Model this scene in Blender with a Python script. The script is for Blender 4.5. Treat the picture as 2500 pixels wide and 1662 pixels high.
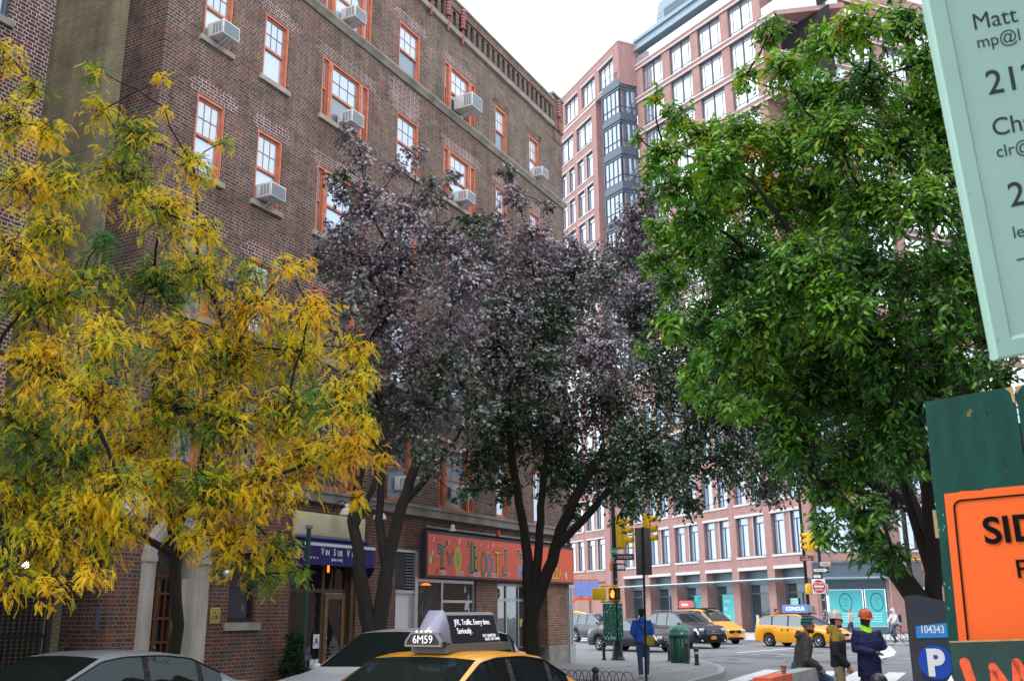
import bpy, bmesh, math, random
import numpy as np
from mathutils import Vector, Matrix, Euler

# ---------------------------------------------------------------- camera, world, sun, exposure
scn = bpy.context.scene
for o in list(bpy.data.objects): bpy.data.objects.remove(o)
COL = scn.collection
R = math.radians
camd = bpy.data.cameras.new('camera'); cam = bpy.data.objects.new('camera', camd); COL.objects.link(cam)
camd.sensor_width = 36.0; camd.lens = 36.0 * 2390 / 2500; camd.clip_end = 3000; camd.clip_start = 0.05
_P, _RO = R(15.48), R(-0.39)
_f = Vector((0, math.cos(_P), math.sin(_P))); _u0 = Vector((0, -math.sin(_P), math.cos(_P))); _r0 = Vector((1, 0, 0))
_rr = math.cos(_RO) * _r0 + math.sin(_RO) * _u0; _uu = -math.sin(_RO) * _r0 + math.cos(_RO) * _u0
m = Matrix((_rr, _uu, -_f)).transposed().to_4x4(); m.translation = Vector((0, 0, 1.65)); cam.matrix_world = m
camd.dof.use_dof = True; camd.dof.focus_distance = 16.0; camd.dof.aperture_fstop = 9.0
scn.camera = cam
scn.view_settings.view_transform = 'Standard'; scn.view_settings.look = 'None'
scn.view_settings.exposure = 0.88; scn.view_settings.gamma = 1.0

W = bpy.data.worlds.new('World'); scn.world = W; W.use_nodes = True
wt = W.node_tree; wt.nodes.clear()
wo = wt.nodes.new('ShaderNodeOutputWorld'); bg = wt.nodes.new('ShaderNodeBackground')
sky = wt.nodes.new('ShaderNodeTexSky'); sky.sky_type = 'NISHITA'; sky.sun_disc = False
SUN_AZ, SUN_EL = -112.0, 48.0            # azimuth from +Y clockwise, elevation
sky.sun_elevation = R(SUN_EL); sky.sun_rotation = R(SUN_AZ); sky.dust_density = 4.0; sky.air_density = 1.2
hs = wt.nodes.new('ShaderNodeHueSaturation'); hs.inputs['Saturation'].default_value = 0.35
# overcast: a pale cloud sheet over the sky, denser and lighter in soft patches
tc = wt.nodes.new('ShaderNodeTexCoord'); nz = wt.nodes.new('ShaderNodeTexNoise'); nz.inputs['Scale'].default_value = 2.2; nz.inputs['Detail'].default_value = 5
rmp = wt.nodes.new('ShaderNodeMapRange'); rmp.inputs['To Min'].default_value = 0.80; rmp.inputs['To Max'].default_value = 1.0
mx = wt.nodes.new('ShaderNodeMix'); mx.data_type = 'RGBA'; mx.inputs['B'].default_value = (10.2, 10.7, 11.4, 1)
wt.links.new(tc.outputs['Generated'], nz.inputs['Vector']); wt.links.new(nz.outputs['Fac'], rmp.inputs['Value'])
wt.links.new(rmp.outputs['Result'], mx.inputs['Factor']); wt.links.new(sky.outputs[0], hs.inputs['Color'])
wt.links.new(hs.outputs[0], mx.inputs['A']); wt.links.new(mx.outputs['Result'], bg.inputs['Color'])
bg.inputs['Strength'].default_value = 0.115; wt.links.new(bg.outputs[0], wo.inputs[0])

sund = bpy.data.lights.new('sun', 'SUN'); sund.energy = 0.7; sund.angle = R(18); sund.color = (1, .96, .9)
sun = bpy.data.objects.new('sun', sund); COL.objects.link(sun)
_sd = Vector((math.sin(R(SUN_AZ)) * math.cos(R(SUN_EL)), math.cos(R(SUN_AZ)) * math.cos(R(SUN_EL)), math.sin(R(SUN_EL))))
sun.rotation_euler = _sd.to_track_quat('Z', 'Y').to_euler(); sun.location = (0, 0, 80)

# ---------------------------------------------------------------- materials
def _bsdf(name):
    m = bpy.data.materials.new(name); m.use_nodes = True
    return m, m.node_tree, m.node_tree.nodes['Principled BSDF']
def pm(name, col, rough=.6, metal=0., spec=.5, var=0., scale=3., coat=0., emit=0., bump=0., bscale=60., stretch=(1, 1, 1)):
    """plain painted / metal / stone material with optional mottling and bump"""
    m, nt, b = _bsdf(name); c = (*col, 1)
    b.inputs['Base Color'].default_value = c; b.inputs['Roughness'].default_value = rough
    b.inputs['Metallic'].default_value = metal; b.inputs['Specular IOR Level'].default_value = spec
    b.inputs['Coat Weight'].default_value = coat; b.inputs['Coat Roughness'].default_value = .04
    if emit: b.inputs['Emission Color'].default_value = c; b.inputs['Emission Strength'].default_value = emit
    if var or bump:
        t = nt.nodes.new('ShaderNodeTexCoord'); mp = nt.nodes.new('ShaderNodeMapping'); mp.inputs['Scale'].default_value = stretch
        nt.links.new(t.outputs['Object'], mp.inputs['Vector'])
    if var:
        n = nt.nodes.new('ShaderNodeTexNoise'); n.inputs['Scale'].default_value = scale; n.inputs['Detail'].default_value = 8; n.inputs['Roughness'].default_value = .65
        r = nt.nodes.new('ShaderNodeMapRange'); r.inputs['From Min'].default_value = .3; r.inputs['From Max'].default_value = .7
        r.inputs['To Min'].default_value = 1 - var; r.inputs['To Max'].default_value = 1 + var * .6
        mu = nt.nodes.new('ShaderNodeVectorMath'); mu.operation = 'MULTIPLY'; mu.inputs[0].default_value = col
        nt.links.new(mp.outputs[0], n.inputs['Vector']); nt.links.new(n.outputs['Fac'], r.inputs['Value'])
        nt.links.new(r.outputs[0], mu.inputs[1]); nt.links.new(mu.outputs[0], b.inputs['Base Color'])
    if bump:
        n2 = nt.nodes.new('ShaderNodeTexNoise'); n2.inputs['Scale'].default_value = bscale; n2.inputs['Detail'].default_value = 4
        bp = nt.nodes.new('ShaderNodeBump'); bp.inputs['Strength'].default_value = bump; bp.inputs['Distance'].default_value = .01
        nt.links.new(mp.outputs[0], n2.inputs['Vector']); nt.links.new(n2.outputs['Fac'], bp.inputs['Height']); nt.links.new(bp.outputs[0], b.inputs['Normal'])
    return m
def brick_mat(name, cols, mortar, rh=.0735, wl=.21, mw=.012, english=True, mvar=.25, stain=.25, rough=.85):
    """brick courses laid in metric UV space; english bond alternates stretcher and header rows"""
    m, nt, b = _bsdf(name); N = nt.nodes.new; L = nt.links.new
    def M(op, a, c=None, clamp=False):
        n = N('ShaderNodeMath'); n.operation = op; n.use_clamp = clamp
        for i, v in enumerate((a, c)):
            if v is None: continue
            if isinstance(v, (int, float)): n.inputs[i].default_value = v
            else: L(v, n.inputs[i])
        return n.outputs[0]
    uv = N('ShaderNodeUVMap'); sp = N('ShaderNodeSeparateXYZ'); L(uv.outputs[0], sp.inputs[0])
    u = M('ADD', sp.outputs[0], 500.); v = M('ADD', sp.outputs[1], 100 * rh * 2)
    vr = M('DIVIDE', v, rh); row = M('FLOOR', vr); fv = M('FRACT', vr)
    par = M('MODULO', row, 2.)
    w = M('SUBTRACT', wl, M('MULTIPLY', par, wl / 2)) if english else wl
    uu = M('ADD', M('DIVIDE', u, w), M('MULTIPLY', par, .5)); fu = M('FRACT', uu); fl = M('FLOOR', uu)
    mu_ = M('LESS_THAN', M('MULTIPLY', fu, w), mw); mv_ = M('LESS_THAN', M('MULTIPLY', fv, rh), mw)
    mask = M('MAXIMUM', mu_, mv_)
    cb = N('ShaderNodeCombineXYZ'); L(fl, cb.inputs[0]); L(row, cb.inputs[1])
    wn = N('ShaderNodeTexWhiteNoise'); wn.noise_dimensions = '3D'; L(cb.outputs[0], wn.inputs['Vector'])
    cr = N('ShaderNodeValToRGB'); cr.color_ramp.interpolation = 'LINEAR'
    els = cr.color_ramp.elements
    while len(els) < len(cols): els.new(.5)
    for i, c in enumerate(cols): els[i].position = i / (len(cols) - 1); els[i].color = (*c, 1)
    L(wn.outputs['Value'], cr.inputs['Fac'])
    nz = N('ShaderNodeTexNoise'); nz.inputs['Scale'].default_value = .7; nz.inputs['Detail'].default_value = 6; L(uv.outputs[0], nz.inputs['Vector'])
    st = N('ShaderNodeMapRange'); st.inputs['From Min'].default_value = .3; st.inputs['From Max'].default_value = .7
    st.inputs['To Min'].default_value = 1 - stain; st.inputs['To Max'].default_value = 1 + stain * .5; L(nz.outputs['Fac'], st.inputs['Value'])
    n3 = N('ShaderNodeTexNoise'); n3.inputs['Scale'].default_value = 2.3; n3.inputs['Detail'].default_value = 5; L(uv.outputs[0], n3.inputs['Vector'])
    mr = N('ShaderNodeMapRange'); mr.inputs['From Min'].default_value = .35; mr.inputs['From Max'].default_value = .65
    mr.inputs['To Min'].default_value = 1 - mvar; mr.inputs['To Max'].default_value = 1 + mvar * .4; L(n3.outputs['Fac'], mr.inputs['Value'])
    mc = N('ShaderNodeVectorMath'); mc.operation = 'MULTIPLY'; mc.inputs[0].default_value = mortar; L(mr.outputs[0], mc.inputs[1])
    mix = N('ShaderNodeMix'); mix.data_type = 'RGBA'; L(mask, mix.inputs['Factor']); L(cr.outputs[0], mix.inputs['A']); L(mc.outputs[0], mix.inputs['B'])
    mp2 = N('ShaderNodeMapping'); mp2.inputs['Scale'].default_value = (1.6, .13, 1); L(uv.outputs[0], mp2.inputs['Vector'])
    n4 = N('ShaderNodeTexNoise'); n4.inputs['Scale'].default_value = 1.3; n4.inputs['Detail'].default_value = 7; L(mp2.outputs[0], n4.inputs['Vector'])
    s4 = N('ShaderNodeMapRange'); s4.inputs['From Min'].default_value = .35; s4.inputs['From Max'].default_value = .65; s4.inputs['To Min'].default_value = 1 - stain * .8; s4.inputs['To Max'].default_value = 1 + stain * .4; L(n4.outputs['Fac'], s4.inputs['Value'])
    st2 = M('MULTIPLY', st.outputs[0], s4.outputs[0])
    fin = N('ShaderNodeVectorMath'); fin.operation = 'MULTIPLY'; L(mix.outputs['Result'], fin.inputs[0]); L(st2, fin.inputs[1])
    L(fin.outputs[0], b.inputs['Base Color']); b.inputs['Roughness'].default_value = rough; b.inputs['Specular IOR Level'].default_value = .25
    bp = N('ShaderNodeBump'); bp.inputs['Strength'].default_value = .5; bp.inputs['Distance'].default_value = .006; bp.invert = True
    L(mask, bp.inputs['Height']); L(bp.outputs[0], b.inputs['Normal'])
    return m
def glass_mat(name, dark, refl, rough=.03, mixf=.5, wav=0.):
    """window glass seen from outside: dim interior colour under a clear reflection"""
    m, nt, b = _bsdf(name); N = nt.nodes.new; L = nt.links.new
    b.inputs['Base Color'].default_value = (*dark, 1); b.inputs['Roughness'].default_value = .6; b.inputs['Specular IOR Level'].default_value = 0
    g = N('ShaderNodeBsdfGlossy'); g.inputs['Color'].default_value = (*refl, 1); g.inputs['Roughness'].default_value = rough
    ms = N('ShaderNodeMixShader'); ms.inputs[0].default_value = mixf
    out = nt.nodes['Material Output']; L(b.outputs[0], ms.inputs[1]); L(g.outputs[0], ms.inputs[2]); L(ms.outputs[0], out.inputs[0])
    if wav:
        t = N('ShaderNodeTexCoord'); n = N('ShaderNodeTexNoise'); n.inputs['Scale'].default_value = 1.2; L(t.outputs['Object'], n.inputs['Vector'])
        bp = N('ShaderNodeBump'); bp.inputs['Strength'].default_value = wav; bp.inputs['Distance'].default_value = .05
        L(n.outputs['Fac'], bp.inputs['Height']); L(bp.outputs[0], g.inputs['Normal'])
    return m
def leaf_mat(name, stops, rough=.38, transl=.35, spec=.5):
    """leaf colour picked per leaf from the 'tint' attribute; thin leaves let some light through"""
    m, nt, b = _bsdf(name); N = nt.nodes.new; L = nt.links.new
    a = N('ShaderNodeAttribute'); a.attribute_name = 'tint'
    cr = N('ShaderNodeValToRGB'); els = cr.color_ramp.elements
    while len(els) < len(stops): els.new(.5)
    for i, (p, c) in enumerate(stops): els[i].position = p; els[i].color = (*c, 1)
    L(a.outputs['Fac'], cr.inputs['Fac']); L(cr.outputs[0], b.inputs['Base Color'])
    b.inputs['Roughness'].default_value = rough; b.inputs['Specular IOR Level'].default_value = spec
    t = N('ShaderNodeBsdfTranslucent'); L(cr.outputs[0], t.inputs['Color'])
    ms = N('ShaderNodeMixShader'); ms.inputs[0].default_value = transl
    out = nt.nodes['Material Output']; L(b.outputs[0], ms.inputs[1]); L(t.outputs[0], ms.inputs[2]); L(ms.outputs[0], out.inputs[0])
    return m

# ---------------------------------------------------------------- mesh builder
class MB:
    def __init__(s): s.v = []; s.f = []; s.fm = []; s.sm = []; s.T = None
    def add(s, vs, fs, mat=0, smooth=False):
        b = len(s.v)
        if s.T is not None: vs = [tuple(s.T @ Vector(p)) for p in vs]
        s.v.extend([tuple(p) for p in vs]); s.f.extend([tuple(i + b for i in f) for f in fs])
        s.fm.extend([mat] * len(fs)); s.sm.extend([smooth] * len(fs)); return s
    def box(s, x0, x1, y0, y1, z0, z1, mat=0):
        v = [(x, y, z) for z in (z0, z1) for y in (y0, y1) for x in (x0, x1)]
        return s.add(v, [(0, 2, 3, 1), (4, 5, 7, 6), (0, 1, 5, 4), (2, 6, 7, 3), (0, 4, 6, 2), (1, 3, 7, 5)], mat)
    def bbox(s, x0, x1, y0, y1, z0, z1, r=.02, mat=0, seg=2):
        """box with rounded edges"""
        bm = bmesh.new(); bmesh.ops.create_cube(bm, size=1)
        bmesh.ops.scale(bm, vec=(x1 - x0, y1 - y0, z1 - z0), verts=bm.verts)
        bmesh.ops.bevel(bm, geom=bm.edges[:] , offset=r, segments=seg, affect='EDGES', profile=.5)
        bmesh.ops.translate(bm, vec=((x0 + x1) / 2, (y0 + y1) / 2, (z0 + z1) / 2), verts=bm.verts)
        s.bm(bm, mat, True); return s
    def bm(s, bm, mat=0, smooth=False):
        bm.verts.index_update(); s.add([v.co[:] for v in bm.verts], [[v.index for v in f.verts] for f in bm.faces], mat, smooth); bm.free(); return s
    def tube(s, pts, rad, n=10, mat=0, caps=True, smooth=True):
        """tube through points with per-point radius"""
        pts = [Vector(p) for p in pts]; k = len(pts)
        rad = [rad] * k if isinstance(rad, (int, float)) else rad
        vs = []; X = None
        for i, p in enumerate(pts):
            d = (pts[min(i + 1, k - 1)] - pts[max(i - 1, 0)]).normalized()
            if X is None:
                X = d.orthogonal().normalized() if abs(d.z) < .99 else Vector((1, 0, 0))
            X = (X - d * X.dot(d)).normalized(); Y = d.cross(X)
            for j in range(n):
                a = 2 * math.pi * j / n; vs.append(p + (X * math.cos(a) + Y * math.sin(a)) * rad[i])
        fs = [(i * n + j, i * n + (j + 1) % n, (i + 1) * n + (j + 1) % n, (i + 1) * n + j) for i in range(k - 1) for j in range(n)]
        s.add(vs, fs, mat, smooth)
        if caps: s.add(vs[:n], [tuple(range(n - 1, -1, -1))], mat); s.add(vs[-n:], [tuple(range(n))], mat)
        return s
    def lathe(s, prof, c=(0, 0, 0), n=20, mat=0, smooth=True):
        vs = [(c[0] + r * math.cos(2 * math.pi * j / n), c[1] + r * math.sin(2 * math.pi * j / n), c[2] + z) for r, z in prof for j in range(n)]
        fs = [(i * n + j, i * n + (j + 1) % n, (i + 1) * n + (j + 1) % n, (i + 1) * n + j) for i in range(len(prof) - 1) for j in range(n)]
        return s.add(vs, fs, mat, smooth)
    def sphere(s, c, r, n=14, mat=0, sq=(1, 1, 1)):
        k = n // 2; prof = [(math.sin(math.pi * i / k), -math.cos(math.pi * i / k)) for i in range(k + 1)]
        vs = [(c[0] + r * sq[0] * a * math.cos(2 * math.pi * j / n), c[1] + r * sq[1] * a * math.sin(2 * math.pi * j / n), c[2] + r * sq[2] * z) for a, z in prof for j in range(n)]
        fs = [(i * n + j, i * n + (j + 1) % n, (i + 1) * n + (j + 1) % n, (i + 1) * n + j) for i in range(k) for j in range(n)]
        return s.add(vs, fs, mat, True)
    def prism(s, poly, y0, y1, mat=0, axis='y'):
        """extrude an (x,z) outline between y0 and y1 (axis 'z': an (x,y) outline between z0 and z1; 'x': (y,z))"""
        k = len(poly)
        P = {'y': lambda a, b, c: (a, c, b), 'z': lambda a, b, c: (a, b, c), 'x': lambda a, b, c: (c, a, b)}[axis]
        vs = [P(a, b, y0) for a, b in poly] + [P(a, b, y1) for a, b in poly]
        fs = [tuple(range(k)), tuple(range(2 * k - 1, k - 1, -1))] + [(i, k + i, k + (i + 1) % k, (i + 1) % k) for i in range(k)]
        return s.add(vs, fs, mat)
    def build(s, name, mats, parent=None, loc=None, rot=None, **tags):
        me = bpy.data.meshes.new(name); me.from_pydata(s.v, [], s.f)
        if not isinstance(mats, (list, tuple)): mats = [mats]
        for m_ in mats: me.materials.append(m_)
        me.polygons.foreach_set('material_index', s.fm); me.polygons.foreach_set('use_smooth', s.sm)
        bmx = bmesh.new(); bmx.from_mesh(me); bmesh.ops.recalc_face_normals(bmx, faces=bmx.faces); bmx.to_mesh(me); bmx.free()
        metric_uv(me); me.update()
        o = bpy.data.objects.new(name, me); COL.objects.link(o)
        if parent: o.parent = parent
        if loc is not None: o.location = loc
        if rot is not None: o.rotation_euler = rot if not isinstance(rot, (int, float)) else (0, 0, rot)
        for k, v in tags.items(): o[k] = v
        return o
def metric_uv(me):
    """UVs in metres: along the wall and up, so brick courses keep their size on every face"""
    uv = me.uv_layers.new(name='UVMap'); n = len(me.loops)
    vi = np.empty(n, int); me.loops.foreach_get('vertex_index', vi)
    co = np.empty(len(me.vertices) * 3); me.vertices.foreach_get('co', co); co = co.reshape(-1, 3)[vi]
    nf = len(me.polygons); pn = np.empty(nf * 3); me.polygons.foreach_get('normal', pn); pn = pn.reshape(-1, 3)
    lt = np.empty(nf, int); me.polygons.foreach_get('loop_total', lt); nn = np.repeat(pn, lt, axis=0)
    h = np.hypot(nn[:, 0], nn[:, 1]) + 1e-9; wall = np.abs(nn[:, 2]) < .7
    U = np.where(wall, (-nn[:, 1] * co[:, 0] + nn[:, 0] * co[:, 1]) / h * -1, co[:, 0]); V = np.where(wall, co[:, 2], co[:, 1])
    uv.data.foreach_set('uv', np.stack([U, V], 1).ravel())
def thing(name, label, cat, loc=(0, 0, 0), rz=0., group=None):
    o = bpy.data.objects.new(name, None); COL.objects.link(o); o.location = loc; o.rotation_euler = (0, 0, rz)
    o.empty_display_size = .2; o['label'] = label; o['category'] = cat
    if group: o['group'] = group
    return o
def dup(root, loc, rz=None, label=None, name=None):
    r = root.copy(); COL.objects.link(r); r.location = loc
    if rz is not None: r.rotation_euler = (0, 0, rz)
    if label: r['label'] = label
    for ch in list(root.children):
        c = ch.copy(); COL.objects.link(c); c.parent = r
        for g in list(ch.children):
            d = g.copy(); COL.objects.link(d); d.parent = c
    return r
def wall(mb, x0, x1, z0, z1, ops, y=0., rev=.14, mat=0, rmat=None):
    """wall sheet with rectangular openings and their reveals; openings (xa,xb,za,zb)"""
    rmat = mat if rmat is None else rmat
    xs = sorted({x0, x1, *[a for o in ops for a in o[:2] if x0 < a < x1]}); zs = sorted({z0, z1, *[a for o in ops for a in o[2:4] if z0 < a < z1]})
    for i in range(len(xs) - 1):
        j = 0
        while j < len(zs) - 1:
            cx = (xs[i] + xs[i + 1]) / 2
            if any(o[0] < cx < o[1] and o[2] < (zs[j] + zs[j + 1]) / 2 < o[3] for o in ops): j += 1; continue
            k = j
            while k + 1 < len(zs) - 1 and not any(o[0] < cx < o[1] and o[2] < (zs[k + 1] + zs[k + 2]) / 2 < o[3] for o in ops): k += 1
            mb.add([(xs[i], y, zs[j]), (xs[i + 1], y, zs[j]), (xs[i + 1], y, zs[k + 1]), (xs[i], y, zs[k + 1])], [(0, 1, 2, 3)], mat); j = k + 1
    for op in ops:
        a, b, c, d = op[:4]; rev_ = op[4] if len(op) > 4 else rev
        q = [(a, y, c), (b, y, c), (b, y, d), (a, y, d), (a, y + rev_, c), (b, y + rev_, c), (b, y + rev_, d), (a, y + rev_, d)]
        mb.add(q, [(0, 1, 5, 4), (1, 2, 6, 5), (2, 3, 7, 6), (3, 0, 4, 7)], rmat)
def text(body, size, mat, parent=None, T=None, sx=1., thick=.002, bold=0., name='lettering', align='CENTER', shear=0., spacing=1., fn=None):
    """lettering: the outline text turned into a thin mesh; upright in the XZ plane facing -Y"""
    cu = bpy.data.curves.new('t', 'FONT'); cu.body = body; cu.size = size; cu.align_x = align; cu.extrude = thick; cu.offset = bold
    cu.shear = shear; cu.space_character = spacing; cu.resolution_u = 6
    to = bpy.data.objects.new('t', cu); COL.objects.link(to); dg = bpy.context.evaluated_depsgraph_get()
    me = bpy.data.meshes.new_from_object(to.evaluated_get(dg)); bpy.data.objects.remove(to); bpy.data.curves.remove(cu)
    me.name = name; me.materials.clear(); me.materials.append(mat); me.polygons.foreach_set('use_smooth', [False] * len(me.polygons))
    M = Matrix(((sx, 0, 0, 0), (0, 0, -1, 0), (0, 1, 0, 0), (0, 0, 0, 1)))
    me.transform(M)
    if fn:
        for v in me.vertices: v.co = fn(v.co)
    o = bpy.data.objects.new(name, me); COL.objects.link(o)
    if parent: o.parent = parent
    if T is not None: o.matrix_basis = T
    return o
def TR(x, y, z, rx=0, ry=0, rz=0): return Matrix.Translation((x, y, z)) @ Euler((rx, ry, rz)).to_matrix().to_4x4()
MT = {}
BR = [(.085, .050, .043), (.16, .082, .064), (.20, .090, .068), (.13, .078, .062), (.078, .064, .066), (.24, .118, .084)]
MT['brick'] = brick_mat('brown_brick', BR, (.44, .39, .33), mw=.0110, stain=.22, mvar=.45)
MT['brick_low'] = brick_mat('red_brown_brick', [(.10, .05, .04), (.20, .065, .045), (.24, .075, .05), (.13, .08, .06), (.07, .065, .06), (.22, .09, .06)], (.34, .29, .25), mw=.010)
MT['brick_re'] = brick_mat('repointed_brick', [(.14, .055, .05), (.22, .09, .075), (.17, .08, .065), (.10, .055, .05)], (.70, .66, .65), mw=.013, mvar=.25)
MT['brick_tan'] = brick_mat('weathered_brick', [(.10, .066, .052), (.17, .105, .08), (.085, .06, .05), (.21, .12, .09)], (.44, .39, .33), mw=.013, mvar=.3)
MT['brick_shop'] = brick_mat('storefront_brick', [(.30, .12, .07), (.38, .16, .09), (.26, .13, .09), (.14, .10, .09), (.34, .19, .12)], (.47, .41, .35), mw=.013)
MT['brick_buff'] = brick_mat('buff_brick', [(.64, .56, .35), (.72, .65, .43), (.58, .51, .33), (.70, .62, .41)], (.34, .30, .22), mw=.010, english=False, stain=.35)
MT['brick_plum'] = brick_mat('plum_brick', [(.07, .035, .04), (.12, .04, .045), (.06, .04, .05), (.14, .055, .05)], (.52, .47, .43), mw=.012)
MT['red'] = brick_mat('pink_red_brick', [(.35, .195, .182), (.40, .225, .208), (.32, .18, .168), (.42, .245, .225)], (.46, .33, .31), rh=.07, wl=.21, mw=.009, english=False, mvar=.1, stain=.10)
MT['lime'] = pm('limestone', (.38, .35, .30), .85, var=.35, scale=2.5, bump=.3, bscale=25)
MT['limed'] = pm('stained_limestone', (.30, .28, .24), .85, var=.45, scale=1.6, bump=.3, bscale=20, stretch=(1, 1, .35))
MT['white'] = pm('white_stone', (.60, .59, .575), .7, var=.08)
MT['salmon'] = pm('salmon_paint', (.60, .205, .115), .5, var=.34, scale=5)
MT['salmond'] = pm('salmon_muntin', (.42, .17, .12), .5)
MT['sashgl'] = glass_mat('sash_glass_pale', (.34, .44, .56), (.62, .74, .86), .06, .38)
MT['sashgl2'] = glass_mat('sash_glass_blind', (.52, .60, .68), (.66, .76, .86), .08, .28)
MT['sashgl3'] = glass_mat('sash_glass_dim', (.12, .15, .19), (.7, .78, .86), .04, .30)
MT['sashgl4'] = glass_mat('sash_glass_screen', (.20, .25, .29), (.5, .6, .65), .25, .22)
MT['shopgl'] = glass_mat('shop_glass', (.018, .018, .02), (.8, .85, .88), .02, .14, .25)
MT['skygl'] = glass_mat('tower_glass', (.30, .36, .44), (.95, .98, 1.0), .02, .62, .05)
MT['skygl2'] = glass_mat('corner_bay_glass', (.12, .16, .21), (.85, .92, 1.0), .02, .42, .08)
MT['lowgl'] = glass_mat('low_floor_glass', (.30, .38, .50), (.72, .82, .95), .03, .40, .1)
MT['steelblue'] = pm('blue_grey_steel', (.10, .14, .18), .4, .3, var=.15)
MT['steelblue2'] = pm('pale_blue_cladding', (.26, .34, .41), .45, .2, var=.1)
MT['frame'] = pm('dark_blue_frame', (.05, .07, .11), .4)
MT['railglass'] = glass_mat('green_rail_glass', (.42, .58, .60), (.8, .9, .95), .03, .35)
MT['black'] = pm('black_iron', (.008, .008, .009), .55, spec=.3)
MT['dark'] = pm('dark_paint', (.02, .02, .022), .6)
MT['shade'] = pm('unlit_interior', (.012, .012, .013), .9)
MT['alu'] = pm('aluminium', (.50, .52, .54), .35, .7)
MT['grey'] = pm('grey_paint', (.22, .23, .24), .6, var=.1)
MT['acw'] = pm('ac_white', (.72, .74, .76), .5, var=.28, scale=6)
MT['acg'] = pm('ac_grille', (.20, .23, .26), .6)
MT['wood'] = pm('varnished_wood', (.14, .052, .018), .35, var=.3, scale=6, stretch=(1, 1, .15))
MT['cream'] = pm('cream_panel', (.66, .60, .40), .6, var=.08)
MT['purple'] = pm('purple_canvas', (.022, .014, .15), .75, var=.25, scale=2.5)
MT['whitep'] = pm('white_paint', (.80, .80, .80), .5)
MT['tomato'] = pm('tomato_red_sign', (.92, .125, .05), .5, var=.06)
MT['asphalt'] = pm('asphalt', (.20, .21, .225), .85, var=.20, scale=1.1, bump=.25, bscale=70)
MT['walk'] = pm('pavement_concrete', (.25, .26, .27), .85, var=.18, scale=.9, bump=.15, bscale=40)
MT['kerb'] = pm('kerb_stone', (.36, .37, .38), .8, var=.15)
MT['line'] = pm('road_paint', (.78, .79, .80), .7, var=.22, scale=5)
MT['bark'] = pm('bark', (.016, .013, .010), .95, var=.4, scale=6, bump=.8, bscale=22, stretch=(1, 1, .3))
MT['bark2'] = pm('grey_bark', (.030, .026, .022), .95, var=.4, scale=6, bump=.8, bscale=22, stretch=(1, 1, .3))
MT['tyre'] = pm('tyre_rubber', (.012, .012, .012), .8)
MT['rim'] = pm('alloy_rim', (.45, .46, .48), .3, .8)
MT['cargl'] = glass_mat('car_glass', (.010, .014, .014), (.55, .68, .72), .015, .055, .12)
MT['cargl2'] = glass_mat('far_car_glass', (.03, .04, .045), (.75, .85, .9), .02, .24)
MT['lampw'] = pm('headlamp', (.75, .78, .8), .1, .2, coat=1)
MT['lampr'] = pm('tail_lamp', (.45, .01, .01), .2, coat=1)
MT['plate'] = pm('orange_plate', (.80, .30, .03), .5)
MT['tyellow'] = pm('taxi_yellow', (.85, .36, .006), .28, coat=.6)
MT['syellow'] = pm('signal_yellow', (.80, .50, .012), .45, var=.08, scale=8)
MT['teal'] = pm('teal_poster', (.09, .52, .56), .6)
MT['tealp'] = pm('pale_teal_print', (.45, .80, .82), .6)
MT['walkfar'] = pm('pale_pavement', (.46, .47, .48), .85, var=.12)
# ---------------------------------------------------------------- brown brick apartment building (local x along the street front, y inward)
AZB = R(61.72); KB = Vector((-7.056, 17.63, 0))
MBW = Matrix.Translation(KB) @ Matrix.Rotation(AZB, 4, 'Z')
def bw(s, y, z): return MBW @ Vector((s, y, z))
bb = thing('apartment_building', 'seven storey brown brick apartment building with salmon window frames and two shops at its foot', 'building', KB, AZB)
FL = [(4.40, 6.15), (7.45, 9.20), (10.50, 12.28), (13.60, 15.30), (16.52, 18.22)]
CW = {'A': (.97, 1.80), 'B': (2.80, 3.65), 'C': (4.90, 6.88), 'D': (8.17, 9.27), 'E': (10.60, 12.53), 'F': (13.81, 14.62), 'G': (16.27, 17.08)}
ops = [(a, b, z0, z1) for a, b in CW.values() for z0, z1 in FL]
ZG = 4.09
mb = MB(); wall(mb, 0, 19.04, ZG + .27, 19.36, ops, rev=.16)
mb.add([(19.04, 0, 0), (19.04, 14, 0), (19.04, 14, 20.6), (19.04, 0, 20.6)], [(0, 1, 2, 3)])
mb.add([(0, 0, 0), (0, 1.19, 0), (0, 1.19, 20.6), (0, 0, 20.6)], [(0, 1, 2, 3)])
mb.box(0, 19.04, .5, 14, 20.2, 20.3)
mb.build('wall', MT['brick'], bb)
lops = [(.88, 1.95, 0, 3.22), (2.88, 3.69, 1.50, 2.85), (4.70, 7.05, .02, 3.0), (8.62, 9.6, .02, 3.2), (9.65, 12.62, .65, 2.50), (13.89, 17.2, .02, 2.52)]
mb = MB(); wall(mb, 0, 12.64, 0, ZG, [o for o in lops if o[1] < 12.7], rev=.2); wall(mb, 12.64, 18.7, 2.5, ZG, [], rev=.2)
mb.build('street_level_wall', MT['brick_low'], bb)
mb = MB(); wall(mb, 12.64, 18.7, .6, 2.5, [(13.89, 17.2, .6, 2.5)], rev=.6)
mb.build('shop_brick_pier', MT['brick_shop'], bb)
mb = MB(); mb.box(12.64, 13.89, -.03, .6, 0, .6); mb.box(17.2, 18.72, -.04, .6, 0, .6); mb.build('stone_base', MT['lime'], bb)
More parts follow.
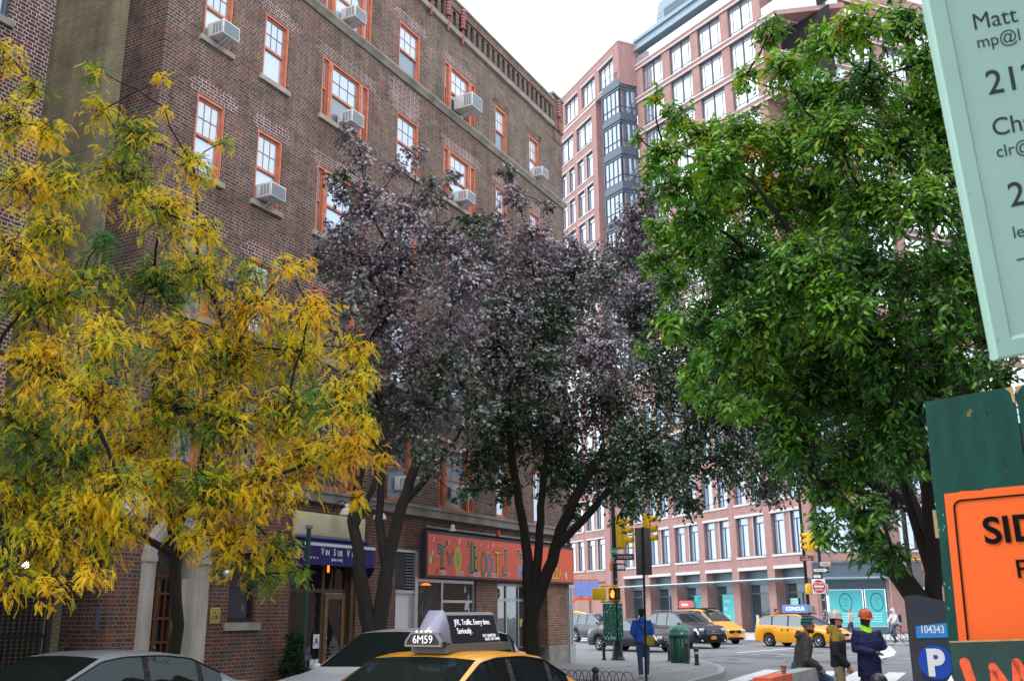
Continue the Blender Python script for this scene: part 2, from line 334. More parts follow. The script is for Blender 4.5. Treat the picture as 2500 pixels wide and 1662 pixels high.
# weathered / repointed areas stand a hair proud of the old face
def patch(x0, x1, z0, z1, m, cut=(), nm='repointed_brick'):
    mb = MB(); rh = .0735; k = int(round((z1 - z0) / rh)); rnd = random.Random(int(x0 * 100 + z0 * 10)); zz = math.floor(z0 / rh) * rh
    for i in range(k):
        a = x0 + rnd.choice((0, .105, .21, .105)); b = x1 - rnd.choice((0, .105, .21, .105)); segs = [(a, b)]
        for c in cut:
            if c[2] < zz + rh * .5 < c[3]:
                segs = [t for s_ in segs for t in ((s_[0], min(s_[1], c[0])), (max(s_[0], c[1]), s_[1])) if t[1] - t[0] > .02]
        for a, b in segs: mb.add([(a, -.003, zz), (b, -.003, zz), (b, -.003, zz + rh), (a, -.003, zz + rh)], [(0, 1, 2, 3)])
        zz += rh
    return mb.build(nm, m, bb)
for c, (a, b) in CW.items():
    for i, (z0, z1) in enumerate(FL):
        if i == 0: continue
        if i == 4 and c in 'EFG': patch(a - .2, b + .2, z1 + .01, z1 + .28, MT['brick_re' if c == 'E' else 'brick_low'])
        elif c in 'D' and i == 3: patch(a - .45, b + .15, z1 + .01, z1 + 1.0, MT['brick_re'])
        else: patch(a - .28, b + .35, z1 + .01, z1 + .38, MT['brick_re'], nm='repointed_lintel_brick')
cutop = [o for o in ops]
patch(9.5, 18.9, 16.56, 19.34, MT['brick_tan'], cut=[(o[0], o[1], o[2], o[3] + (.30 if o[1] > 10 else 0)) for o in cutop if o[2] > 16], nm='weathered_brick')
patch(9.4, 10.5, 14.3, 16.0, MT['brick_tan'], nm='weathered_brick'); patch(14.9, 19.0, 13.0, 16.3, MT['brick_tan'], cut=[(o[0], o[1], o[2], o[3] + .4) for o in cutop], nm='weathered_brick')
patch(9.4, 10.5, 10.2, 13.4, MT['brick_tan'], nm='weathered_brick'); patch(12.7, 13.6, 11.6, 15.2, MT['brick_tan'], nm='weathered_brick')
# stone trim
mb = MB(); mb.box(-.02, 19.06, -.13, .02, ZG, ZG + .27); mb.box(-.02, 19.06, -.17, .02, ZG + .2, ZG + .268); mb.build('stone_band', MT['limed'], bb)
mb = MB(); mb.prism([(-.15, 16.46), (-.15, 16.51), (.02, 16.52), (.02, 16.30), (-.05, 16.31), (-.09, 16.38)], -.02, 19.06, axis='x'); mb.build('moulded_band', MT['limed'], bb)
mb = MB(); mb.prism([(.02, 19.34), (-.10, 19.36), (-.14, 19.50), (.02, 19.52)], -.02, 18.2, axis='x'); mb.build('string_course', MT['lime'], bb)
# corbelled arcade of the parapet
mb = MB(); x = 0.; SL = .36
wall(mb, 0, 18.2, 19.5, 20.5, [], y=.16)
while x < 18.1:
    mb.box(x, x + .17, -.06, .16, 19.62, 20.18); mb.box(x + .02, x + .15, -.02, .16, 19.52, 19.62)
    mb.prism([(x + .17, 20.10), (x + .17, 20.20), (x + SL, 20.20), (x + SL, 20.10), (x + .265, 20.18)], -.06, .16); x += SL
mb.box(-.0, 18.2, -.10, .16, 20.2, 20.46); mb.box(18.2, 19.06, -.08, .7, 19.36, 20.74); mb.box(18.28, 19.0, -.03, .6, 18.9, 19.36)
mb.build('parapet', MT['brick'], bb)
mb = MB(); mb.box(-.05, 18.2, -.14, .5, 20.46, 20.55); mb.box(18.15, 19.1, -.13, .75, 20.74, 20.84); mb.box(18.5, 18.62, .0, .12, 20.84, 21.0); mb.build('coping', MT['limed'], bb)
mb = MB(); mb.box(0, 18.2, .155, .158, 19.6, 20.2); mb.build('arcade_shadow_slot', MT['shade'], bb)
for s in (9.65, 10.62, 11.5, 18.62):
    mb = MB(); pr = []; z = 20.40 if s < 18 else 20.62
    for i in range(6):
        for dz, r in ((0, .095), (.085, .105), (.09, .085), (.115, .085)): pr.append((r, z - .70 + i * .117 + dz))
    vs = mb.lathe([(.04, z - 1.25), (.05, z - .95), (.02, z - .9), (.06, z - .74)] , (s, -.10, 0), 10, 0)
    mb.lathe(pr, (s, -.10, 0), 12, 0)
    o = mb.build('terracotta_ornament', [pm('terracotta_stripe', (.30, .075, .065), .6, var=.3, scale=14, stretch=(.1, .1, 1)), MT['white']], bb)
    for p in o.data.polygons:
        zz = sum(o.data.vertices[i].co.z for i in p.vertices) / len(p.vertices)
        p.material_index = 1 if ((zz - z) % .117) > .085 and zz > z - .72 else 0
# sash windows
def sash(mbf, mbg, mbm, x0, x1, z0, z1, panes=(3, 2), fw=.045, y=.075):
    zm = (z0 + z1) / 2; g = []
    mbf.box(x0, x0 + fw, y, y + .05, z0, z1); mbf.box(x1 - fw, x1, y, y + .05, z0, z1)
    mbf.box(x0 + fw, x1 - fw, y, y + .05, z1 - .05, z1); mbf.box(x0 + fw, x1 - fw, y + .002, y + .06, z0, z0 + .07); mbf.box(x0 + fw, x1 - fw, y - .012, y + .05, zm - .03, zm + .03)
    a, b = x0 + fw, x1 - fw; c, d = zm + .03, z1 - .05
    for i in range(1, panes[0]): xx = a + (b - a) * i / panes[0]; mbm.box(xx - .008, xx + .008, y + .012, y + .03, c, d)
    for i in range(1, panes[1]): zz = c + (d - c) * i / panes[1]; mbm.box(a, b, y + .010, y + .028, zz - .008, zz + .008)
    mbg.append((a, b, c, d, y + .022)); mbg.append((a, b, z0 + .07, zm - .03, y + .042))
def make_window(w, h, kind, glu, gll, sill=True):
    f, mm, gl = MB(), MB(), []
    t = .075
    f.box(0, t, .02, .14, 0, h); f.box(w - t, w, .02, .14, 0, h); f.box(t, w - t, .02, .14, h - .08, h); f.box(t, w - t, .02, .14, 0, .03)
    f.box(.02, .05, .005, .02, 0, h); f.box(w - .05, w - .02, .005, .02, 0, h)
    if kind == 1: sash(f, gl, mm, t, w - t, .03, h - .08, (3, 2))
    else:
        a = .36; b = w - .36
        for q in (a, b): f.box(q - .075, q + .075, .01, .14, .03, h - .08); f.box(q - .022, q + .022, -.006, .01, .03, h - .08)
        sash(f, gl, mm, t, a - .075, .03, h - .08, (2, 2)); sash(f, gl, mm, a + .075, b - .075, .03, h - .08, (3, 2)); sash(f, gl, mm, b + .075, w - t, .03, h - .08, (2, 2))
    fo = f.build('window', MT['salmon'], None)
    mm.build('muntin', MT['salmond'], fo)
    for k, (a, b, c, d, y) in enumerate(gl):
        g = MB(); g.box(a, b, y, y + .006, c, d); g.build('pane', glu if k % 2 == 0 else gll, fo)
    if sill:
        s_ = MB(); s_.box(-.09, w + .09, -.07, .15, -.125, -.002); s_.build('sill', MT['lime'], fo)
    return fo
def copy_part(o, parent, loc):
    c = o.copy(); COL.objects.link(c); c.parent = parent; c.location = loc
    for ch in list(o.children):
        d = ch.copy(); COL.objects.link(d); d.parent = c
    return c
G1, G2, G3, G4 = MT['sashgl'], MT['sashgl2'], MT['sashgl3'], MT['sashgl4']
look = {}   # (column, floor) -> glass of the upper and the lower sash
for c in CW:
    for i in range(5): look[c, i] = (G1, G1)
look.update({('A', 3): (G1, G2), ('A', 2): (G2, G2), ('B', 2): (G2, G2), ('B', 3): (G1, G2), ('C', 4): (G1, G2), ('C', 3): (G1, G4), ('D', 4): (G2, G4), ('E', 4): (G2, G3),
             ('F', 4): (G2, G4), ('G', 4): (G2, G2), ('D', 3): (G1, G2), ('E', 3): (G2, G1), ('F', 3): (G1, G1), ('C', 1): (G3, G3), ('C', 0): (G3, G3), ('E', 0): (G1, G4), ('D', 2): (G1, G1), ('D', 0): (G3, G1)})
protos = {}
for c, (a, b) in CW.items():
    for i, (z0, z1) in enumerate(FL):
        w = b - a; key = (round(w, 2), round(z1 - z0, 2), look[c, i], 0 < i < 4)
        if key not in protos:
            o = make_window(w, z1 - z0, 2 if w > 1.5 else 1, *look[c, i], sill=0 < i < 4); o.parent = bb; protos[key] = o; o.location = (a, 0, z0)
        else: copy_part(protos[key], bb, (a, 0, z0))
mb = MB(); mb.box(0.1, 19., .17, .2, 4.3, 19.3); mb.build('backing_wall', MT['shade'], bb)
# air conditioners
def make_ac(w=.50, h=.34, d=.42):
    t = thing('air_conditioner', 'x', 'air conditioner', rz=AZB, group='window air conditioners on the brown building')
    b = MB(); b.bbox(-w / 2, w / 2, -d, .06, 0, h, .012); b.build('case', MT['acw'], t)
    g = MB(); g.box(-w / 2 + .03, w / 2 - .03, -d - .004, -d + .01, .03, h - .03); g.build('grille', MT['acg'], t)
    v = MB()
    for sx in (-1, 1):
        for k in range(3): v.box(sx * w / 2 - (.004 if sx > 0 else .003), sx * w / 2 + (.003 if sx > 0 else .004), -d + .05 + k * .09, -d + .12 + k * .09, .05, h - .05)
    v.build('side_vent', pm('ac_vent', (.32, .35, .37), .6), t)
    k = MB(); k.tube([(-.05, -d + .04, 0), (-.05, -.02, -.16)], .012, 6); k.tube([(.05, -d + .04, 0), (.05, -.02, -.16)], .012, 6); k.build('bracket', MT['acw'], t)
    return t
ac0 = make_ac(); first = True
for c, i, dx, dz, lab in (('A', 3, 0, .02, 'white air conditioner in the topmost leftmost window of the brown building'), ('B', 2, -.08, .03, 'white air conditioner with dark grille below a drawn white blind'),
    ('C', 3, 0, .03, 'white air conditioner in the three part window with purple twigs reaching its front'), ('C', 4, -.05, .12, 'white air conditioner on the moulded band at the upper edge of the photo'), ('C', 2, .0, .03, 'white air conditioner at the top of the purple leaves, in the three part window'),
    ('E', 3, .0, .05, 'white air conditioner in the three part window directly below the oversized one'), ('G', 4, .05, .05, 'small white air conditioner in the highest window beside the building corner'),
    ('E', 0, .0, .30, 'white air conditioner in the window above the orange shop sign'), ('D', 0, .1, .25, 'white air conditioner half hidden by a grey trunk above the wine bar awning')):
    a, b = CW[c]; z0 = FL[i][0] + .03; o = ac0 if first else dup(ac0, (0, 0, 0)); first = False
    o.location = bw((a + b) / 2 + dx, 0, z0 + dz); o['label'] = lab
big = make_ac(.62, .46, .62); big.location = bw((CW['E'][0] + CW['E'][1]) / 2 + .0, 0, FL[4][0] + .25); big['label'] = 'oversized white air conditioner jutting from the top floor three part window'
# buff flank wall behind the brown return, and the plum brick neighbour with the court gate
mb = MB(); mb.add([(.003, 1.19, 0), (.003, 14, 0), (.003, 14, 20.6), (.003, 1.19, 20.6)], [(0, 1, 2, 3)]); mb.build('flank_wall', MT['brick_buff'], bb)
nb = thing('neighbour_building', 'plum and white mortared brick building at the left edge of the photo', 'building', KB, AZB)
mb = MB(); wall(mb, -12, -2.45, 0, 22, [(-4.2, -3.30, 11.5, 13.4), (-4.2, -3.3, 7.8, 9.7), (-4.2, -3.3, 15.2, 17.1)], rev=.2)
mb.add([(-2.45, 0, 0), (-2.45, 14, 0), (-2.45, 14, 22), (-2.45, 0, 22)], [(0, 1, 2, 3)]); mb.build('wall', MT['brick_plum'], nb)
for z in (7.8, 11.5, 15.2):
    f = MB(); f.box(-4.2, -4.12, .05, .15, z, z + 1.9); f.box(-3.38, -3.30, .05, .15, z, z + 1.9); f.box(-4.12, -3.38, .05, .15, z + 1.82, z + 1.9); f.box(-4.12, -3.38, .05, .15, z, z + .08); f.box(-4.12, -3.38, .06, .14, z + .92, z + .98)
    fo = f.build('window', MT['frame'], nb); g = MB(); g.box(-4.12, -3.38, .09, .1, z + .08, z + 1.82); g.build('pane', G3, fo)
    s_ = MB(); s_.box(-4.28, -3.22, -.06, .12, z - .13, z - .003); s_.build('sill', MT['limed'], fo)
mb = MB(); mb.box(-3.36, -3.12, -.14, 0, 10.72, 10.98); mb.build('alarm_box', MT['grey'], nb)
# black iron gate with mesh across the side court
gt = thing('court_gate', 'tall black iron gate with diamond mesh across the narrow court left of the doorway', 'gate', bw(-2.45, -.05, 0), AZB)
f = MB()
for i in range(12): x = i * .10; f.box(x, x + .022, 0, .03, .05, 2.75)
for z in (.05, 1.3, 2.7): f.box(0, 1.2, -.004, .034, z, z + .05)
f.build('gate_frame', MT['black'], gt)
ms = MB()
for i in range(40):
    z = .1 + i * .065
    ms.box(0, 1.2, .012, .016, z, z + .012)
for i in range(24): ms.box(i * .05, i * .05 + .008, .017, .021, .1, 2.7)
ms.build('mesh_panel', pm('brown_mesh', (.10, .075, .04), .6), gt)
dk = MB(); dk.box(0, 2.45, 1.7, 1.72, 0, 3.6); dk.box(1.25, 1.32, -.02, .06, 0, 3.0); dk.box(1.2, 2.45, .2, .25, 2.6, 3.4); dk.build('dark_court_opening', MT['shade'], gt)  # near-black sheet, post and head: shade of the open court put into colour
kp = MB(); kp.box(2.22, 2.30, .05, .08, 1.4, 1.75); kp.build('intercom', MT['frame'], gt)
lampst = thing('court_lamp', 'small bright white lamp glowing through the yellow leaves above the gate', 'lamp', bw(-1.78, -.12, 2.42), AZB)
b = MB(); b.sphere((0, 0, 0), .055, 12); b.build('bulb', pm('glowing_bulb', (.85, .9, 1.), .3, emit=9), lampst); b = MB(); b.box(-.03, .03, .04, .12, -.04, .1); b.build('bracket', MT['black'], lampst)
# ---------------------------------------------------------------- doorway, wine bar and pizza shop (all in the brown building's frame)
def bthing(name, label, cat, s, y, z, group=None): return thing(name, label, cat, bw(s, y, z), AZB, group)
# arched stone doorway: part of the building
def arch(x0, x1, zs, z0=0., n=20):
    c = (x0 + x1) / 2; r = (x1 - x0) / 2
    return [(x0, z0)] + [(c - r * math.cos(math.pi * i / n), zs + r * math.sin(math.pi * i / n)) for i in range(n + 1)] + [(x1, z0)]
def ring(mb, o, i, y0, y1, m=0):
    k = len(o)
    vs = [(a, y0, b) for a, b in o] + [(a, y0, b) for a, b in i] + [(a, y1, b) for a, b in o] + [(a, y1, b) for a, b in i]; fs = []
    for j in range(k - 1):
        fs += [(j, j + 1, k + j + 1, k + j), (j, 2 * k + j, 2 * k + j + 1, j + 1), (k + j, k + j + 1, 3 * k + j + 1, 3 * k + j)]
    mb.add(vs, fs, m)
mb = MB(); ring(mb, arch(.64, 2.22, 2.66), arch(.82, 2.04, 2.66), -.12, .12); ring(mb, arch(.82, 2.04, 2.66), arch(.93, 1.93, 2.66), -.06, .5)
mb.box(.62, .88, -.15, 0, 2.58, 2.68); mb.box(1.98, 2.25, -.15, 0, 2.58, 2.68); mb.box(1.78, 1.93, .14, .5, 0, 2.3)
ring(mb, arch(.66, 2.20, 2.66, 2.68), arch(.70, 2.16, 2.66, 2.68), -.145, -.12)
mb.build('door_surround', pm('pale_carved_stone', (.47, .44, .39), .8, var=.3, scale=3, stretch=(1, 1, .3)), bb)
mb = MB()
for x0, x1 in ((.93, .99), (1.34, 1.42), (1.72, 1.93)): mb.box(x0, x1, .35, .40, 0, 2.3)
for z in (.0, .62, 1.12, 1.55, 2.0, 2.34): mb.box(.99, 1.72, .352, .398, z, z + (.25 if z == 0 else .05))
for x in (1.15, 1.57): mb.box(x, x + .03, .354, .396, .25, 2.3)
ring(mb, arch(.93, 1.93, 2.66, 2.34), arch(1.0, 1.86, 2.66, 2.41), .35, .40)
d = mb.build('front_door', MT['wood'], bb)
g = MB(); g.box(.95, 1.9, .41, .42, 0, 3.15); g.build('pane', MT['shopgl'], d); g = MB(); g.sphere((1.40, .33, 1.05), .028); g.build('door_knob', pm('brass', (.5, .33, .09), .3, 1.), d)
mb = MB(); mb.box(.9, 2., .9, .95, 0, 3.4); mb.build('lobby_back', MT['shade'], bb)
mb = MB(); mb.bbox(.9, 2.1, -.7, .3, 0, .14, .015); mb.build('doorstep', MT['lime'], bb)
t = bthing('white_panel', 'plain white square panel on the brick above the arched doorway', 'panel', .07, 0, 3.37)
mb = MB(); mb.bbox(0, .54, -.06, -.002, 0, .42, .01); mb.build('board', MT['whitep'], t); mb = MB(); ring(mb, [(-.02, -.02), (-.02, .44), (.56, .44), (.56, -.02), (-.02, -.02)], [(.012, .012), (.012, .408), (.528, .408), (.528, .012), (.012, .012)], -.065, -.004); mb.build('rim', MT['grey'], t)
t = bthing('wall_lantern', 'globe lantern on the brick to the right of the arched doorway', 'lamp', 2.60, 0, 2.32)
mb = MB(); mb.sphere((0, -.2, .10), .085, 16); mb.build('globe', glass_mat('lantern_globe', (.45, .52, .45), (.9, .95, .9), .03, .4), t)
mb = MB(); mb.tube([(0, 0, .28), (0, -.12, .33), (0, -.2, .27), (0, -.2, .2)], .013, 8); mb.lathe([(.0, .22), (.05, .2), (.055, .17)], (0, -.2, 0), 12); mb.box(-.04, .04, -.015, 0, .2, .34); mb.build('bracket', MT['black'], t)
t = bthing('plaque', 'small yellow plaque beside the dark ground floor window', 'plaque', 2.41, 0, 1.47)
mb = MB(); mb.bbox(0, .26, -.02, -.002, 0, .30, .006); mb.build('plate', pm('mustard_plaque', (.50, .40, .10), .5), t)
ok = pm('plaque_brown', (.30, .08, .02), .6)
mb = MB(); ring(mb, [(.045, .075), (.045, .27), (.215, .27), (.215, .075), (.045, .075)], [(.055, .085), (.055, .26), (.205, .26), (.205, .085), (.055, .085)], -.0235, -.0195); mb.build('border', ok, t)
text('BL', .085, ok, t, TR(.13, -.022, .175), .9); text('D', .085, ok, t, TR(.095, -.022, .098), .9); text('G', .085, MT['dark'], t, TR(.165, -.022, .098), .9, bold=.004)
# dark street window with pale sill
mb = MB(); mb.box(2.88, 2.95, .10, .16, 1.5, 2.85); mb.box(3.62, 3.69, .10, .16, 1.5, 2.85); mb.box(2.95, 3.62, .10, .16, 2.78, 2.85); mb.box(2.95, 3.62, .10, .16, 1.5, 1.58); mb.box(2.95, 3.62, .09, .15, 2.15, 2.19)
w = mb.build('window', MT['dark'], bb); g = MB(); g.box(2.95, 3.62, .13, .135, 1.58, 2.78); g.build('pane', MT['shopgl'], w); g = MB(); g.box(2.80, 3.80, -.06, .1, 1.33, 1.475); g.build('sill', MT['lime'], w)
# wine bar front
mb = MB()
for x0, x1 in ((4.70, 4.76), (5.92, 6.02), (6.78, 6.88)): mb.box(x0, x1, .12, .2, .02, 2.95)
mb.box(4.76, 5.92, .118, .2, 2.10, 2.18); mb.box(6.02, 6.78, .118, .2, 2.10, 2.18); mb.box(4.76, 5.92, .12, .2, .02, .22); mb.box(5.32, 5.36, .125, .2, 2.18, 2.95)
mb.box(6.40, 6.43, .125, .2, 2.18, 2.95); mb.box(6.88, 7.05, .03, .2, .02, 3.0)
sf = mb.build('shopfront', pm('dark_varnished_frame', (.085, .045, .018), .4, var=.3, scale=5), bb)
mb = MB()
for x0, x1 in ((6.04, 6.16), (6.66, 6.77)): mb.box(x0, x1, .10, .15, .05, 2.08)
mb.box(6.16, 6.66, .10, .15, 1.96, 2.08); mb.box(6.16, 6.66, .10, .15, .05, .62)
for z in (.72, .8, .88): mb.tube([(6.12, .09, z), (6.70, .09, z)], .008, 6)
dr = mb.build('shop_door', pm('amber_wood', (.20, .10, .035), .4, var=.25, scale=6), bb); g = MB(); g.sphere((6.10, .08, 1.1), .022); g.build('door_knob', MT['alu'], dr)
g = MB(); g.box(4.76, 5.92, .155, .16, .22, 2.10); g.box(6.16, 6.66, .125, .13, .62, 1.96); g.box(4.76, 5.32, .16, .165, 2.18, 2.95); g.box(5.36, 5.92, .16, .165, 2.18, 2.95); g.box(6.02, 6.78, .16, .165, 2.18, 2.95); g.build('pane', MT['shopgl'], sf)
def card(parent, x, y, z, w, h, m_, ch=None, col=None, nm='grade_card'):
    b = MB(); b.box(x, x + w, y - .006, y, z, z + h); o = b.build(nm, m_, parent)
    if ch: text(ch, h * .72, col, o, TR(x + w / 2, y - .008, z + h * .25), 1, bold=.004, thick=.001)
    return o
blue = pm('print_blue', (.03, .06, .35), .6)
card(bb, 5.70, .12, .90, .21, .30, MT['whitep'], 'A', blue); card(bb, 5.62, .12, .50, .15, .17, MT['whitep'], nm='menu_card'); card(bb, 5.79, .12, .50, .12, .17, MT['whitep'], nm='menu_card')
t = bthing('hanging_sign_light', 'small glowing orange tube light behind the transom of the wine bar', 'light', 6.10, .14, 2.55); mb = MB(); mb.bbox(0, .07, -.03, .0, 0, .24, .02); mb.build('tube', pm('orange_glow', (1., .12, .02), .5, emit=2.), t); mb = MB(); mb.box(-.005, .075, -.001, .008, -.01, .25); mb.build('housing', MT['dark'], t)
t = bthing('fascia_panel', 'blank cream fascia board above the purple awning', 'fascia', 4.68, -.004, 3.33)
mb = MB(); mb.bbox(0, 2.5, -.10, 0, 0, .50, .012); mb.build('board', MT['cream'], t); mb = MB(); mb.box(-.02, 2.52, -.11, 0, -.05, -.002); mb.build('lower_rail', MT['grey'], t)
# awning
t = bthing('awning', 'purple canvas awning over the wine bar entrance', 'awning', 4.72, 0, 3.05)
a = MB(); Y = -.34
q = [(-.06, -.02, .26), (2.62, -.02, .26), (2.62, -.14, .24), (-.06, -.14, .24)]
a.add([(0, -.05, .17), (2.56, -.05, .17), (2.56, Y + .02, .13), (0, Y + .02, .13), (2.56, Y, .10), (0, Y, .10)], [(0, 1, 2, 3), (3, 2, 4, 5)])
n = 24
for k in range(n):
    x0 = 2.56 * k / n; x1 = 2.56 * (k + 1) / n; w0 = .012 * math.sin(k * 2.1); w1 = .012 * math.sin((k + 1) * 2.1)
    a.add([(x0, Y, .09), (x1, Y, .09), (x1, Y - .02 + w1, -.38), (x0, Y - .02 + w0, -.38)], [(0, 1, 2, 3)])
for x in (0, 2.56): a.add([(x, -.02, .14), (x, Y, .10), (x, Y - .02, -.38), (x, Y + .12, -.60), (x, -.02, -.62)], [(0, 1, 2, 3, 4)])
a.tube([(0, -.08, .21), (2.56, -.08, .21)], .045, 10); a.box(-.03, 2.59, -.06, -.0, .16, .30)
a.build('canvas', MT['purple'], t)
mb = MB(); mb.box(-.005, 2.565, Y - .008, Y + .002, .035, .10); mb.build('white_piping', MT['whitep'], t)
mb = MB(); mb.tube([(.04, -.02, -.35), (.04, Y + .05, -.3)], .012, 6); mb.tube([(2.52, -.02, -.35), (2.52, Y + .05, -.3)], .012, 6); mb.build('arm', MT['alu'], t)
yt = Y - .024
for ch, x, sz, w_ in (('V', .585, .215, .72), ('IN', .755, .165, .85), ('S', 1.005, .215, .72), ('UR', 1.20, .165, .85), ('V', 1.50, .215, .72), ('INGT', 1.80, .165, .85)): text(ch, sz, MT['whitep'], t, TR(x, yt, -.155), w_, bold=.004)
text('(BAR A VIN)', .075, MT['whitep'], t, TR(1.10, yt - .002, -.275), 1.0, bold=.002); text('201 W 11', .065, MT['whitep'], t, TR(.28, yt - .002, -.25), 1.3, bold=.001)
for s in (6.04, 7.32):
    t = bthing('gooseneck_lamp', 'white dome lamp above the cream fascia, ' + ('leftmost of the pair' if s < 7 else 'rightmost of the pair, beside the trunk'), 'lamp', s, 0, 3.82, 'dome lamps over the wine bar')
    mb = MB(); mb.lathe([(.0, .26), (.045, .25), (.055, .20), (.03, .17), (.10, .14), (.15, .07), (.165, .0)], (0, -.42, 0), 18); mb.build('shade', MT['whitep'], t)
    mb = MB(); mb.tube([(0, 0, .10), (0, -.1, .30), (0, -.3, .34), (0, -.42, .25)], .014, 8); mb.build('arm', MT['black'], t)
# green pole of a neighbouring sign post beside the awning
t = bthing('sign_post', 'slim dark green steel post between the wine bar shrub and awning', 'post', 4.58, -.55, 0)
mb = MB(); mb.box(-.035, .035, -.035, .035, 0, 3.45); mb.build('post', pm('dark_green_post', (.012, .06, .05), .5), t); mb = MB(); mb.bbox(-.06, .06, -.06, .06, 3.4, 3.48, .01); mb.build('cap', MT['grey'], t)
# louver, white side door and steel jamb
mb = MB(); mb.box(8.62, 9.10, .03, .1, 2.22, 3.14); mb.box(8.62, 8.66, .0, .12, 0, 3.16); mb.build('vent_cabinet', MT['dark'], bb)
mb = MB()
for k in range(12): z = 2.25 + k * .074; mb.add([(9.12, .02, z), (9.48, .02, z), (9.48, .07, z + .045), (9.12, .07, z + .045), (9.12, .015, z + .012), (9.48, .015, z + .012)], [(0, 1, 2, 3), (0, 4, 5, 1)])
mb.build('louver', MT['alu'], bb); mb = MB(); mb.box(9.1, 9.5, .08, .09, 2.2, 3.16); mb.build('louver_back', MT['shade'], bb)
mb = MB(); mb.box(8.66, 9.36, .06, .1, .05, 2.12); w = mb.build('side_door', MT['whitep'], bb); g = MB(); g.box(8.74, 8.77, .03, .06, 1.0, 1.16); g.build('handle', MT['alu'], w)
mb = MB(); mb.box(9.36, 9.42, .03, .12, .02, 2.2); mb.box(9.5, 9.64, -.02, .15, .02, 3.16); mb.box(8.6, 9.5, .0, .12, 2.12, 2.2); mb.box(8.6, 9.62, -.01, .1, 3.14, 3.2); mb.build('steel_jamb', MT['alu'], bb)
# pizza shop windows
mb = MB()
for x0, x1 in ((9.65, 9.72), (10.86, 10.94), (12.52, 12.62)): mb.box(x0, x1, .04, .12, .65, 2.44)
mb.box(9.65, 12.62, .035, .12, 2.42, 2.50); mb.box(10.94, 12.52, .05, .12, 1.90, 1.97); mb.box(9.72, 10.86, .04, .12, .65, .74); mb.box(10.94, 12.52, .04, .12, .65, .74)
sf = mb.build('shop_window_frame', MT['alu'], bb); g = MB(); g.box(9.72, 10.86, .09, .095, .74, 2.42); g.box(10.94, 12.52, .09, .095, .74, 1.9); g.box(10.94, 12.52, .09, .095, 1.97, 2.42); g.build('pane', glass_mat('pizza_glass', (.05, .048, .036), (.75, .8, .85), .02, .15, .25), sf)
mb = MB(); mb.box(9.65, 12.62, .02, .14, 0, .64); mb.build('stall_riser', MT['grey'], bb)
t = bthing('pendant_lamp', 'orange glowing pendant lamp behind the pizza shop window', 'lamp', 10.05, .02, 2.34); mb = MB(); mb.lathe([(.03, .06), (.12, .03), (.15, 0), (.0, .0)], (0, 0, 0), 14); mb.build('shade', pm('lamp_orange', (.9, .22, .03), .5, emit=.8), t); mb = MB(); mb.tube([(0, 0, .06), (0, 0, .1)], .01, 6); mb.build('cord', MT['dark'], t)
# recessed entry
mb = MB(); mb.box(13.89, 17.2, .95, 1.0, .02, 2.52); mb.box(13.89, 13.93, .1, .95, .02, 2.52); mb.build('entry_back', MT['dark'], bb)
mb = MB()
for x in (13.9, 14.45, 15.3, 16.1, 16.55, 17.12): mb.box(x, x + .07, .5, .58, .02, 2.5)
for z in (.02, 1.97, 2.42): mb.box(13.97, 17.12, .505, .575, z, z + .08)
for z in (.62, 1.2): mb.box(16.62, 17.12, .505, .575, z, z + .04)
sf = mb.build('entry_frame', MT['alu'], bb); g = MB()
for a_, b_ in ((13.97, 14.45), (14.52, 15.3), (15.37, 16.1), (16.17, 16.55), (16.62, 17.12)): g.box(a_, b_, .535, .54, .1, 1.97); g.box(a_, b_, .535, .54, 2.05, 2.42)
g.build('pane', glass_mat('entry_glass', (.08, .10, .10), (.8, .86, .88), .02, .22, .2), sf)
card(bb, 16.64, .50, .86, .30, .36, MT['whitep'], 'A', blue)
for x, z, c_ in ((16.2, 1.2, (.75, .6, .05)), (16.66, 1.45, (.7, .62, .2)), (14.6, 1.05, (.7, .6, .1)), (14.1, 1.55, (.7, .12, .05)), (14.1, 1.3, (.75, .4, .3)), (16.75, .45, (.5, .6, .5))): card(bb, x, .50, z, .2, .24, pm('flyer', c_, .6), nm='flyer')
b = MB(); b.lathe([(0, 0), (.16, 0), (.16, .008), (0, .008)], (0, 0, 0), 20); o = b.build('round_decal', MT['lampr'], bb); o.matrix_basis = TR(14.75, .49, 2.20, R(90)); b = MB(); b.box(14.64, 14.86, .475, .48, 2.175, 2.225); b.build('decal_bar', MT['whitep'], bb)
mb = MB()
for x in (18.74, 18.86, 18.98): mb.box(x, x + .075, -.05, .2, .6, 2.5)
mb.box(18.72, 19.12, -.02, .25, .02, 2.5); mb.box(18.70, 19.14, -.07, .28, 2.42, 2.52); mb.box(18.70, 19.14, -.07, .28, 0, .6); mb.build('corner_pilaster', MT['alu'], bb)
# ---- the big orange-red shop sign
sg = bthing('shop_sign', 'long tomato red shop sign with curly multicoloured lettering about pizza', 'sign', 9.76, -.02, 2.54)
LW = 9.08; SH = 1.20
b = MB(); b.box(0, LW, -.16, 0, 0, SH); b.build('box_frame', pm('dark_sign_frame', (.035, .035, .045), .5), sg)
b = MB(); b.box(.07, LW - .04, -.166, -.158, .06, SH - .08); b.build('face', MT['tomato'], sg)
K_ = MT['dark']; Wt = MT['whitep']; GR = pm('sign_green', (.16, .36, .08), .6); GR2 = pm('sign_leaf', (.04, .28, .10), .6); YE = pm('sign_yellow', (.85, .55, .02), .6); BL_ = pm('sign_blue', (.12, .38, .75), .6); CR = pm('sign_cream', (.8, .72, .45), .6)
def let(ch, x, z, size, col, sx=.8, out=None, ob=.016):
    if out: text(ch, size, out, sg, TR(x, -.170, z), sx, bold=ob, thick=.001, align='CENTER')
    text(ch, size, col, sg, TR(x, -.173, z), sx, bold=.0, thick=.001, align='CENTER')
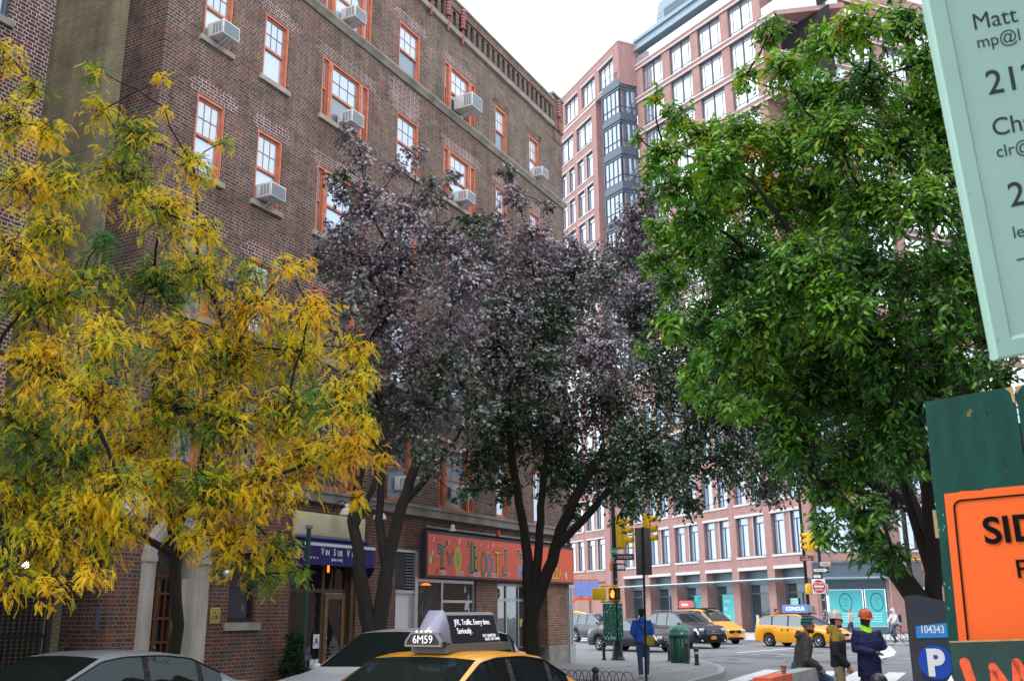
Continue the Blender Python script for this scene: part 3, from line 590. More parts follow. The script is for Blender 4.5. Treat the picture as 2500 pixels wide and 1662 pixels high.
def stroke(pts, r, m_, nm='flourish', y=-.172):
    b = MB(); vs = []; fs = []
    for i, (x, z) in enumerate(pts):
        a = pts[max(i - 1, 0)]; c = pts[min(i + 1, len(pts) - 1)]; dx, dz = c[0] - a[0], c[1] - a[1]; l = math.hypot(dx, dz) or 1; rr = r if isinstance(r, (int, float)) else r[i]
        vs += [(x - dz / l * rr, y, z + dx / l * rr), (x + dz / l * rr, y, z - dx / l * rr)]
    fs = [(2 * i, 2 * i + 1, 2 * i + 3, 2 * i + 2) for i in range(len(pts) - 1)]; b.add(vs, fs); return b.build(nm, m_, sg)
def spiral(cx, cz, r0, turns, a0, sgn=1, n=30): return [(cx + r0 * (1 - .85 * i / n) * math.cos(a0 + sgn * 2 * math.pi * turns * i / n), cz + r0 * (1 - .85 * i / n) * math.sin(a0 + sgn * 2 * math.pi * turns * i / n)) for i in range(n + 1)]
def bars(x0, x1, z0, z1, m_, y=-.174, nm='letter_stem'): b = MB(); b.box(x0, x1, y - .001, y, z0, z1); b.build(nm, m_, sg)
# T
bars(.98, 1.18, .24, .86, K_, -.170); bars(1.02, 1.14, .26, .86, GR); bars(.88, 1.28, .22, .26, K_)
for m_, r, y in ((Wt, .042, -.168), (K_, .026, -.171)):
    stroke(spiral(.84, .72, .15, 1.6, R(80), 1), r, m_, y=y); stroke([(.82, .87), (.95, .85), (1.1, .80), (1.25, .80), (1.38, .86)], r, m_, y=y); stroke(spiral(1.37, .92, .07, 1.3, R(-60), 1), r * .8, m_, y=y)
let('W', 1.62, .26, .62, K_, .62, Wt); stroke(spiral(1.42, .68, .05, 1.2, R(-90), -1), .014, K_); stroke(spiral(1.85, .68, .05, 1.2, R(-90), 1), .014, K_)
# the O as a pizza
def disc(cx, cz, r, m_, y, nm, wob=0, n=36, sx=1.): b = MB(); b.add([(cx, y, cz)] + [(cx + sx * (r + wob * math.sin(i * 2.6)) * math.cos(2 * math.pi * i / n), y, cz + (r + wob * math.sin(i * 2.6)) * math.sin(2 * math.pi * i / n)) for i in range(n)], [(0, i + 1, (i + 1) % n + 1) for i in range(n)]); b.build(nm, m_, sg)
disc(2.22, .52, .33, YE, -.170, 'pizza_crust', .02, sx=.85); disc(2.22, .52, .22, pm('pizza_green', (.45, .5, .12), .6, var=.5, scale=12), -.173, 'pizza_topping', .01, sx=.85)
# B
bars(3.20, 3.44, .18, 1.0, K_, -.170); bars(3.25, 3.40, .2, .98, GR); 
let('B', 3.62, .2, 1.08, K_, .62, Wt, .02); bars(3.62, 3.70, .28, .55, YE); bars(3.62, 3.70, .66, .92, YE)
for m_, r, y in ((Wt, .036, -.168), (K_, .022, -.171)): stroke(spiral(3.04, .93, .11, 1.4, R(60), 1), r, m_, y=y); stroke(spiral(3.04, .30, .11, 1.4, R(-60), -1), r, m_, y=y); stroke([(3.05, .19), (3.2, .17), (3.5, .18), (3.75, .24)], r, m_, y=y)
# O O
for cx, cz, rx, rz_, c in ((4.26, .44, .20, .30, GR2), (4.80, .42, .22, .24, BL_)):
    for m_, w_, y in ((K_, .055, -.169), (c, .042, -.172)): stroke([(cx + rx * math.cos(2 * math.pi * i / 28), cz + rz_ * math.sin(2 * math.pi * i / 28)) for i in range(29)], w_, m_, 'round_letter', y)
# T S
bars(5.34, 5.50, .12, .80, K_, -.170); bars(5.37, 5.47, .14, .78, YE); bars(5.12, 5.72, .74, .86, K_, -.170); bars(5.15, 5.69, .765, .835, YE, -.175); bars(5.26, 5.58, .12, .19, K_, -.172); bars(5.30, 5.54, .135, .175, YE, -.176)
for m_, r, y in ((Wt, .05, -.168), (K_, .032, -.171)):
    stroke([(6.10 + .11 * math.cos(a_), .78 + .12 * math.sin(a_)) for a_ in [R(d_) for d_ in range(-70, 260, 20)]] + [(6.02, .64), (6.12, .5), (6.16, .34), (6.08, .18), (5.92, .14), (5.84, .22)], r, m_, y=y); stroke(spiral(5.92, .30, .11, 1.2, R(-90), -1), r * .7, m_, y=y)
for s_, x, w_ in (('PIZZA', 1.18, .9), ('PO BOYS', 2.40, .85), ('SALADS', 3.70, .85), ('DELIVERY', 5.25, .85)): text(s_, .17, Wt, sg, TR(x, -.172, .08), w_, bold=.003, thick=.001)
for x, c in ((1.80, GR2), (3.05, GR2), (4.42, CR), (6.15, GR2)): stroke([(x - .04, .08), (x, .16), (x + .05, .2)], .03, c, 'garnish')
for x, z, c, l in ((.34, .52, CR, .3), (.48, .98, Wt, .14), (1.58, .95, CR, .14), (2.35, 1.0, Wt, .16), (.66, .45, GR2, .08), (4.05, .98, Wt, .1), (4.62, .95, Wt, .1), (5.05, 1.0, Wt, .12), (4.62, .78, CR, .09), (.72, .16, K_, .12), (6.45, .52, CR, .08), (6.45, .2, Wt, .09), (2.85, .52, K_, .06), (5.6, 1.0, Wt, .07)):
    stroke([(x - l * .3, z - l * .5), (x - l * .1, z), (x + l * .25, z + l * .5)], [l * .22, l * .3, l * .16], c, 'garnish')
stroke([(.28, .66), (.36, .52), (.42, .36)], .03, GR2, 'garnish', -.175)
for o in list(sg.children):
    if not (o.name.startswith('box_frame') or o.name.startswith('face')): o.matrix_basis = Matrix.Diagonal((.70, 1, 1, 1)) @ o.matrix_basis
text('To Go', .40, K_, sg, TR(5.42, -.174, .66), .8, bold=.006); text('To Go', .40, Wt, sg, TR(5.42, -.170, .66), .8, bold=.022)
text('WEST', .56, BL_, sg, TR(5.52, -.174, .12), .72, bold=.008); text('WEST', .56, Wt, sg, TR(5.52, -.170, .12), .72, bold=.022)
text('PIZZA', .52, YE, sg, TR(7.62, -.174, .14), .72, bold=.008); text('PIZZA', .52, K_, sg, TR(7.62, -.170, .14), .72, bold=.02); text('THE', .30, YE, sg, TR(7.3, -.174, .76), .8, bold=.006)
for x in (6.75, 8.45): stroke([(x, .36), (x + .05, .22), (x + .09, .1)], [.1, .06, .01], CR, 'garnish')
for k, (s, c_, lab) in enumerate(((10.53, MT['whitep'], 'white bell lamp over the left end of the tomato red sign'), (13.04, pm('lamp_red', (.55, .04, .02), .4), 'small red bell lamp over the middle of the tomato red sign'), (15.6, MT['whitep'], 'bell lamp over the right half of the tomato red sign, behind the trunk'))):
    t = bthing('sign_lamp', lab, 'lamp', s, -.02, 3.74, 'bell lamps along the tomato red sign')
    mb = MB(); mb.lathe([(.03, .17), (.05, .16), (.055, .08), (.10, 0)], (.1, -.42, .02), 14); mb.build('shade', c_, t)
    mb = MB(); mb.tube([(-.25, 0, .12), (-.1, -.1, .22), (.05, -.3, .3), (.1, -.42, .2)], .012, 8); mb.sphere((-.25, -.02, .12), .05, 8); mb.build('arm', MT['black'], t)
mb = MB(); mb.tube([bw(9.9, -.06, 3.84), bw(18.6, -.06, 3.84)], .035, 8); o = mb.build('conduit', MT['grey']); o['label'] = 'long grey conduit running above the tomato red sign'; o['category'] = 'conduit'
# clipped conifer by the wine bar
# ---------------------------------------------------------------- red brick building across the avenue
rb = thing('brick_tower', 'tall pinkish red brick building with gridded windows, glass corner bay and vacant shops', 'building', (17.93, 79.15, 0), R(90 - 157.7))
def frame(px, py, az):   # az of local +x, given from +Y clockwise; matrix relative to the tower root
    Mw = Matrix.Translation((px, py, 0)) @ Matrix.Rotation(R(90 - az), 4, 'Z')
    Rm = Matrix.Translation((17.93, 79.15, 0)) @ Matrix.Rotation(R(90 - 157.7), 4, 'Z')
    return Rm.inverted() @ Mw
FR = Matrix.Identity(4); FLf = frame(9.5, 98.1, 156.0); FM = frame(13.56, 94.25, 146.0)
DF = MT['frame']; WH = MT['white']
def tobj(o, F): o.matrix_basis = F @ o.matrix_basis; return o
def grid_window(w, h, kind, gm):
    """tower window: dark frame, transom bars and centre mullion"""
    f = MB(); t = .07
    f.box(0, t, .0, .1, 0, h); f.box(w - t, w, .0, .1, 0, h); f.box(t, w - t, 0, .1, h - t, h); f.box(t, w - t, 0, .1, 0, t)
    if kind == 3:
        f.box(w / 2 - .06, w / 2 + .06, -.02, .1, t, h - t)
        for a, b in ((t, w / 2 - .06), (w / 2 + .06, w - t)): f.box(a, b, .02, .1, h * .83, h * .83 + .06); f.box(a, b, .02, .1, h * .13, h * .13 + .05)
        f.box(w * .16, w * .16 + .05, .025, .09, h * .13, h * .83); f.box(w * .84 - .05, w * .84, .025, .09, h * .13, h * .83)
    elif kind == 1:
        for k in (.33, .66): f.box(w * k - .03, w * k + .03, .0, .1, t, h - t)
        f.box(t, w - t, .02, .1, h * .8, h * .8 + .06)
    else:
        f.box(w * .34 - .03, w * .34 + .03, 0, .1, t, h * .8); f.box(t, w - t, .01, .1, h * .8, h * .8 + .07)
    fo = f.build('window', DF, rb); g = MB(); g.box(t, w - t, .06, .07, t, h - t); g.build('pane', gm, fo); return fo
# --- street wall R
RX = [(-19.2, -15.3), (-14.35, -10.6), (-9.7, -5.93), (-5.0, -1.28), (-.35, 3.33), (4.22, 7.9)]
RF = [(5.68, 8.73), (9.78, 12.83), (13.88, 16.93), (17.98, 21.0)]
ops = [(a, b, z0, z1) for a, b in RX for z0, z1 in RF] + [(a, b, .02, 4.62, 1.15) for a, b in RX]
mb = MB(); wall(mb, -20.6, 8.9, 0, 23.2, ops, rev=.55); mb.box(-20.6, 8.9, .3, 12, 23.0, 23.2)
for a, b in RX:
    for z0, z1 in RF: c = (a + b) / 2; mb.box(c - .32, c + .32, .12, .5, z0, z1)
    mb.add([((a + b) / 2, -.004, 4.62), ((a + b) / 2 + .04, -.004, 4.62), ((a + b) / 2 + .04, -.004, 5.5), ((a + b) / 2, -.004, 5.5)], [(0, 1, 2, 3)], 1)
mb.build('street_wall', [MT['red'], MT['grey']], rb)
mb = MB()
for a, b in RX:
    for z0, z1 in RF: mb.box(a - .05, b + .05, -.08, .12, z0 - .16, z0 - .003); mb.box(a - .05, b + .05, -.06, .10, z1 + .003, z1 + .20); c = (a + b) / 2; mb.box(c - .36, c - .31, .05, .12, z0, z1); mb.box(c + .31, c + .36, .05, .12, z0, z1)
    mb.box(a - .05, b + .05, -.06, .10, 4.623, 4.86)
mb.box(-20.7, 8.95, -.1, .5, 23.2, 23.4); mb.build('white_trim', WH, rb)
gw = None
for a, b in RX:
    c = (a + b) / 2
    for z0, z1 in RF:
        for x0 in (a + .04, c + .37):
            if gw is None: gw = grid_window(c - a - .41, 3.05, 2, MT['lowgl']); gw.location = (x0, .22, z0)
            else: copy_part(gw, rb, (x0, .22, z0))
def shopbay(F, a, b, z1, poster, door=False, tower=rb, y=.9):
    f = MB(); t = .09
    f.box(a, b, y - .15, y + .2, 3.55, z1); f.box(a, a + .3, y, y + .12, .5, 3.55); f.box(b - .16, b, y, y + .12, .5, 3.55); f.box(a + .3, b - .16, y, y + .1, 2.85, 2.95); f.box(a, b, y - .06, y + .2, .0, .5)
    if door: f.box((a + b) / 2 - .05, (a + b) / 2 + .05, y, y + .12, .5, 2.85); f.box((a + b) / 2 + .5, (a + b) / 2 + .58, y, y + .12, .5, 2.85)
    o = tobj(f.build('shop_front', MT['steelblue'], tower), F)
    g = MB(); g.box(a + .3, b - .16, y + .06, y + .07, .5, 3.55); g.build('pane', glass_mat('vacant_glass', (.035, .05, .06), (.7, .8, .85), .03, .14, .05), o)
    if poster:
        x0, x1, zt = poster[:3]; p = MB(); p.box(x0, x1, y - .02, y + .0, .55, zt); po = p.build('poster', MT['teal'], o)
        for i, w_ in enumerate(poster[3]): text(w_, .52, MT['tealp'], po, TR(x0 + .18, y - .024, zt - .65 - i * .62), .8, align='LEFT', thick=.001, bold=.01)
        if poster[4]:
            cx, cz = poster[4]; b2 = MB(); n = 30; k = []
            for r_ in (.52, .44): k.append([(cx + r_ * .8 * math.cos(2 * math.pi * i / n), cz + r_ * 1.15 * math.sin(2 * math.pi * i / n)) for i in range(n + 1)])
            ring(b2, k[0], k[1], y - .026, y - .022); b2.build('ring_print', pm('deep_teal', (.01, .14, .17), .6), po)
            for i in range(3): text(('store', 'for', 'rent')[i], .15, pm('deep_teal2', (.01, .14, .17), .6), po, TR(cx, y - .024, cz + .2 - i * .22), .9, thick=.001)
    return o
shopbay(FR, *RX[5], 4.6, None, True); shopbay(FR, *RX[4], 4.6, None); shopbay(FR, *RX[3], 4.6, (-4.15, -1.7, 2.9, ('Store', 'for', 'Rent'), None)); shopbay(FR, *RX[2], 4.6, (-8.4, -6.3, 2.9, (), (-7.4, 2.2))); shopbay(FR, *RX[1], 4.6, None, True); shopbay(FR, *RX[0], 4.6, None, True)
for x, z in ((4.7, 1.6), (6.7, 1.6)): b = MB(); b.box(x, x + .9, .86, .88, .6, 2.5); b.build('frosted_panel', MT['tealp'], rb)
for x, w_ in ((.35, .35), (2.2, .5)): b = MB(); b.box(x, x + w_, .84, .87, .55, 1.3); b.build('notice', MT['white'], rb)
# glass canopy
mb = MB(); mb.add([(-19.3, .0, 3.78), (8.9, .0, 3.78), (8.9, -1.0, 3.88), (-19.3, -1.0, 3.88)], [(0, 1, 2, 3)]); mb.add([(-19.3, -1.0, 3.83), (8.9, -1.0, 3.83), (8.9, -1.0, 3.90), (-19.3, -1.0, 3.90)], [(0, 1, 2, 3)])
for a, b in RX:
    for x in (a + .2, b - .2): mb.add([(x, 0, 3.6), (x + .04, 0, 3.6), (x + .04, -1.0, 3.84), (x, -1.0, 3.84), (x, 0, 3.76), (x + .04, 0, 3.76)], [(0, 1, 2, 3), (4, 5, 2, 3)])
mb.build('glass_canopy', MT['railglass'], rb)
# --- corner block at the right end: angled face then the side street face
FC = frame(21.28, 70.95, 108.); FS = frame(25.9, 69.45, 66.)
mb = MB(); wall(mb, 0, 4.85, 0, 23.2, [(.25, 4.6, .02, 4.3), (.25, 4.6, 5.5, 8.9), (.25, 4.6, 9.8, 12.9), (.25, 4.6, 13.9, 16.9)], rev=.3); tobj(mb.build('corner_wall', MT['red'], rb), FC)
for z0, z1 in ((5.5, 8.9), (9.8, 12.9), (13.9, 16.9)):
    f = MB()
    for x in (.25, 1.7, 3.15, 4.53): f.box(x, x + .07, .1, .2, z0, z1)
    for z in (z0, z0 + .6, z1 - .6, z1 - .07): f.box(.32, 4.53, .11, .19, z, z + .07)
    o = tobj(f.build('window', DF, rb), FC); g = MB(); g.box(.3, 4.55, .15, .16, z0, z1); g.build('pane', MT['lowgl'], o)
f = MB(); f.box(-.2, 5.1, -.12, .3, 3.75, 4.75); f.box(-.2, 5.1, -.2, .3, 4.75, 4.9); f.box(.25, .6, .1, .25, 0, 3.75); f.box(3.02, 3.12, .1, .25, .5, 3.2); f.box(4.5, 4.6, .1, .25, 0, 3.75); f.box(.6, 4.5, .09, .26, 3.0, 3.12); f.box(.6, 4.5, .16, .2, 3.12, 3.75); f.box(.25, 4.6, .08, .26, 0, .5); f.box(.25, 4.6, .05, .26, 4.3, 5.5)
o = tobj(f.build('corner_shop_front', MT['steelblue'], rb), FC)
for x0, x1, cx in ((.75, 2.98, 1.85), (3.16, 4.46, 3.9)):
    p = MB(); p.box(x0, x1, .12, .14, .55, 2.98); po = p.build('poster', MT['teal'], o); n = 30
    b2 = MB(); ring(b2, *[[(cx + r_ * .78 * math.cos(2 * math.pi * i / n), 2.15 + r_ * 1.12 * math.sin(2 * math.pi * i / n)) for i in range(n + 1)] for r_ in (.56, .49)], .112, .117); b2.build('ring_print', pm('deep_teal3', (.01, .16, .19), .6), po)
    for i, w_ in enumerate(('store', 'for', 'rent')): text(w_, .15, pm('deep_teal4', (.01, .16, .19), .6), po, TR(cx, .115, 2.3 - i * .2), .9, thick=.001)
    b2 = MB()
    for i in range(4): b2.box(x0 + .3, x1 - .3, .113, .117, 1.35 - i * .17, 1.40 - i * .17)
    b2.build('small_print', MT['tealp'], po)
cm = MB(); cm.add([(-.1, 0, 3.68), (5.2, 0, 3.68), (5.2, -1.0, 3.80), (-.1, -1.0, 3.80)], [(0, 1, 2, 3)]); cm.add([(-.1, -1.0, 3.74), (5.2, -1.0, 3.74), (5.2, -1.0, 3.82), (-.1, -1.0, 3.82)], [(0, 1, 2, 3)]); tobj(cm.build('glass_canopy', MT['railglass'], rb), FC)
sx_ = [(1.4, 4.6), (5.6, 9.0), (10., 13.4), (14.4, 17.8), (18.8, 22.2)]
mb = MB(); wall(mb, 0, 30, 0, 23.2, [(a, b, z0, z1) for a, b in sx_ for z0, z1 in RF] + [(a, b, .02, 4.3, .6) for a, b in sx_], rev=.4); tobj(mb.build('side_street_wall', MT['red'], rb), FS)
for a, b in sx_[:4]:
    for z0, z1 in RF[:3]: o = copy_part(gw, rb, (0, 0, 0)); o.matrix_basis = FS @ TR(a + .1, .2, z0); o = copy_part(gw, rb, (0, 0, 0)); o.matrix_basis = FS @ TR(a + 1.7, .2, z0)
    f = MB(); f.box(a, b, .3, .36, .0, .4); f.box(a, b, .3, .5, 3.2, 4.3); f.box((a + b) / 2 - .05, (a + b) / 2 + .05, .28, .36, .4, 3.2); f.box(a, a + .12, .28, .36, .4, 3.2)
    o = tobj(f.build('shop_front', MT['steelblue'], rb), FS); g = MB(); g.box(a, b, .33, .34, .4, 3.2); g.build('pane', MT['tealp'] if a < 5 else MT['lowgl'], o)
mb = MB()
for a, b in sx_:
    for z0, z1 in RF: mb.box(a - .05, b + .05, -.08, .12, z0 - .16, z0 - .003); mb.box(a - .05, b + .05, -.06, .10, z1 + .003, z1 + .2)
tobj(mb.build('white_trim', WH, rb), FS)
cam_ = thing('wall_camera', 'small round security camera on the brick corner pier by the teal posters', 'camera', FR @ Vector((0, 0, 0)), 0); cam_.matrix_basis = (Matrix.Translation((17.93, 79.15, 0)) @ Matrix.Rotation(R(90 - 157.7), 4, 'Z')) @ FS @ TR(.6, -.15, 3.3)
b = MB(); b.sphere((0, 0, 0), .12, 12); b.build('dome', MT['grey'], cam_); b = MB(); b.box(-.05, .05, .02, .16, -.03, .08); b.build('mount', MT['whitep'], cam_)
# --- block L
LZ = [55.1, 50.95, 47.05, 43.2, 39.4, 35.5, 31.7, 27.9, 24.05, 20.2, 16.4, 12.6, 8.65]
LX = [(-4.72, -1.10), (-8.85, -5.46), (-13.0, -9.6)]
UX = [(.83, 4.05), (-3.28, -.08), (-7.5, -4.2), (-11.6, -8.4)]
ops = [(a, b, z - 3.0, z) for a, b in LX for z in LZ] + [(a, b, .02, 4.5) for a, b in LX]
mb = MB(); wall(mb, -14, 0, 0, 56.3, ops, rev=.28); wall(mb, -14, 5.27, 56.3, 60.9, [(a, b, 56.85, 59.72) for a, b in UX], rev=.28)
mb.add([(0, 0, 0), (0, 3, 0), (0, 3, 56.3), (0, 0, 56.3)], [(0, 1, 2, 3)]); mb.add([(5.27, 0, 55.9), (5.27, 4, 55.9), (5.27, 4, 60.9), (5.27, 0, 60.9)], [(0, 1, 2, 3)])
mb.add([(-14, 0, 60.9), (5.27, 0, 60.9), (5.27, 4, 60.9), (-14, 12, 60.9)], [(0, 1, 2, 3)]); mb.add([(0, 0, 56.3), (5.27, 0, 56.3), (5.27, 4, 56.3), (0, 4, 56.3)], [(0, 1, 2, 3)]); mb.add([(-14, 0, 0), (-14, 12, 0), (-14, 12, 60.9), (-14, 0, 60.9)], [(0, 1, 2, 3)])
for a, b in LX:
    for z in LZ[1:]: c = (a + b) / 2; mb.box(c - .25, c + .25, .02, .27, z - 3.0, z)
    mb.box(a, b, .27, .3, .02, 4.5)
tobj(mb.build('north_block_wall', MT['red'], rb), FLf)
mb = MB(); mb.box(-14, 5.33, -.08, .3, 60.9, 61.15); mb.box(5.27, 5.35, .3, 4, 60.9, 61.15); mb.box(-14, .05, -.08, .1, 56.2, 56.4)
for a, b in LX:
    for z in LZ:
        mb.box(a - .05, b + .05, -.07, .1, z + .003, z + .14); mb.box(a - .05, b + .05, -.07, .1, z - 3.12, z - 3.003)
        if z < 55: c = (a + b) / 2; mb.box(c - .29, c - .24, -.0, .1, z - 3, z); mb.box(c + .24, c + .29, -.0, .1, z - 3, z)
for a, b in UX: mb.box(a - .05, b + .05, -.07, .1, 59.723, 59.86); mb.box(a - .05, b + .05, -.07, .1, 56.73, 56.847)
tobj(mb.build('white_trim', WH, rb), FLf)
w3 = grid_window(3.2, 2.87, 1, MT['skygl']); w3.matrix_basis = FLf @ TR(UX[0][0], .18, 56.85)
for a, b in UX[1:]: o = copy_part(w3, rb, (0, 0, 0)); o.matrix_basis = FLf @ TR(a, .18, 56.85)
w4 = grid_window(3.4, 3.0, 3, MT['skygl']); w4.matrix_basis = FLf @ TR(LX[0][0], .16, 52.1)
for a, b in LX[1:]: o = copy_part(w4, rb, (0, 0, 0)); o.matrix_basis = FLf @ TR(a, .16, 52.1)
w5 = None
for i, z in enumerate(LZ[1:]):
    if 4 <= i <= 8: continue
    for a, b in LX[:2]:
        for x0 in (a, (a + b) / 2 + .25):
            wd = (b - a) / 2 - .25
            if w5 is None: w5 = grid_window(1.48, 3.0, 2, MT['skygl']); o = w5
            else: o = copy_part(w5, rb, (0, 0, 0))
            o.matrix_basis = FLf @ TR(x0, .16, z - 3.0)
f = MB()
for i, z in enumerate(LZ[1:]):
    if not 4 <= i <= 8: continue
    for a, b in LX: f.box(a, b, .18, .2, z - 3, z)
o = tobj(f.build('mid_storey_panes', MT['skygl'], rb), FLf); o['kind'] = 'stuff'
mb = MB(); mb.tube([(-14, .4, 61.8), (5.1, .4, 61.8)], .02, 4)
for i in range(14): mb.tube([(-13.5 + i * 1.4, .4, 61.1), (-13.5 + i * 1.4, .4, 61.85)], .02, 4)
tobj(mb.build('roof_rail', MT['alu'], rb), FLf)
# --- main set-back mass M
MX = [(1.02, 4.10), (5.2, 8.28), (9.27, 12.40), (13.38, 16.5)]
MZ = [57.85, 53.95, 50.1, 46.2, 42.3, 38.4, 34.5, 30.6, 26.7]
ops = [(a, b, z - 3.2, z) for a, b in MX for z in MZ]
mb = MB(); wall(mb, 0, 17.45, 23, 58.45, ops, rev=.35)
mb.add([(17.45, 0, 23), (17.45, 3, 23), (17.45, 3, 58.4), (17.45, 0, 58.4)], [(0, 1, 2, 3)])
for i_, z in enumerate(MZ):
    mb.box(0, 19.25 if i_ % 2 else 17.5, -.10, .0, z + .02, z + .50)
    if i_ % 2: mb.prism([(17.45, 0), (19.25, -.1), (23.5, 4.2), (21.5, 5.5), (17.45, 5.5)], z + .02, z + .5, axis='z')
tobj(mb.build('main_wall', MT['red'], rb), FM)
mb = MB()
for i_, z in enumerate(MZ):
    for dz in (-.06, .45): mb.box(0, 19.3 if i_ % 2 else 17.5, -.18, -.09, z + dz, z + dz + .12)
tobj(mb.build('white_trim', WH, rb), FM)
w6 = None
for i, z in enumerate(MZ):
    for a, b in MX:
        if w6 is None: w6 = grid_window(3.1, 3.2, 3, MT['skygl']); o = w6
        elif i > 6: continue
        else: o = copy_part(w6, rb, (0, 0, 0))
        o.matrix_basis = FM @ TR(a, .2, z - 3.2)
# recess wall behind the corner balconies
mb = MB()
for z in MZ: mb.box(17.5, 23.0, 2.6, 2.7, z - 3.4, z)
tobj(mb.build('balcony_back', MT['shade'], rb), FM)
for z in MZ[1:6:2]:
    g = MB(); z0 = z + .5; g.add([(17.5, .05, z0), (19.2, -.05, z0), (19.2, -.05, z0 + 1.15), (17.5, .05, z0 + 1.15)], [(0, 1, 2, 3)]); g.add([(19.2, -.05, z0), (23.0, 3.9, z0), (23.0, 3.9, z0 + 1.15), (19.2, -.05, z0 + 1.15)], [(0, 1, 2, 3)])
    tobj(g.build('balcony_glass', MT['railglass'], rb), FM)
# side face of the set-back mass
FE = frame(*(FM_w := (Matrix.Translation((13.56, 94.25, 0)) @ Matrix.Rotation(R(90 - 146.), 4, 'Z') @ Vector((19.25, -.1, 0))))[:2], 68.)
SX = [(4.6, 7.6), (8.6, 11.7), (12.7, 15.8), (16.8, 19.9), (20.9, 24.0), (25., 28.)]
mb = MB(); wall(mb, 3.6, 30, 23, 60, [(a, b, z - 3.2, z) for a, b in SX for z in [61.7] + MZ if z < 60], y=.5, rev=.35)
for z in MZ: mb.box(0, 30, .38, .5, z + .02, z + .5)
mb.add([(3.6, .5, 23), (3.6, 4, 23), (3.6, 4, 60), (3.6, .5, 60)], [(0, 1, 2, 3)])
tobj(mb.build('side_wall', MT['red'], rb), FE)
mb = MB()
for z in MZ:
    for dz in (-.06, .45): mb.box(.05, 30, -.09 if 0 else .29, .38, z + dz, z + dz + .12)
tobj(mb.build('white_trim', WH, rb), FE)
for i, z in enumerate(MZ[:4]):
    for a, b in SX[:5]: o = copy_part(w6, rb, (0, 0, 0)); o.matrix_basis = FE @ TR(a, .7, z - 3.2)
g = MB()
for z in MZ[4:]:
    for a, b in SX: g.box(a, b, .75, .78, z - 3.2, z)
o = tobj(g.build('mid_storey_panes', MT['skygl'], rb), FE); o['kind'] = 'stuff'
# glass storey, cornice and penthouse
f = MB()
for i in range(13): x = .1 + i * 1.5; f.box(x, x + .08, .9, 1.0, 58.4, 60.1)
f.box(0, 19, .9, 1.0, 58.45, 58.6)
tobj(f.build('glass_storey', DF, rb), FM); g = MB(); g.box(0, 19, .96, .97, 58.5, 60.1); g.add([(0, .1, 58.5), (19, .1, 58.5), (19, .1, 59.5), (0, .1, 59.5)], [(0, 1, 2, 3)]); tobj(g.build('glass_storey_pane', MT['skygl'], rb), FM)
mb = MB(); mb.box(0, 22, -.25, 4, 60.1, 60.5); mb.box(0, 22, -.05, 4, 60.5, 61.1); mb.box(0, 22, -.3, 4, 61.1, 61.5); tobj(mb.build('steel_cornice', MT['steelblue2'], rb), FM)
mb = MB(); mb.prism([(-.8, 61.5), (1.6, 62.3), (2.4, 65.5), (22, 65.5), (22, 61.5)], 1.6, 8); tobj(mb.build('penthouse', MT['steelblue2'], rb), FM)
mb = MB()
for a in (3.2, 8.5, 13.8): mb.box(a, a + 4.2, 1.55, 1.62, 62.6, 64.3)
tobj(mb.build('louvre_window', MT['steelblue'], rb), FM)
mb = MB()
for z in (62.0, 62.45): mb.tube([(-.3, -.1, z), (22, -.1, z)], .02, 4)
for i in range(20): mb.tube([(i * 1.1, -.1, 61.5), (i * 1.1, -.1, 62.45)], .018, 4)
tobj(mb.build('roof_rail', MT['steelblue'], rb), FM)
# glass corner bay between the block and the main wall
bl = (10.05, 95.75); bc = (11.6, 93.45); br = (13.5, 94.3)
Ri = (Matrix.Translation((17.93, 79.15, 0)) @ Matrix.Rotation(R(90 - 157.7), 4, 'Z')).inverted()
def loc(p): q = Ri @ Vector((*p, 0)); return (q.x, q.y)
Lb, Cb, Rb = loc(bl), loc(bc), loc(br); bk = loc((12.6, 97.5))
def off(p, k): c = ((Lb[0] + Rb[0] + bk[0]) / 3, (Lb[1] + Rb[1] + bk[1]) / 3); return (p[0] + (p[0] - c[0]) * k, p[1] + (p[1] - c[1]) * k)
gl = MB(); fr = MB(); sp = MB()
bz = [56.0 - 3.95 * i for i in range(8)]
for i, z in enumerate(bz):
    zb = z - 3.95
    gl.prism([Lb, Cb, Rb, bk], zb + .55, z - .75, axis='z')
    poly = [off(Lb, .06), off(Cb, .06), off(Rb, .02), bk]
    sp.prism(poly, z - .75, z - .55, axis='z'); sp.prism([off(Lb, .11), off(Cb, .11), off(Rb, .02), bk], z - .5, z - .38, axis='z'); sp.prism(poly, z - .30, z + .15, axis='z'); sp.prism([off(Lb, .02), off(Cb, .02), off(Rb, .01), bk], z + .15, z + .55, axis='z')
    for p, q, n in ((Lb, Cb, 4), (Cb, Rb, 3)):
        for k in range(n + 1):
            x = p[0] + (q[0] - p[0]) * k / n; y = p[1] + (q[1] - p[1]) * k / n; x, y = off((x, y), .012); r = .09 if k in (0, n) else .045
            fr.box(x - r, x + r, y - r, y + r, zb + .5, z - .7)
        a = off(p, .015); c = off(q, .015); fr.tube([(*a, zb + 1.25), (*c, zb + 1.25)], .05, 4)
gl.build('corner_bay_glass', MT['skygl2'], rb); fr.build('corner_bay_frame', DF, rb); sp.build('corner_bay_bands', MT['steelblue'], rb)
rl = MB()
for p, q, n in ((Lb, Cb, 12), (Cb, Rb, 9)):
    for k in range(n + 1): x = p[0] + (q[0] - p[0]) * k / n; y = p[1] + (q[1] - p[1]) * k / n; rl.tube([(x, y, 56.5), (x, y, 57.4)], .02, 4)
    rl.tube([(*p, 57.4), (*q, 57.4)], .03, 4)
rl.build('bay_rail', MT['steelblue'], rb)
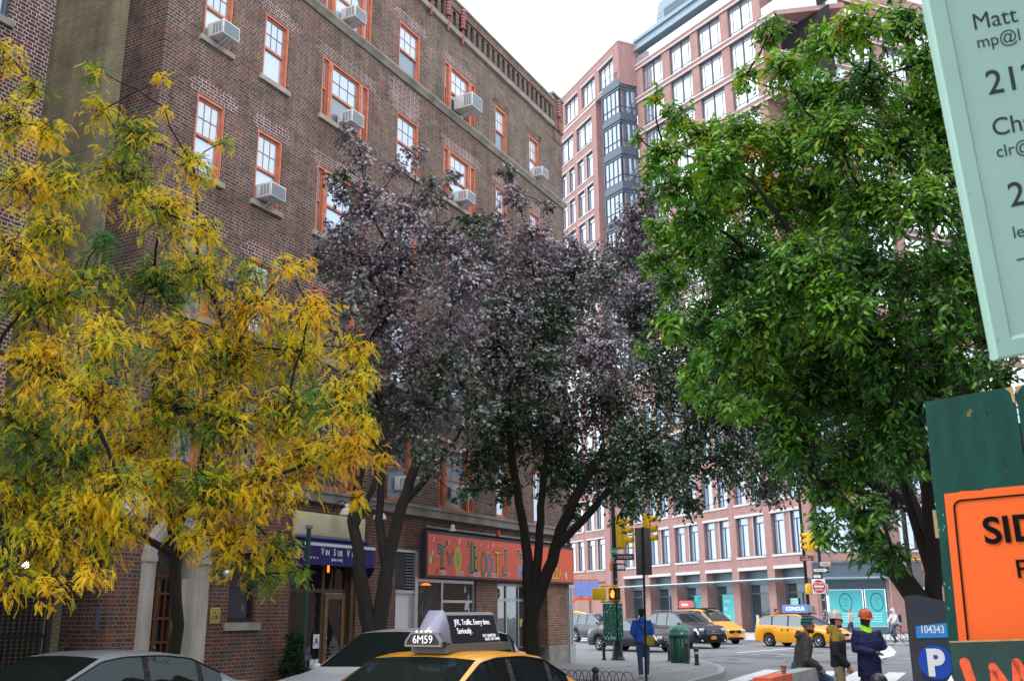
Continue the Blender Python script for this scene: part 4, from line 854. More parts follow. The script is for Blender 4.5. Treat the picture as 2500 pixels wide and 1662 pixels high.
# crown lobes: centre and radius in metres
BL1 = [(-5.78,12.1,8.94,0.23),(-6.33,13.66,9.18,0.34),(-5.35,13.48,9.63,0.15),(-4.86,12.36,8.5,0.12),(-5.39,12.89,8.35,0.43),(-4.54,12.79,7.84,0.37),(-4.27,13.23,8.38,0.17),(-5.84,13.54,8.01,0.62),(-4.59,12.01,6.75,0.5),(-3.98,11.86,6.46,0.3),(-4.65,13.64,6.53,0.63),(-4.89,12.75,5.98,0.64),(-3.76,13.48,6.47,0.34),(-2.93,11.8,5.98,0.18),(-2.87,12.78,6.27,0.19),(-3.69,13.39,5.82,0.56),(-2.64,12.3,5.47,0.41),(-3.19,13.88,5.34,0.64),(-2.33,13.78,5.37,0.35),(-1.89,11.87,4.43,0.25),(-2.18,11.86,4.17,0.45),(-3.05,12.99,4.3,0.6),(-4.13,13.87,5.21,0.75),(-3.71,12.64,4.07,0.69),(-4.36,12.28,4.98,0.62),(-4.51,12.73,4.26,0.69),(-1.87,11.86,3.96,0.25),(-1.58,12.29,3.52,0.13),(-2.11,12.76,3.75,0.43),(-2.67,12.89,3.61,0.54),(-3.15,12.31,3.22,0.57),(-3.76,12.31,3.12,0.57),(-4.37,12.28,3.23,0.57),(-1.98,12.81,3.06,0.17),(-3.54,12.44,2.53,0.47),(-3.82,11.85,2.53,0.25),(-3.21,13.64,2.5,0.4),(-2.83,13.02,2.17,0.22),(-3.31,13.21,2.15,0.33),(-4.95,12.21,2.67,0.41),(-5.44,13.98,4.04,0.64)]
BL2 = [(-6.93,11.91,9.1,0.3),(-6.46,11.9,8.55,0.24),(-5.7,10.11,7.07,0.38),(-5.29,10.17,6.99,0.26),(-5.77,11.67,7.02,0.44),(-6.19,11.47,6.93,0.48),(-5.69,11.34,6.26,0.43),(-5.76,10.62,5.67,0.49),(-5.0,11.21,6.04,0.28),(-5.19,11.21,5.46,0.52),(-5.73,11.16,5.19,0.61),(-4.48,10.32,4.54,0.47),(-5.39,10.86,4.36,0.55),(-4.75,10.79,3.96,0.54),(-5.78,11.45,3.76,0.62),(-5.4,11.99,3.5,0.6),(-5.91,11.9,3.09,0.6),(-4.84,11.09,2.76,0.46),(-5.16,10.89,2.43,0.46),(-5.26,10.54,2.07,0.31),(-4.6,10.07,1.89,0.21),(-4.2,10.05,2.04,0.21),(-4.35,10.93,3.05,0.46)]
BPA = [(-3.4,18.62,11.29,0.35),(-3.26,19.41,11.16,0.41),(-3.51,18.96,10.33,0.48),(-3.07,19.57,10.13,0.74),(-2.53,19.63,10.97,0.37),(-1.93,18.17,10.64,0.27),(-1.25,18.03,10.12,0.24),(-1.8,20.18,10.58,0.51),(-2.25,18.67,9.46,0.7),(-3.49,18.61,9.09,0.55),(-4.1,20.59,9.19,0.52),(-3.06,19.22,8.51,0.88),(-2.41,20.17,9.03,0.84),(-5.59,19.24,8.08,0.39),(-6.03,19.66,8.41,0.21),(-3.22,18.39,7.53,0.62),(-2.49,19.65,7.74,0.82),(-3.07,20.26,7.02,0.76),(-2.09,19.36,6.6,0.81),(-2.82,19.93,5.87,0.75),(-2.02,19.75,5.49,0.83),(-3.02,18.17,5.27,0.46),(-1.46,19.97,6.05,0.75),(-2.65,19.54,4.87,0.49),(-1.52,18.78,4.65,0.55),(-1.11,18.08,7.75,0.76),(-1.7,20.25,9.53,0.68),(-1.25,19.23,7.08,0.8),(-1.01,19.87,3.87,0.2),(-0.89,20.28,9.83,0.59),(-1.05,19.86,8.9,0.75),(-0.8,20.39,8.34,0.77),(-1.23,19.03,6.34,0.72),(-4.28,20.08,9.2,0.25),(-0.74,19.16,5.53,0.64)]
BPB = [(-0.13,23.55,12.69,0.32),(0.08,23.07,11.84,0.43),(0.95,24.13,12.01,0.26),(-0.5,23.26,11.03,0.54),(0.53,22.94,10.67,0.6),(-0.74,24.15,10.58,0.91),(0.47,26.0,10.89,1.2),(1.72,25.58,11.15,0.75),(1.69,25.45,10.21,1.17),(-0.2,23.5,9.03,1.18),(1.08,24.63,8.81,1.24),(2.42,23.7,9.73,0.79),(-0.51,23.32,7.6,1.17),(0.69,23.08,7.02,1.16),(2.13,23.47,7.93,1.08),(-0.24,26.04,6.69,1.31),(1.18,25.68,6.17,1.18),(2.5,25.6,7.03,1.18),(-0.77,25.58,5.41,0.8),(3.04,23.4,5.56,0.98),(3.46,23.82,4.72,0.9),(2.38,24.96,5.09,0.94),(1.25,25.33,5.04,0.85),(4.42,25.78,5.51,0.97),(4.59,25.87,4.45,0.49),(2.65,23.01,4.05,0.58),(1.52,24.88,4.05,0.37),(-0.23,25.12,4.71,0.47),(-0.94,24.52,4.64,0.31)]
BPC = [(3.91,25.99,13.1,0.54),(3.53,26.47,12.55,0.72),(4.2,26.68,12.24,0.89),(3.4,27.27,11.58,1.03),(4.34,26.46,10.78,1.22),(3.68,27.19,9.78,1.25),(4.41,23.62,8.28,1.19),(5.78,25.36,7.85,1.27),(4.32,27.27,7.97,1.26),(5.19,26.1,6.67,1.2),(6.78,27.1,6.85,1.36),(6.51,23.95,5.12,1.0),(5.62,25.38,5.34,0.85),(7.48,24.49,5.19,0.92),(6.7,25.68,4.62,0.54),(8.93,25.8,5.16,0.86),(8.95,23.55,5.84,0.99),(7.77,24.37,6.53,1.22),(9.14,24.62,3.97,0.62),(10.77,27.17,5.34,0.91),(4.92,26.56,4.3,0.29),(10.77,24.14,6.46,1.01)]
BGR = [(2.81,9.3,7.68,0.18),(2.52,9.37,7.15,0.16),(2.67,8.56,6.76,0.27),(2.91,8.03,6.7,0.25),(3.01,7.4,6.46,0.25),(4.09,8.99,7.54,0.3),(4.08,8.53,6.82,0.29),(3.2,9.22,6.82,0.39),(3.39,8.3,6.42,0.35),(4.23,9.25,6.73,0.35),(1.33,8.05,6.19,0.09),(1.74,9.32,6.64,0.2),(1.99,9.15,6.32,0.31),(1.45,8.39,5.78,0.21),(2.29,8.69,6.08,0.33),(2.83,9.04,6.16,0.42),(2.91,7.86,5.65,0.36),(3.74,8.73,6.0,0.4),(4.47,9.33,6.34,0.39),(1.47,8.04,5.27,0.25),(2.12,9.33,5.76,0.39),(2.54,9.05,5.58,0.42),(3.2,9.43,5.74,0.47),(3.27,8.21,5.17,0.41),(3.48,7.62,4.88,0.35),(1.55,9.32,5.37,0.19),(1.88,9.33,5.17,0.35),(2.15,8.47,4.76,0.39),(2.4,7.63,4.38,0.38),(2.96,7.87,4.39,0.4),(3.9,8.92,4.67,0.45),(3.95,8.1,4.5,0.34),(1.67,9.68,4.95,0.2),(1.81,8.81,4.32,0.26),(2.06,7.88,3.96,0.36),(2.89,8.97,4.2,0.45),(3.16,8.26,3.92,0.41),(4.25,9.64,4.16,0.44),(1.33,9.58,4.21,0.09),(1.75,8.64,3.88,0.16),(2.3,8.95,3.72,0.3),(2.83,9.07,3.66,0.42),(3.46,9.33,3.59,0.39),(4.19,9.74,3.68,0.33),(1.78,7.47,3.18,0.12),(2.43,8.27,3.02,0.28),(3.08,8.84,3.0,0.3),(3.27,8.13,2.89,0.24),(2.85,8.81,2.67,0.22),(2.41,7.62,2.25,0.16),(3.35,9.51,2.28,0.24),(3.28,8.66,2.1,0.16),(2.79,7.68,2.38,0.16),(4.27,8.99,3.67,0.23),(4.12,8.15,3.52,0.2),(1.23,7.87,5.35,0.1),(1.24,8.56,6.06,0.07),(1.81,7.73,5.32,0.26),(1.6,7.9,4.9,0.23),(1.48,9.48,5.1,0.16),(2.12,9.08,4.69,0.34),(1.26,7.43,3.84,0.14),(2.65,9.27,4.67,0.43),(2.61,7.44,4.0,0.34),(1.88,8.2,3.8,0.27),(2.69,9.57,4.16,0.4),(3.1,8.89,3.82,0.37),(3.25,8.13,3.56,0.31),(2.29,8.31,3.28,0.28),(3.2,8.33,3.13,0.28),(3.54,7.7,3.97,0.26),(4.34,9.8,4.03,0.33),(3.7,7.53,3.51,0.16),(3.54,8.41,3.33,0.21),(4.6,9.19,6.79,0.35),(4.2,8.35,5.56,0.31),(5.03,9.75,5.54,0.37),(4.15,7.99,4.31,0.3),(5.04,9.75,4.36,0.29),(4.66,9.54,4.48,0.36),(1.7,9.01,3.74,0.19),(2.07,9.53,3.65,0.24)]
# ---------------------------------------------------------------- trees
def np_mesh(name, V, F, mat, parent, tint=None, smooth=True):
    """V (n,3), F (m,k) arrays -> mesh object"""
    me = bpy.data.meshes.new(name); k = F.shape[1]
    me.vertices.add(len(V)); me.vertices.foreach_set('co', V.ravel())
    me.loops.add(F.size); me.loops.foreach_set('vertex_index', F.ravel())
    me.polygons.add(len(F)); me.polygons.foreach_set('loop_start', np.arange(0, F.size, k)); me.polygons.foreach_set('loop_total', np.full(len(F), k))
    me.update(calc_edges=True); me.polygons.foreach_set('use_smooth', np.full(len(F), smooth))
    if tint is not None: a = me.attributes.new('tint', 'FLOAT', 'FACE'); a.data.foreach_set('value', tint)
    me.materials.append(mat); o = bpy.data.objects.new(name, me); COL.objects.link(o)
    if parent: o.parent = parent
    return o
def nrm(a): return a / (np.linalg.norm(a, axis=-1, keepdims=True) + 1e-9)
# leaf templates: points (along, across, lift), faces as quads
LEAF_LONG = (np.array([(0, 0, 0), (.3, .17, .03), (.3, -.17, .03), (.65, .14, .0), (.65, -.14, .0), (1, 0, -.10)]) , np.array([(0, 2, 1, 0), (1, 2, 4, 3), (3, 4, 5, 3)]))
LEAF_ROUND = (np.array([(0, 0, 0), (.35, .36, .05), (.35, -.36, .05), (.8, .26, .0), (.8, -.26, .0), (1.05, 0, -.08)]), np.array([(0, 2, 1, 0), (1, 2, 4, 3), (3, 4, 5, 3)]))
def tri_split(T):
    V, F = T; out = []
    for f in F:
        f = list(f)
        if f[0] == f[3]: out.append(f[:3])
        else: out += [[f[0], f[1], f[2]], [f[0], f[2], f[3]]]
    return V, np.array(out)
LEAF_LONG, LEAF_ROUND = tri_split(LEAF_LONG), tri_split(LEAF_ROUND)
def pinnate(pairs=8):
    V = []; F = []
    for i in range(pairs):
        t = .12 + .86 * i / (pairs - 1); L = .17 * (1 - .35 * abs(2 * i / (pairs - 1) - .9)); z = -.30 * t * t; dz = -.6 * t
        for s in (-1, 1):
            b = len(V); V += [(t - .006, 0, z), (t + .075, s * L * .45, z - .03), (t + .05, s * L, z - .06), (t - .035, s * L * .5, z - .02)]
            F += [(b, b + 1, b + 2), (b, b + 2, b + 3)]
    return np.array(V), np.array(F)
LEAF_FEATHER = pinnate()
def grow(name, label, group, root, trunk, r0, blobs, leaf, lsize, density, lmat, bmat, seed, twig_len=1., droop=.3, tintfn=None, up=.55, twigs_per=1., sub=.35, jit=.05, fat=1.1, tv=.16):
    """trunk: list of polylines [(x,y,z)...] (first starts at the root); limbs grow from their nodes to each crown lobe"""
    rng = np.random.default_rng(seed); rnd = random.Random(seed)
    root = Vector(root); t = thing(name, label, 'tree', root, 0, group); rt = np.array(root)
    nodes = []; par = []; isb = []
    tm = MB()
    for pl, ra, rb_ in trunk:
        pts = [Vector(p) - root for p in pl]; k = len(pts); dense = []
        for i in range(k - 1):
            for j in range(4): dense.append(pts[i].lerp(pts[i + 1], j / 4))
        dense.append(pts[-1]); n = len(dense)
        dense = [p + Vector((rnd.uniform(-1, 1), rnd.uniform(-1, 1), 0)) * ra * .14 * (0 < i < n - 1) for i, p in enumerate(dense)]
        tm.tube(dense, [ra + (rb_ - ra) * i / (n - 1) for i in range(n)], 12)
        for i, p in enumerate(dense):
            if i >= n * .4: nodes.append(np.array(p)); par.append(-1); isb.append((rb_ * .8 + (ra - rb_) * .5 * (1 - i / n)) * .8)
    if trunk[0][0][0][2] <= .2: tm.lathe([(r0 * 1.7, -.05), (r0 * 1.25, .12), (r0 * 1.02, .45)], (0, 0, 0), 12)
    tm.build('trunk', bmat, t)
    # limbs: minimum spanning growth from trunk nodes to lobes
    B = np.array([b[:3] for b in blobs]) - rt; RB = np.array([b[3] for b in blobs]) * fat
    todo = list(range(len(B))); nd = [p for p in nodes]; nt0 = len(nd); parent = {}
    depth_cost = [0.] * len(nd); idx = []
    P = np.array(nd)
    while todo:
        D = np.linalg.norm(B[todo][:, None] - P[None], axis=2) + .35 * np.array(depth_cost)[None]
        D += np.maximum(0, P[None, :, 2] - B[todo][:, None, 2]) * .6
        a, b = np.unravel_index(np.argmin(D), D.shape); j = todo.pop(a)
        parent[len(nd)] = b; nd.append(B[j]); idx.append((len(nd) - 1, j)); depth_cost.append(depth_cost[b] + np.linalg.norm(B[j] - P[b])); P = np.array(nd)
    cnt = {i: 1 for i, _ in idx}
    for i, _ in reversed(idx):
        p = parent[i]
        if p in cnt: cnt[p] += cnt[i]
    bm_ = MB(); seg = []
    for i, j in idx:
        p = parent[i]; a = Vector(P[p]); b = Vector(P[i]); r_b = .0075 * math.sqrt(cnt[i]) * (RB[j] / .5 + 1) * .5; r_a = min(r_b * 1.35 + .006, isb[p] if p < nt0 else 9)
        L = (b - a).length; mid = []; off = Vector((rnd.uniform(-1, 1), rnd.uniform(-1, 1), rnd.uniform(-.2, 1))) * L * .10
        for k in range(6): u = k / 5; mid.append(a.lerp(b, u) + off * math.sin(math.pi * u) + Vector((rnd.uniform(-1, 1), rnd.uniform(-1, 1), rnd.uniform(-1, 1))) * L * .015 * (0 < k < 5))
        bm_.tube(mid, [r_a + (r_b - r_a) * k / 5 for k in range(6)], 7, caps=False)
        for k in range(5): seg.append((np.array(mid[k]), np.array(mid[k + 1])))
    bo = bm_.build('limbs', bmat, t)
    # twigs and leaves
    LP, LA, LN, LS, LT = [], [], [], [], []; TA, TB, TR0 = [], [], []
    for i, j in idx:
        c = B[j]; r = RB[j]; nt = max(3, int(density * r * r * twigs_per * 26))
        d = nrm(rng.normal(size=(nt, 3)) + np.array([0, 0, .15])); e = c + d * (r * np.sqrt(rng.uniform(.30, 1.0, nt)))[:, None] * np.array([1, 1, .92])
        s0 = c + d * r * .12 + rng.normal(size=(nt, 3)) * r * sub * .5
        ctrl = (s0 + e) / 2 + np.array([0, 0, .10]) * r + rng.normal(size=(nt, 3)) * r * .12
        tt = np.linspace(0, 1, 5)[None, :, None]; Q = (1 - tt) ** 2 * s0[:, None] + 2 * tt * (1 - tt) * ctrl[:, None] + tt ** 2 * e[:, None]; Q[:, :, 2] -= droop * r * .35 * (tt[:, :, 0] ** 2)
        TA.append(Q[:, :-1].reshape(-1, 3)); TB.append(Q[:, 1:].reshape(-1, 3)); TR0.append(np.tile(np.array([.0065, .0055, .0042, .003]), nt))
        per = max(4, int(leaf[3])); u = rng.uniform(.12, 1.0, (nt, per)); u[:, 0] = 1.
        f = u * 4; k0 = np.minimum(f.astype(int), 3); fr_ = (f - k0)[..., None]; ar = np.arange(nt)[:, None]
        pos = Q[ar, k0] * (1 - fr_) + Q[ar, k0 + 1] * fr_; tang = nrm(Q[ar, k0 + 1] - Q[ar, k0])
        side = nrm(np.cross(tang, np.array([0, 0, 1.]))) * np.where(rng.random((nt, per)) < .5, -1, 1)[..., None]
        ax = nrm(tang * .55 + side * rng.uniform(.4, 1.2, (nt, per))[..., None] + np.array([0, 0, -droop]) + rng.normal(size=(nt, per, 3)) * .28)
        nn = np.array([0, 0, 1.]) * up + nrm(pos - c) * .35 + rng.normal(size=(nt, per, 3)) * .38
        nn = nrm(nn - ax * (nn * ax).sum(-1, keepdims=True))
        pos = pos + rng.normal(size=pos.shape) * jit * .5
        LP.append(pos.reshape(-1, 3)); LA.append(ax.reshape(-1, 3)); LN.append(nn.reshape(-1, 3)); LS.append(lsize * rng.uniform(.62, 1.25, nt * per))
        tw = rng.normal(size=(nt, 1)) * tv; bl = rng.normal() * tv * .8
        LT.append((tintfn(pos + rt, rng) + tw + bl + rng.normal(size=(nt, per)) * .07).ravel())
    LP, LA, LN, LS, LT = map(np.concatenate, (LP, LA, LN, LS, LT)); LB = np.cross(LN, LA)
    tv, tf = leaf[0], leaf[1]; n = len(LP)
    V = LP[:, None] + LS[:, None, None] * (tv[None, :, 0:1] * LA[:, None] + tv[None, :, 1:2] * LB[:, None] + tv[None, :, 2:3] * LN[:, None])
    F = tf[None] + (np.arange(n) * len(tv))[:, None, None]
    np_mesh('crown', V.reshape(-1, 3), F.reshape(-1, 3), lmat, t, np.repeat(np.clip(LT, 0, 1), len(tf)), smooth=leaf[2])
    A = np.concatenate(TA); Bq = np.concatenate(TB); rr_ = np.concatenate(TR0); d = nrm(Bq - A); x = nrm(np.cross(d, np.array([.3, .5, .81]))); y = np.cross(d, x)
    ang = np.array([0, 2.094, 4.189]); ring_ = (x[:, None] * np.cos(ang)[None, :, None] + y[:, None] * np.sin(ang)[None, :, None]) * rr_[:, None, None]
    V = np.concatenate([A[:, None] + ring_, Bq[:, None] + ring_ * .8], axis=1); f6 = np.array([(0, 1, 4, 3), (1, 2, 5, 4), (2, 0, 3, 5)]); F = f6[None] + (np.arange(len(A)) * 6)[:, None, None]
    np_mesh('twigs', V.reshape(-1, 3), F.reshape(-1, 4), bmat, t)
    print(name, 'leaves', n, 'twigs', len(A)); return t
LM_LOC = leaf_mat('locust_leaf', [(0, (.06, .19, .05)), (.28, (.17, .36, .03)), (.40, (.50, .54, .015)), (.50, (.96, .76, .010)), (.80, (.97, .64, .008)), (1, (.95, .56, .008))], .42, .45, .4)
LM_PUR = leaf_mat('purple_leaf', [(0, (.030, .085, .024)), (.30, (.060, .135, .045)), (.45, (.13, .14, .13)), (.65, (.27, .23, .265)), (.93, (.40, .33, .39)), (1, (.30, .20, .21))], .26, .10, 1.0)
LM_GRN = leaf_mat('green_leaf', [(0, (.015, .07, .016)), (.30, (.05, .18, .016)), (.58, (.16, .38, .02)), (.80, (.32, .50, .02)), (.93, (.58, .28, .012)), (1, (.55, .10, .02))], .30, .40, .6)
def gnoise(p, s, seed):
    """cheap smooth noise of position, about -1..1"""
    r = np.random.default_rng(seed); out = 0
    for k in range(5):
        w = r.normal(size=3) * s * (1 + k * .6); out = out + np.sin(p @ w + r.uniform(0, 6.28)) / (1 + k * .5)
    return out / 2.2
tl = lambda p, rng: .52 + .30 * gnoise(p, 1.5, 4) + .16 * gnoise(p, 4.5, 14) + .05 * (p[..., 0] + 6) * .4
grow('honey_locust', 'feathery yellow and green autumn tree in front of the arched doorway', 'yellow autumn trees on the left', (-5.0, 15.0, 0),
     [([(-5.0, 15, 0), (-4.95, 15, 1.5), (-5.12, 15, 2.83)], .10, .08), ([(-5.12, 15, 2.83), (-5.3, 14.9, 3.8), (-5.5, 14.6, 5.2)], .09, .05), ([(-5.12, 15, 2.83), (-4.7, 14.7, 3.7), (-4.4, 14.2, 4.9)], .08, .045), ([(-5.05, 15, 2.5), (-4.3, 14.4, 3.1), (-3.6, 13.8, 3.6)], .06, .035), ([(-5.05, 15, 2.5), (-5.9, 14.5, 3.0), (-6.4, 14, 3.5)], .06, .035)],
     .10, BL1, (*LEAF_FEATHER, False, 7), .124, 10.5, LM_LOC, MT['bark'], 11, droop=.5, tintfn=tl, up=.75)
grow('honey_locust', 'greener half bare autumn tree whose crown fills the left edge of the photo', 'yellow autumn trees on the left', (-8.4, 11.4, 0),
     [([(-8.4, 11.4, 0), (-8.2, 11.4, 1.8), (-7.9, 11.4, 3.4)], .15, .12), ([(-7.9, 11.4, 3.4), (-7.2, 11.3, 4.6), (-6.2, 11.2, 5.6)], .10, .05), ([(-7.9, 11.4, 3.4), (-7.0, 11.2, 3.9), (-6.0, 11.0, 4.6)], .07, .04), ([(-7.9, 11.4, 3.4), (-7.6, 11.2, 5.4), (-6.9, 11.1, 7.2)], .08, .04)],
     .15, BL2, (*LEAF_FEATHER, False, 7), .120, 10, LM_LOC, MT['bark'], 12, droop=.5, tintfn=lambda p, rng: tl(p, rng) - .08, up=.75)
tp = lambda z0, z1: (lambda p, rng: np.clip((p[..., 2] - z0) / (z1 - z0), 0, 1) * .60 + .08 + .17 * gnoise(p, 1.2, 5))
grow('purple_leaf_tree', 'purple leaved tree on forked trunks beside the wine bar awning', 'purple leaved trees by the brown building', (-2.75, 19.4, 0),
     [([(-2.75, 19.4, 0), (-2.68, 19.4, .9), (-2.66, 19.4, 1.1)], .27, .23), ([(-2.68, 19.4, .9), (-2.80, 19.35, 1.6), (-2.94, 19.3, 2.37), (-3.12, 19.3, 3.38), (-3.0, 19.3, 4.4)], .17, .08), ([(-3.1, 19.3, 3.2), (-2.75, 19.25, 4.0), (-2.5, 19.2, 5.0)], .07, .04),
      ([(-2.62, 19.4, .95), (-2.50, 19.4, 1.9), (-2.41, 19.4, 2.7), (-2.16, 19.4, 3.7), (-1.88, 19.4, 4.6)], .17, .09), ([(-2.45, 19.4, 2.4), (-2.62, 19.4, 3.4), (-2.58, 19.3, 4.6)], .10, .06), ([(-2.16, 19.4, 3.7), (-1.6, 19.3, 4.3), (-1.1, 19.3, 5.0)], .07, .04)],
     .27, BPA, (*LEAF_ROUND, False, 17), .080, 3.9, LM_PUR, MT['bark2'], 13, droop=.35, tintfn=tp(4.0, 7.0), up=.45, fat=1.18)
grow('purple_leaf_tree', 'broad purple and dark green tree with forking black limbs before the tomato red sign', 'purple leaved trees by the brown building', (.42, 25.0, 0),
     [([(.42, 25, 0), (.42, 25, 1.0), (.42, 25, 1.7)], .23, .19), ([(.40, 25, 1.5), (.36, 25, 2.6), (.28, 25, 3.56), (.03, 25, 5.11), (-.1, 25, 6.2)], .15, .08), ([(.4, 25, 1.5), (.62, 25, 3.0), (.70, 24.9, 4.2), (.9, 24.8, 5.8)], .13, .08),
      ([(.38, 25, 1.45), (.86, 24.9, 2.6), (1.2, 24.8, 3.6), (1.6, 24.6, 4.5), (2.3, 24.4, 5.6)], .17, .11), ([(1.05, 24.8, 3.2), (1.9, 24.5, 4.0), (2.8, 24.2, 5.0), (3.6, 24, 5.5)], .11, .07)],
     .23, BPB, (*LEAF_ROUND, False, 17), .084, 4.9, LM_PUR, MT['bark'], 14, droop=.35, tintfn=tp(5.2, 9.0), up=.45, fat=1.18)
grow('purple_leaf_tree', 'dark leaved tree behind the bright green one, seen between the two corner signals', 'purple leaved trees by the brown building', (11.0, 25.0, -.1),
     [([(11.0, 25, -.1), (10.9, 25, 2.2), (10.2, 25, 4)], .28, .22), ([(10.2, 25, 4), (8.0, 25, 5.6), (6.4, 24.8, 7.4), (4.6, 24.6, 8.7), (2.6, 24.6, 9.0)], .16, .05), ([(10.2, 25, 4), (9.3, 25, 6.5), (8.2, 25, 8)], .14, .08), ([(10.2, 25, 4), (8.2, 25.2, 4.8), (6.4, 25.3, 5.6)], .10, .06)],
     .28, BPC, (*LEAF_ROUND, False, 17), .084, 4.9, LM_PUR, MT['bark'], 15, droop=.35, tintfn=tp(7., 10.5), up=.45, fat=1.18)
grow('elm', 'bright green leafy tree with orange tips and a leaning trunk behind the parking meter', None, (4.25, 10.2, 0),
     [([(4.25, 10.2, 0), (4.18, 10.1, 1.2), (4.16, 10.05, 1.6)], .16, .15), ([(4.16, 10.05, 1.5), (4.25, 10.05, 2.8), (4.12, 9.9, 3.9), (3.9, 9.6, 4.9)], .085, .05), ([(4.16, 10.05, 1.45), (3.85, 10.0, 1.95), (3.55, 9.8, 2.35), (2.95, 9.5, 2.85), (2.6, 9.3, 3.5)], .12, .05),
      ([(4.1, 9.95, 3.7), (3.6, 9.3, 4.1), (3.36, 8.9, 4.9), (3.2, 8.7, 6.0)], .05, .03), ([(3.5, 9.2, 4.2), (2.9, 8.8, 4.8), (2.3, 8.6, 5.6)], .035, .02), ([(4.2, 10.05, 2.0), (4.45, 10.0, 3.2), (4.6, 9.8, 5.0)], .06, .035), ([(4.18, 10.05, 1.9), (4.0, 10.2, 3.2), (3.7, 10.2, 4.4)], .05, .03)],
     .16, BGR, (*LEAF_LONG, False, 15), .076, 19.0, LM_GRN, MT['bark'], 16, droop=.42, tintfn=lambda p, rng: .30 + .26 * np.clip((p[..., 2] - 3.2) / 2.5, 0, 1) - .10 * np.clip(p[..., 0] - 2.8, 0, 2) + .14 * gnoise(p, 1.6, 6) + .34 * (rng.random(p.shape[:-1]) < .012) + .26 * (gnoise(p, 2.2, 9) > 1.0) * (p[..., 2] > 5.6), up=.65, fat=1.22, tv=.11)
# clipped conifer beside the wine bar
grow('conifer', 'dark green clipped conifer bush against the brick left of the wine bar', None, bw(4.40, -.45, 0), [([bw(4.40, -.45, 0), bw(4.4, -.45, .9)], .03, .015)], .03,
     [(*(bw(4.40 + dx, -.45 + dy, z)), r) for dx, dy, z, r in ((0, 0, 1.15, .16), (0, 0, .9, .22), (.02, .05, .62, .27), (-.02, 0, .35, .26), (.3, 0, .3, .24), (.42, -.02, .12, .2))],
     (*LEAF_LONG, False, 26), .055, 34, leaf_mat('conifer_leaf', [(0, (.006, .028, .008)), (1, (.03, .08, .02))], .6, .1, .3), MT['bark'], 17, droop=.1, tintfn=lambda p, rng: .4 + 0 * p[..., 0], up=.3, fat=1.35)
# parked and driving positions along the street: (distance along, distance from facade)
GREY_AO = (-22.85, 4.25); SILV_AO = (-18.2, 5.7); CAB_AO = (-21.8, 8.6); CAB_ROT = 2.0; TOP_OFF = -.40
# ---------------------------------------------------------------- ground: road, pavements, kerbs, markings (street frame: a along the street, o away from the facade)
CC = Vector((1.966, 34.4)); DD = Vector((.4738, .8807)); NN = Vector((.8807, -.4738))
def sp_(a, o): q = CC + DD * a + NN * o; return q.x, q.y
def rz_(a): t = min(max((a + 14) / 12, 0), 1); t = t * t * (3 - 2 * t); return -.26 + .14 * t      # the street rises slightly to the corner
mb = MB(); av = [-60, -30, -20, -16] + [-14 + i for i in range(13)] + [0, 6, 20, 60, 200, 900]; ov = [-900, -300, -80, -20, 0, 3, 6, 9, 12, 15, 20, 80, 300, 900]
vs = [(*sp_(a, o), rz_(a)) for a in av for o in ov]; n = len(ov)
mb.add(vs, [(i * n + j, i * n + j + 1, (i + 1) * n + j + 1, (i + 1) * n + j) for i in range(len(av) - 1) for j in range(n - 1)], 0, True)
mb.build('road', MT['asphalt'], None, kind='structure')
def slab(name, outline, z1=0., m_='walk', kerb=True, z0=-.4):
    mb = MB(); k = len(outline); pts = [sp_(a, o) for a, o in outline]
    mb.add([(x, y, z1) for x, y in pts], [tuple(range(k))]); mb.add([(x, y, z) for z in (z0, z1) for x, y in pts], [(i, (i + 1) % k, k + (i + 1) % k, k + i) for i in range(k)], 1)
    return mb.build(name, [MT[m_], MT['kerb']], None, kind='structure')
curve = [(-60, 3.45), (-14, 3.45), (-12.6, 4.0), (-11.6, 6.2), (-7.0, 6.45), (-3.2, 6.1), (-.9, 5.45), (.9, 4.7), (2.3, 3.9), (4.6, 2.6), (6.6, 1.0), (7.8, -.8), (8.8, -2.6), (9.4, -6), (9.4, -60), (-60, -60)]
slab('pavement', curve)
mb = MB(); kk = [c for c in curve[:-2]]
vs = []
for i, (a, o) in enumerate(kk):
    p = Vector(sp_(a, o)); a0 = Vector(sp_(*kk[max(i - 1, 0)])); a1 = Vector(sp_(*kk[min(i + 1, len(kk) - 1)])); d = (a1 - a0).normalized(); nn = Vector((d.y, -d.x)); q = p - nn * .0; r_ = p - nn * .17 if (p - nn * .17 - Vector(sp_(-5, 0))).length < (p - Vector(sp_(-5, 0))).length else p + nn * .17
    vs += [(p.x, p.y, .004), (r_.x, r_.y, .004)]
mb.add(vs, [(2 * i, 2 * i + 1, 2 * i + 3, 2 * i + 2) for i in range(len(kk) - 1)]); mb.build('kerb', MT['kerb'], None, kind='structure')
slab('pavement', [(-60, 12.4), (-9, 12.4), (-7.2, 13.2), (-6, 15), (-5.4, 20), (-5.4, 60), (-60, 60)], 0.)
# pavement beyond the avenue, before the red building
def loop_z(pts, z1, name, m1='walk', z0=-.3):
    mb = MB(); k = len(pts); mb.add([(x, y, z1) for x, y in pts], [tuple(range(k))]); mb.add([(x, y, z) for z in (z0, z1) for x, y in pts], [(i, (i + 1) % k, k + (i + 1) % k, k + i) for i in range(k)], 1)
    mb.build(name, [MT[m1], MT['kerb']], None, kind='structure')
loop_z([(13.2, 58.6), (21.5, 57.2), (32.0, 60.), (60, 73), (90, 130), (-30, 180), (-14, 132), (3.2, 88), (8.6, 71.5)], .02, 'pavement', 'walkfar' if 'walkfar' in MT else 'walk')
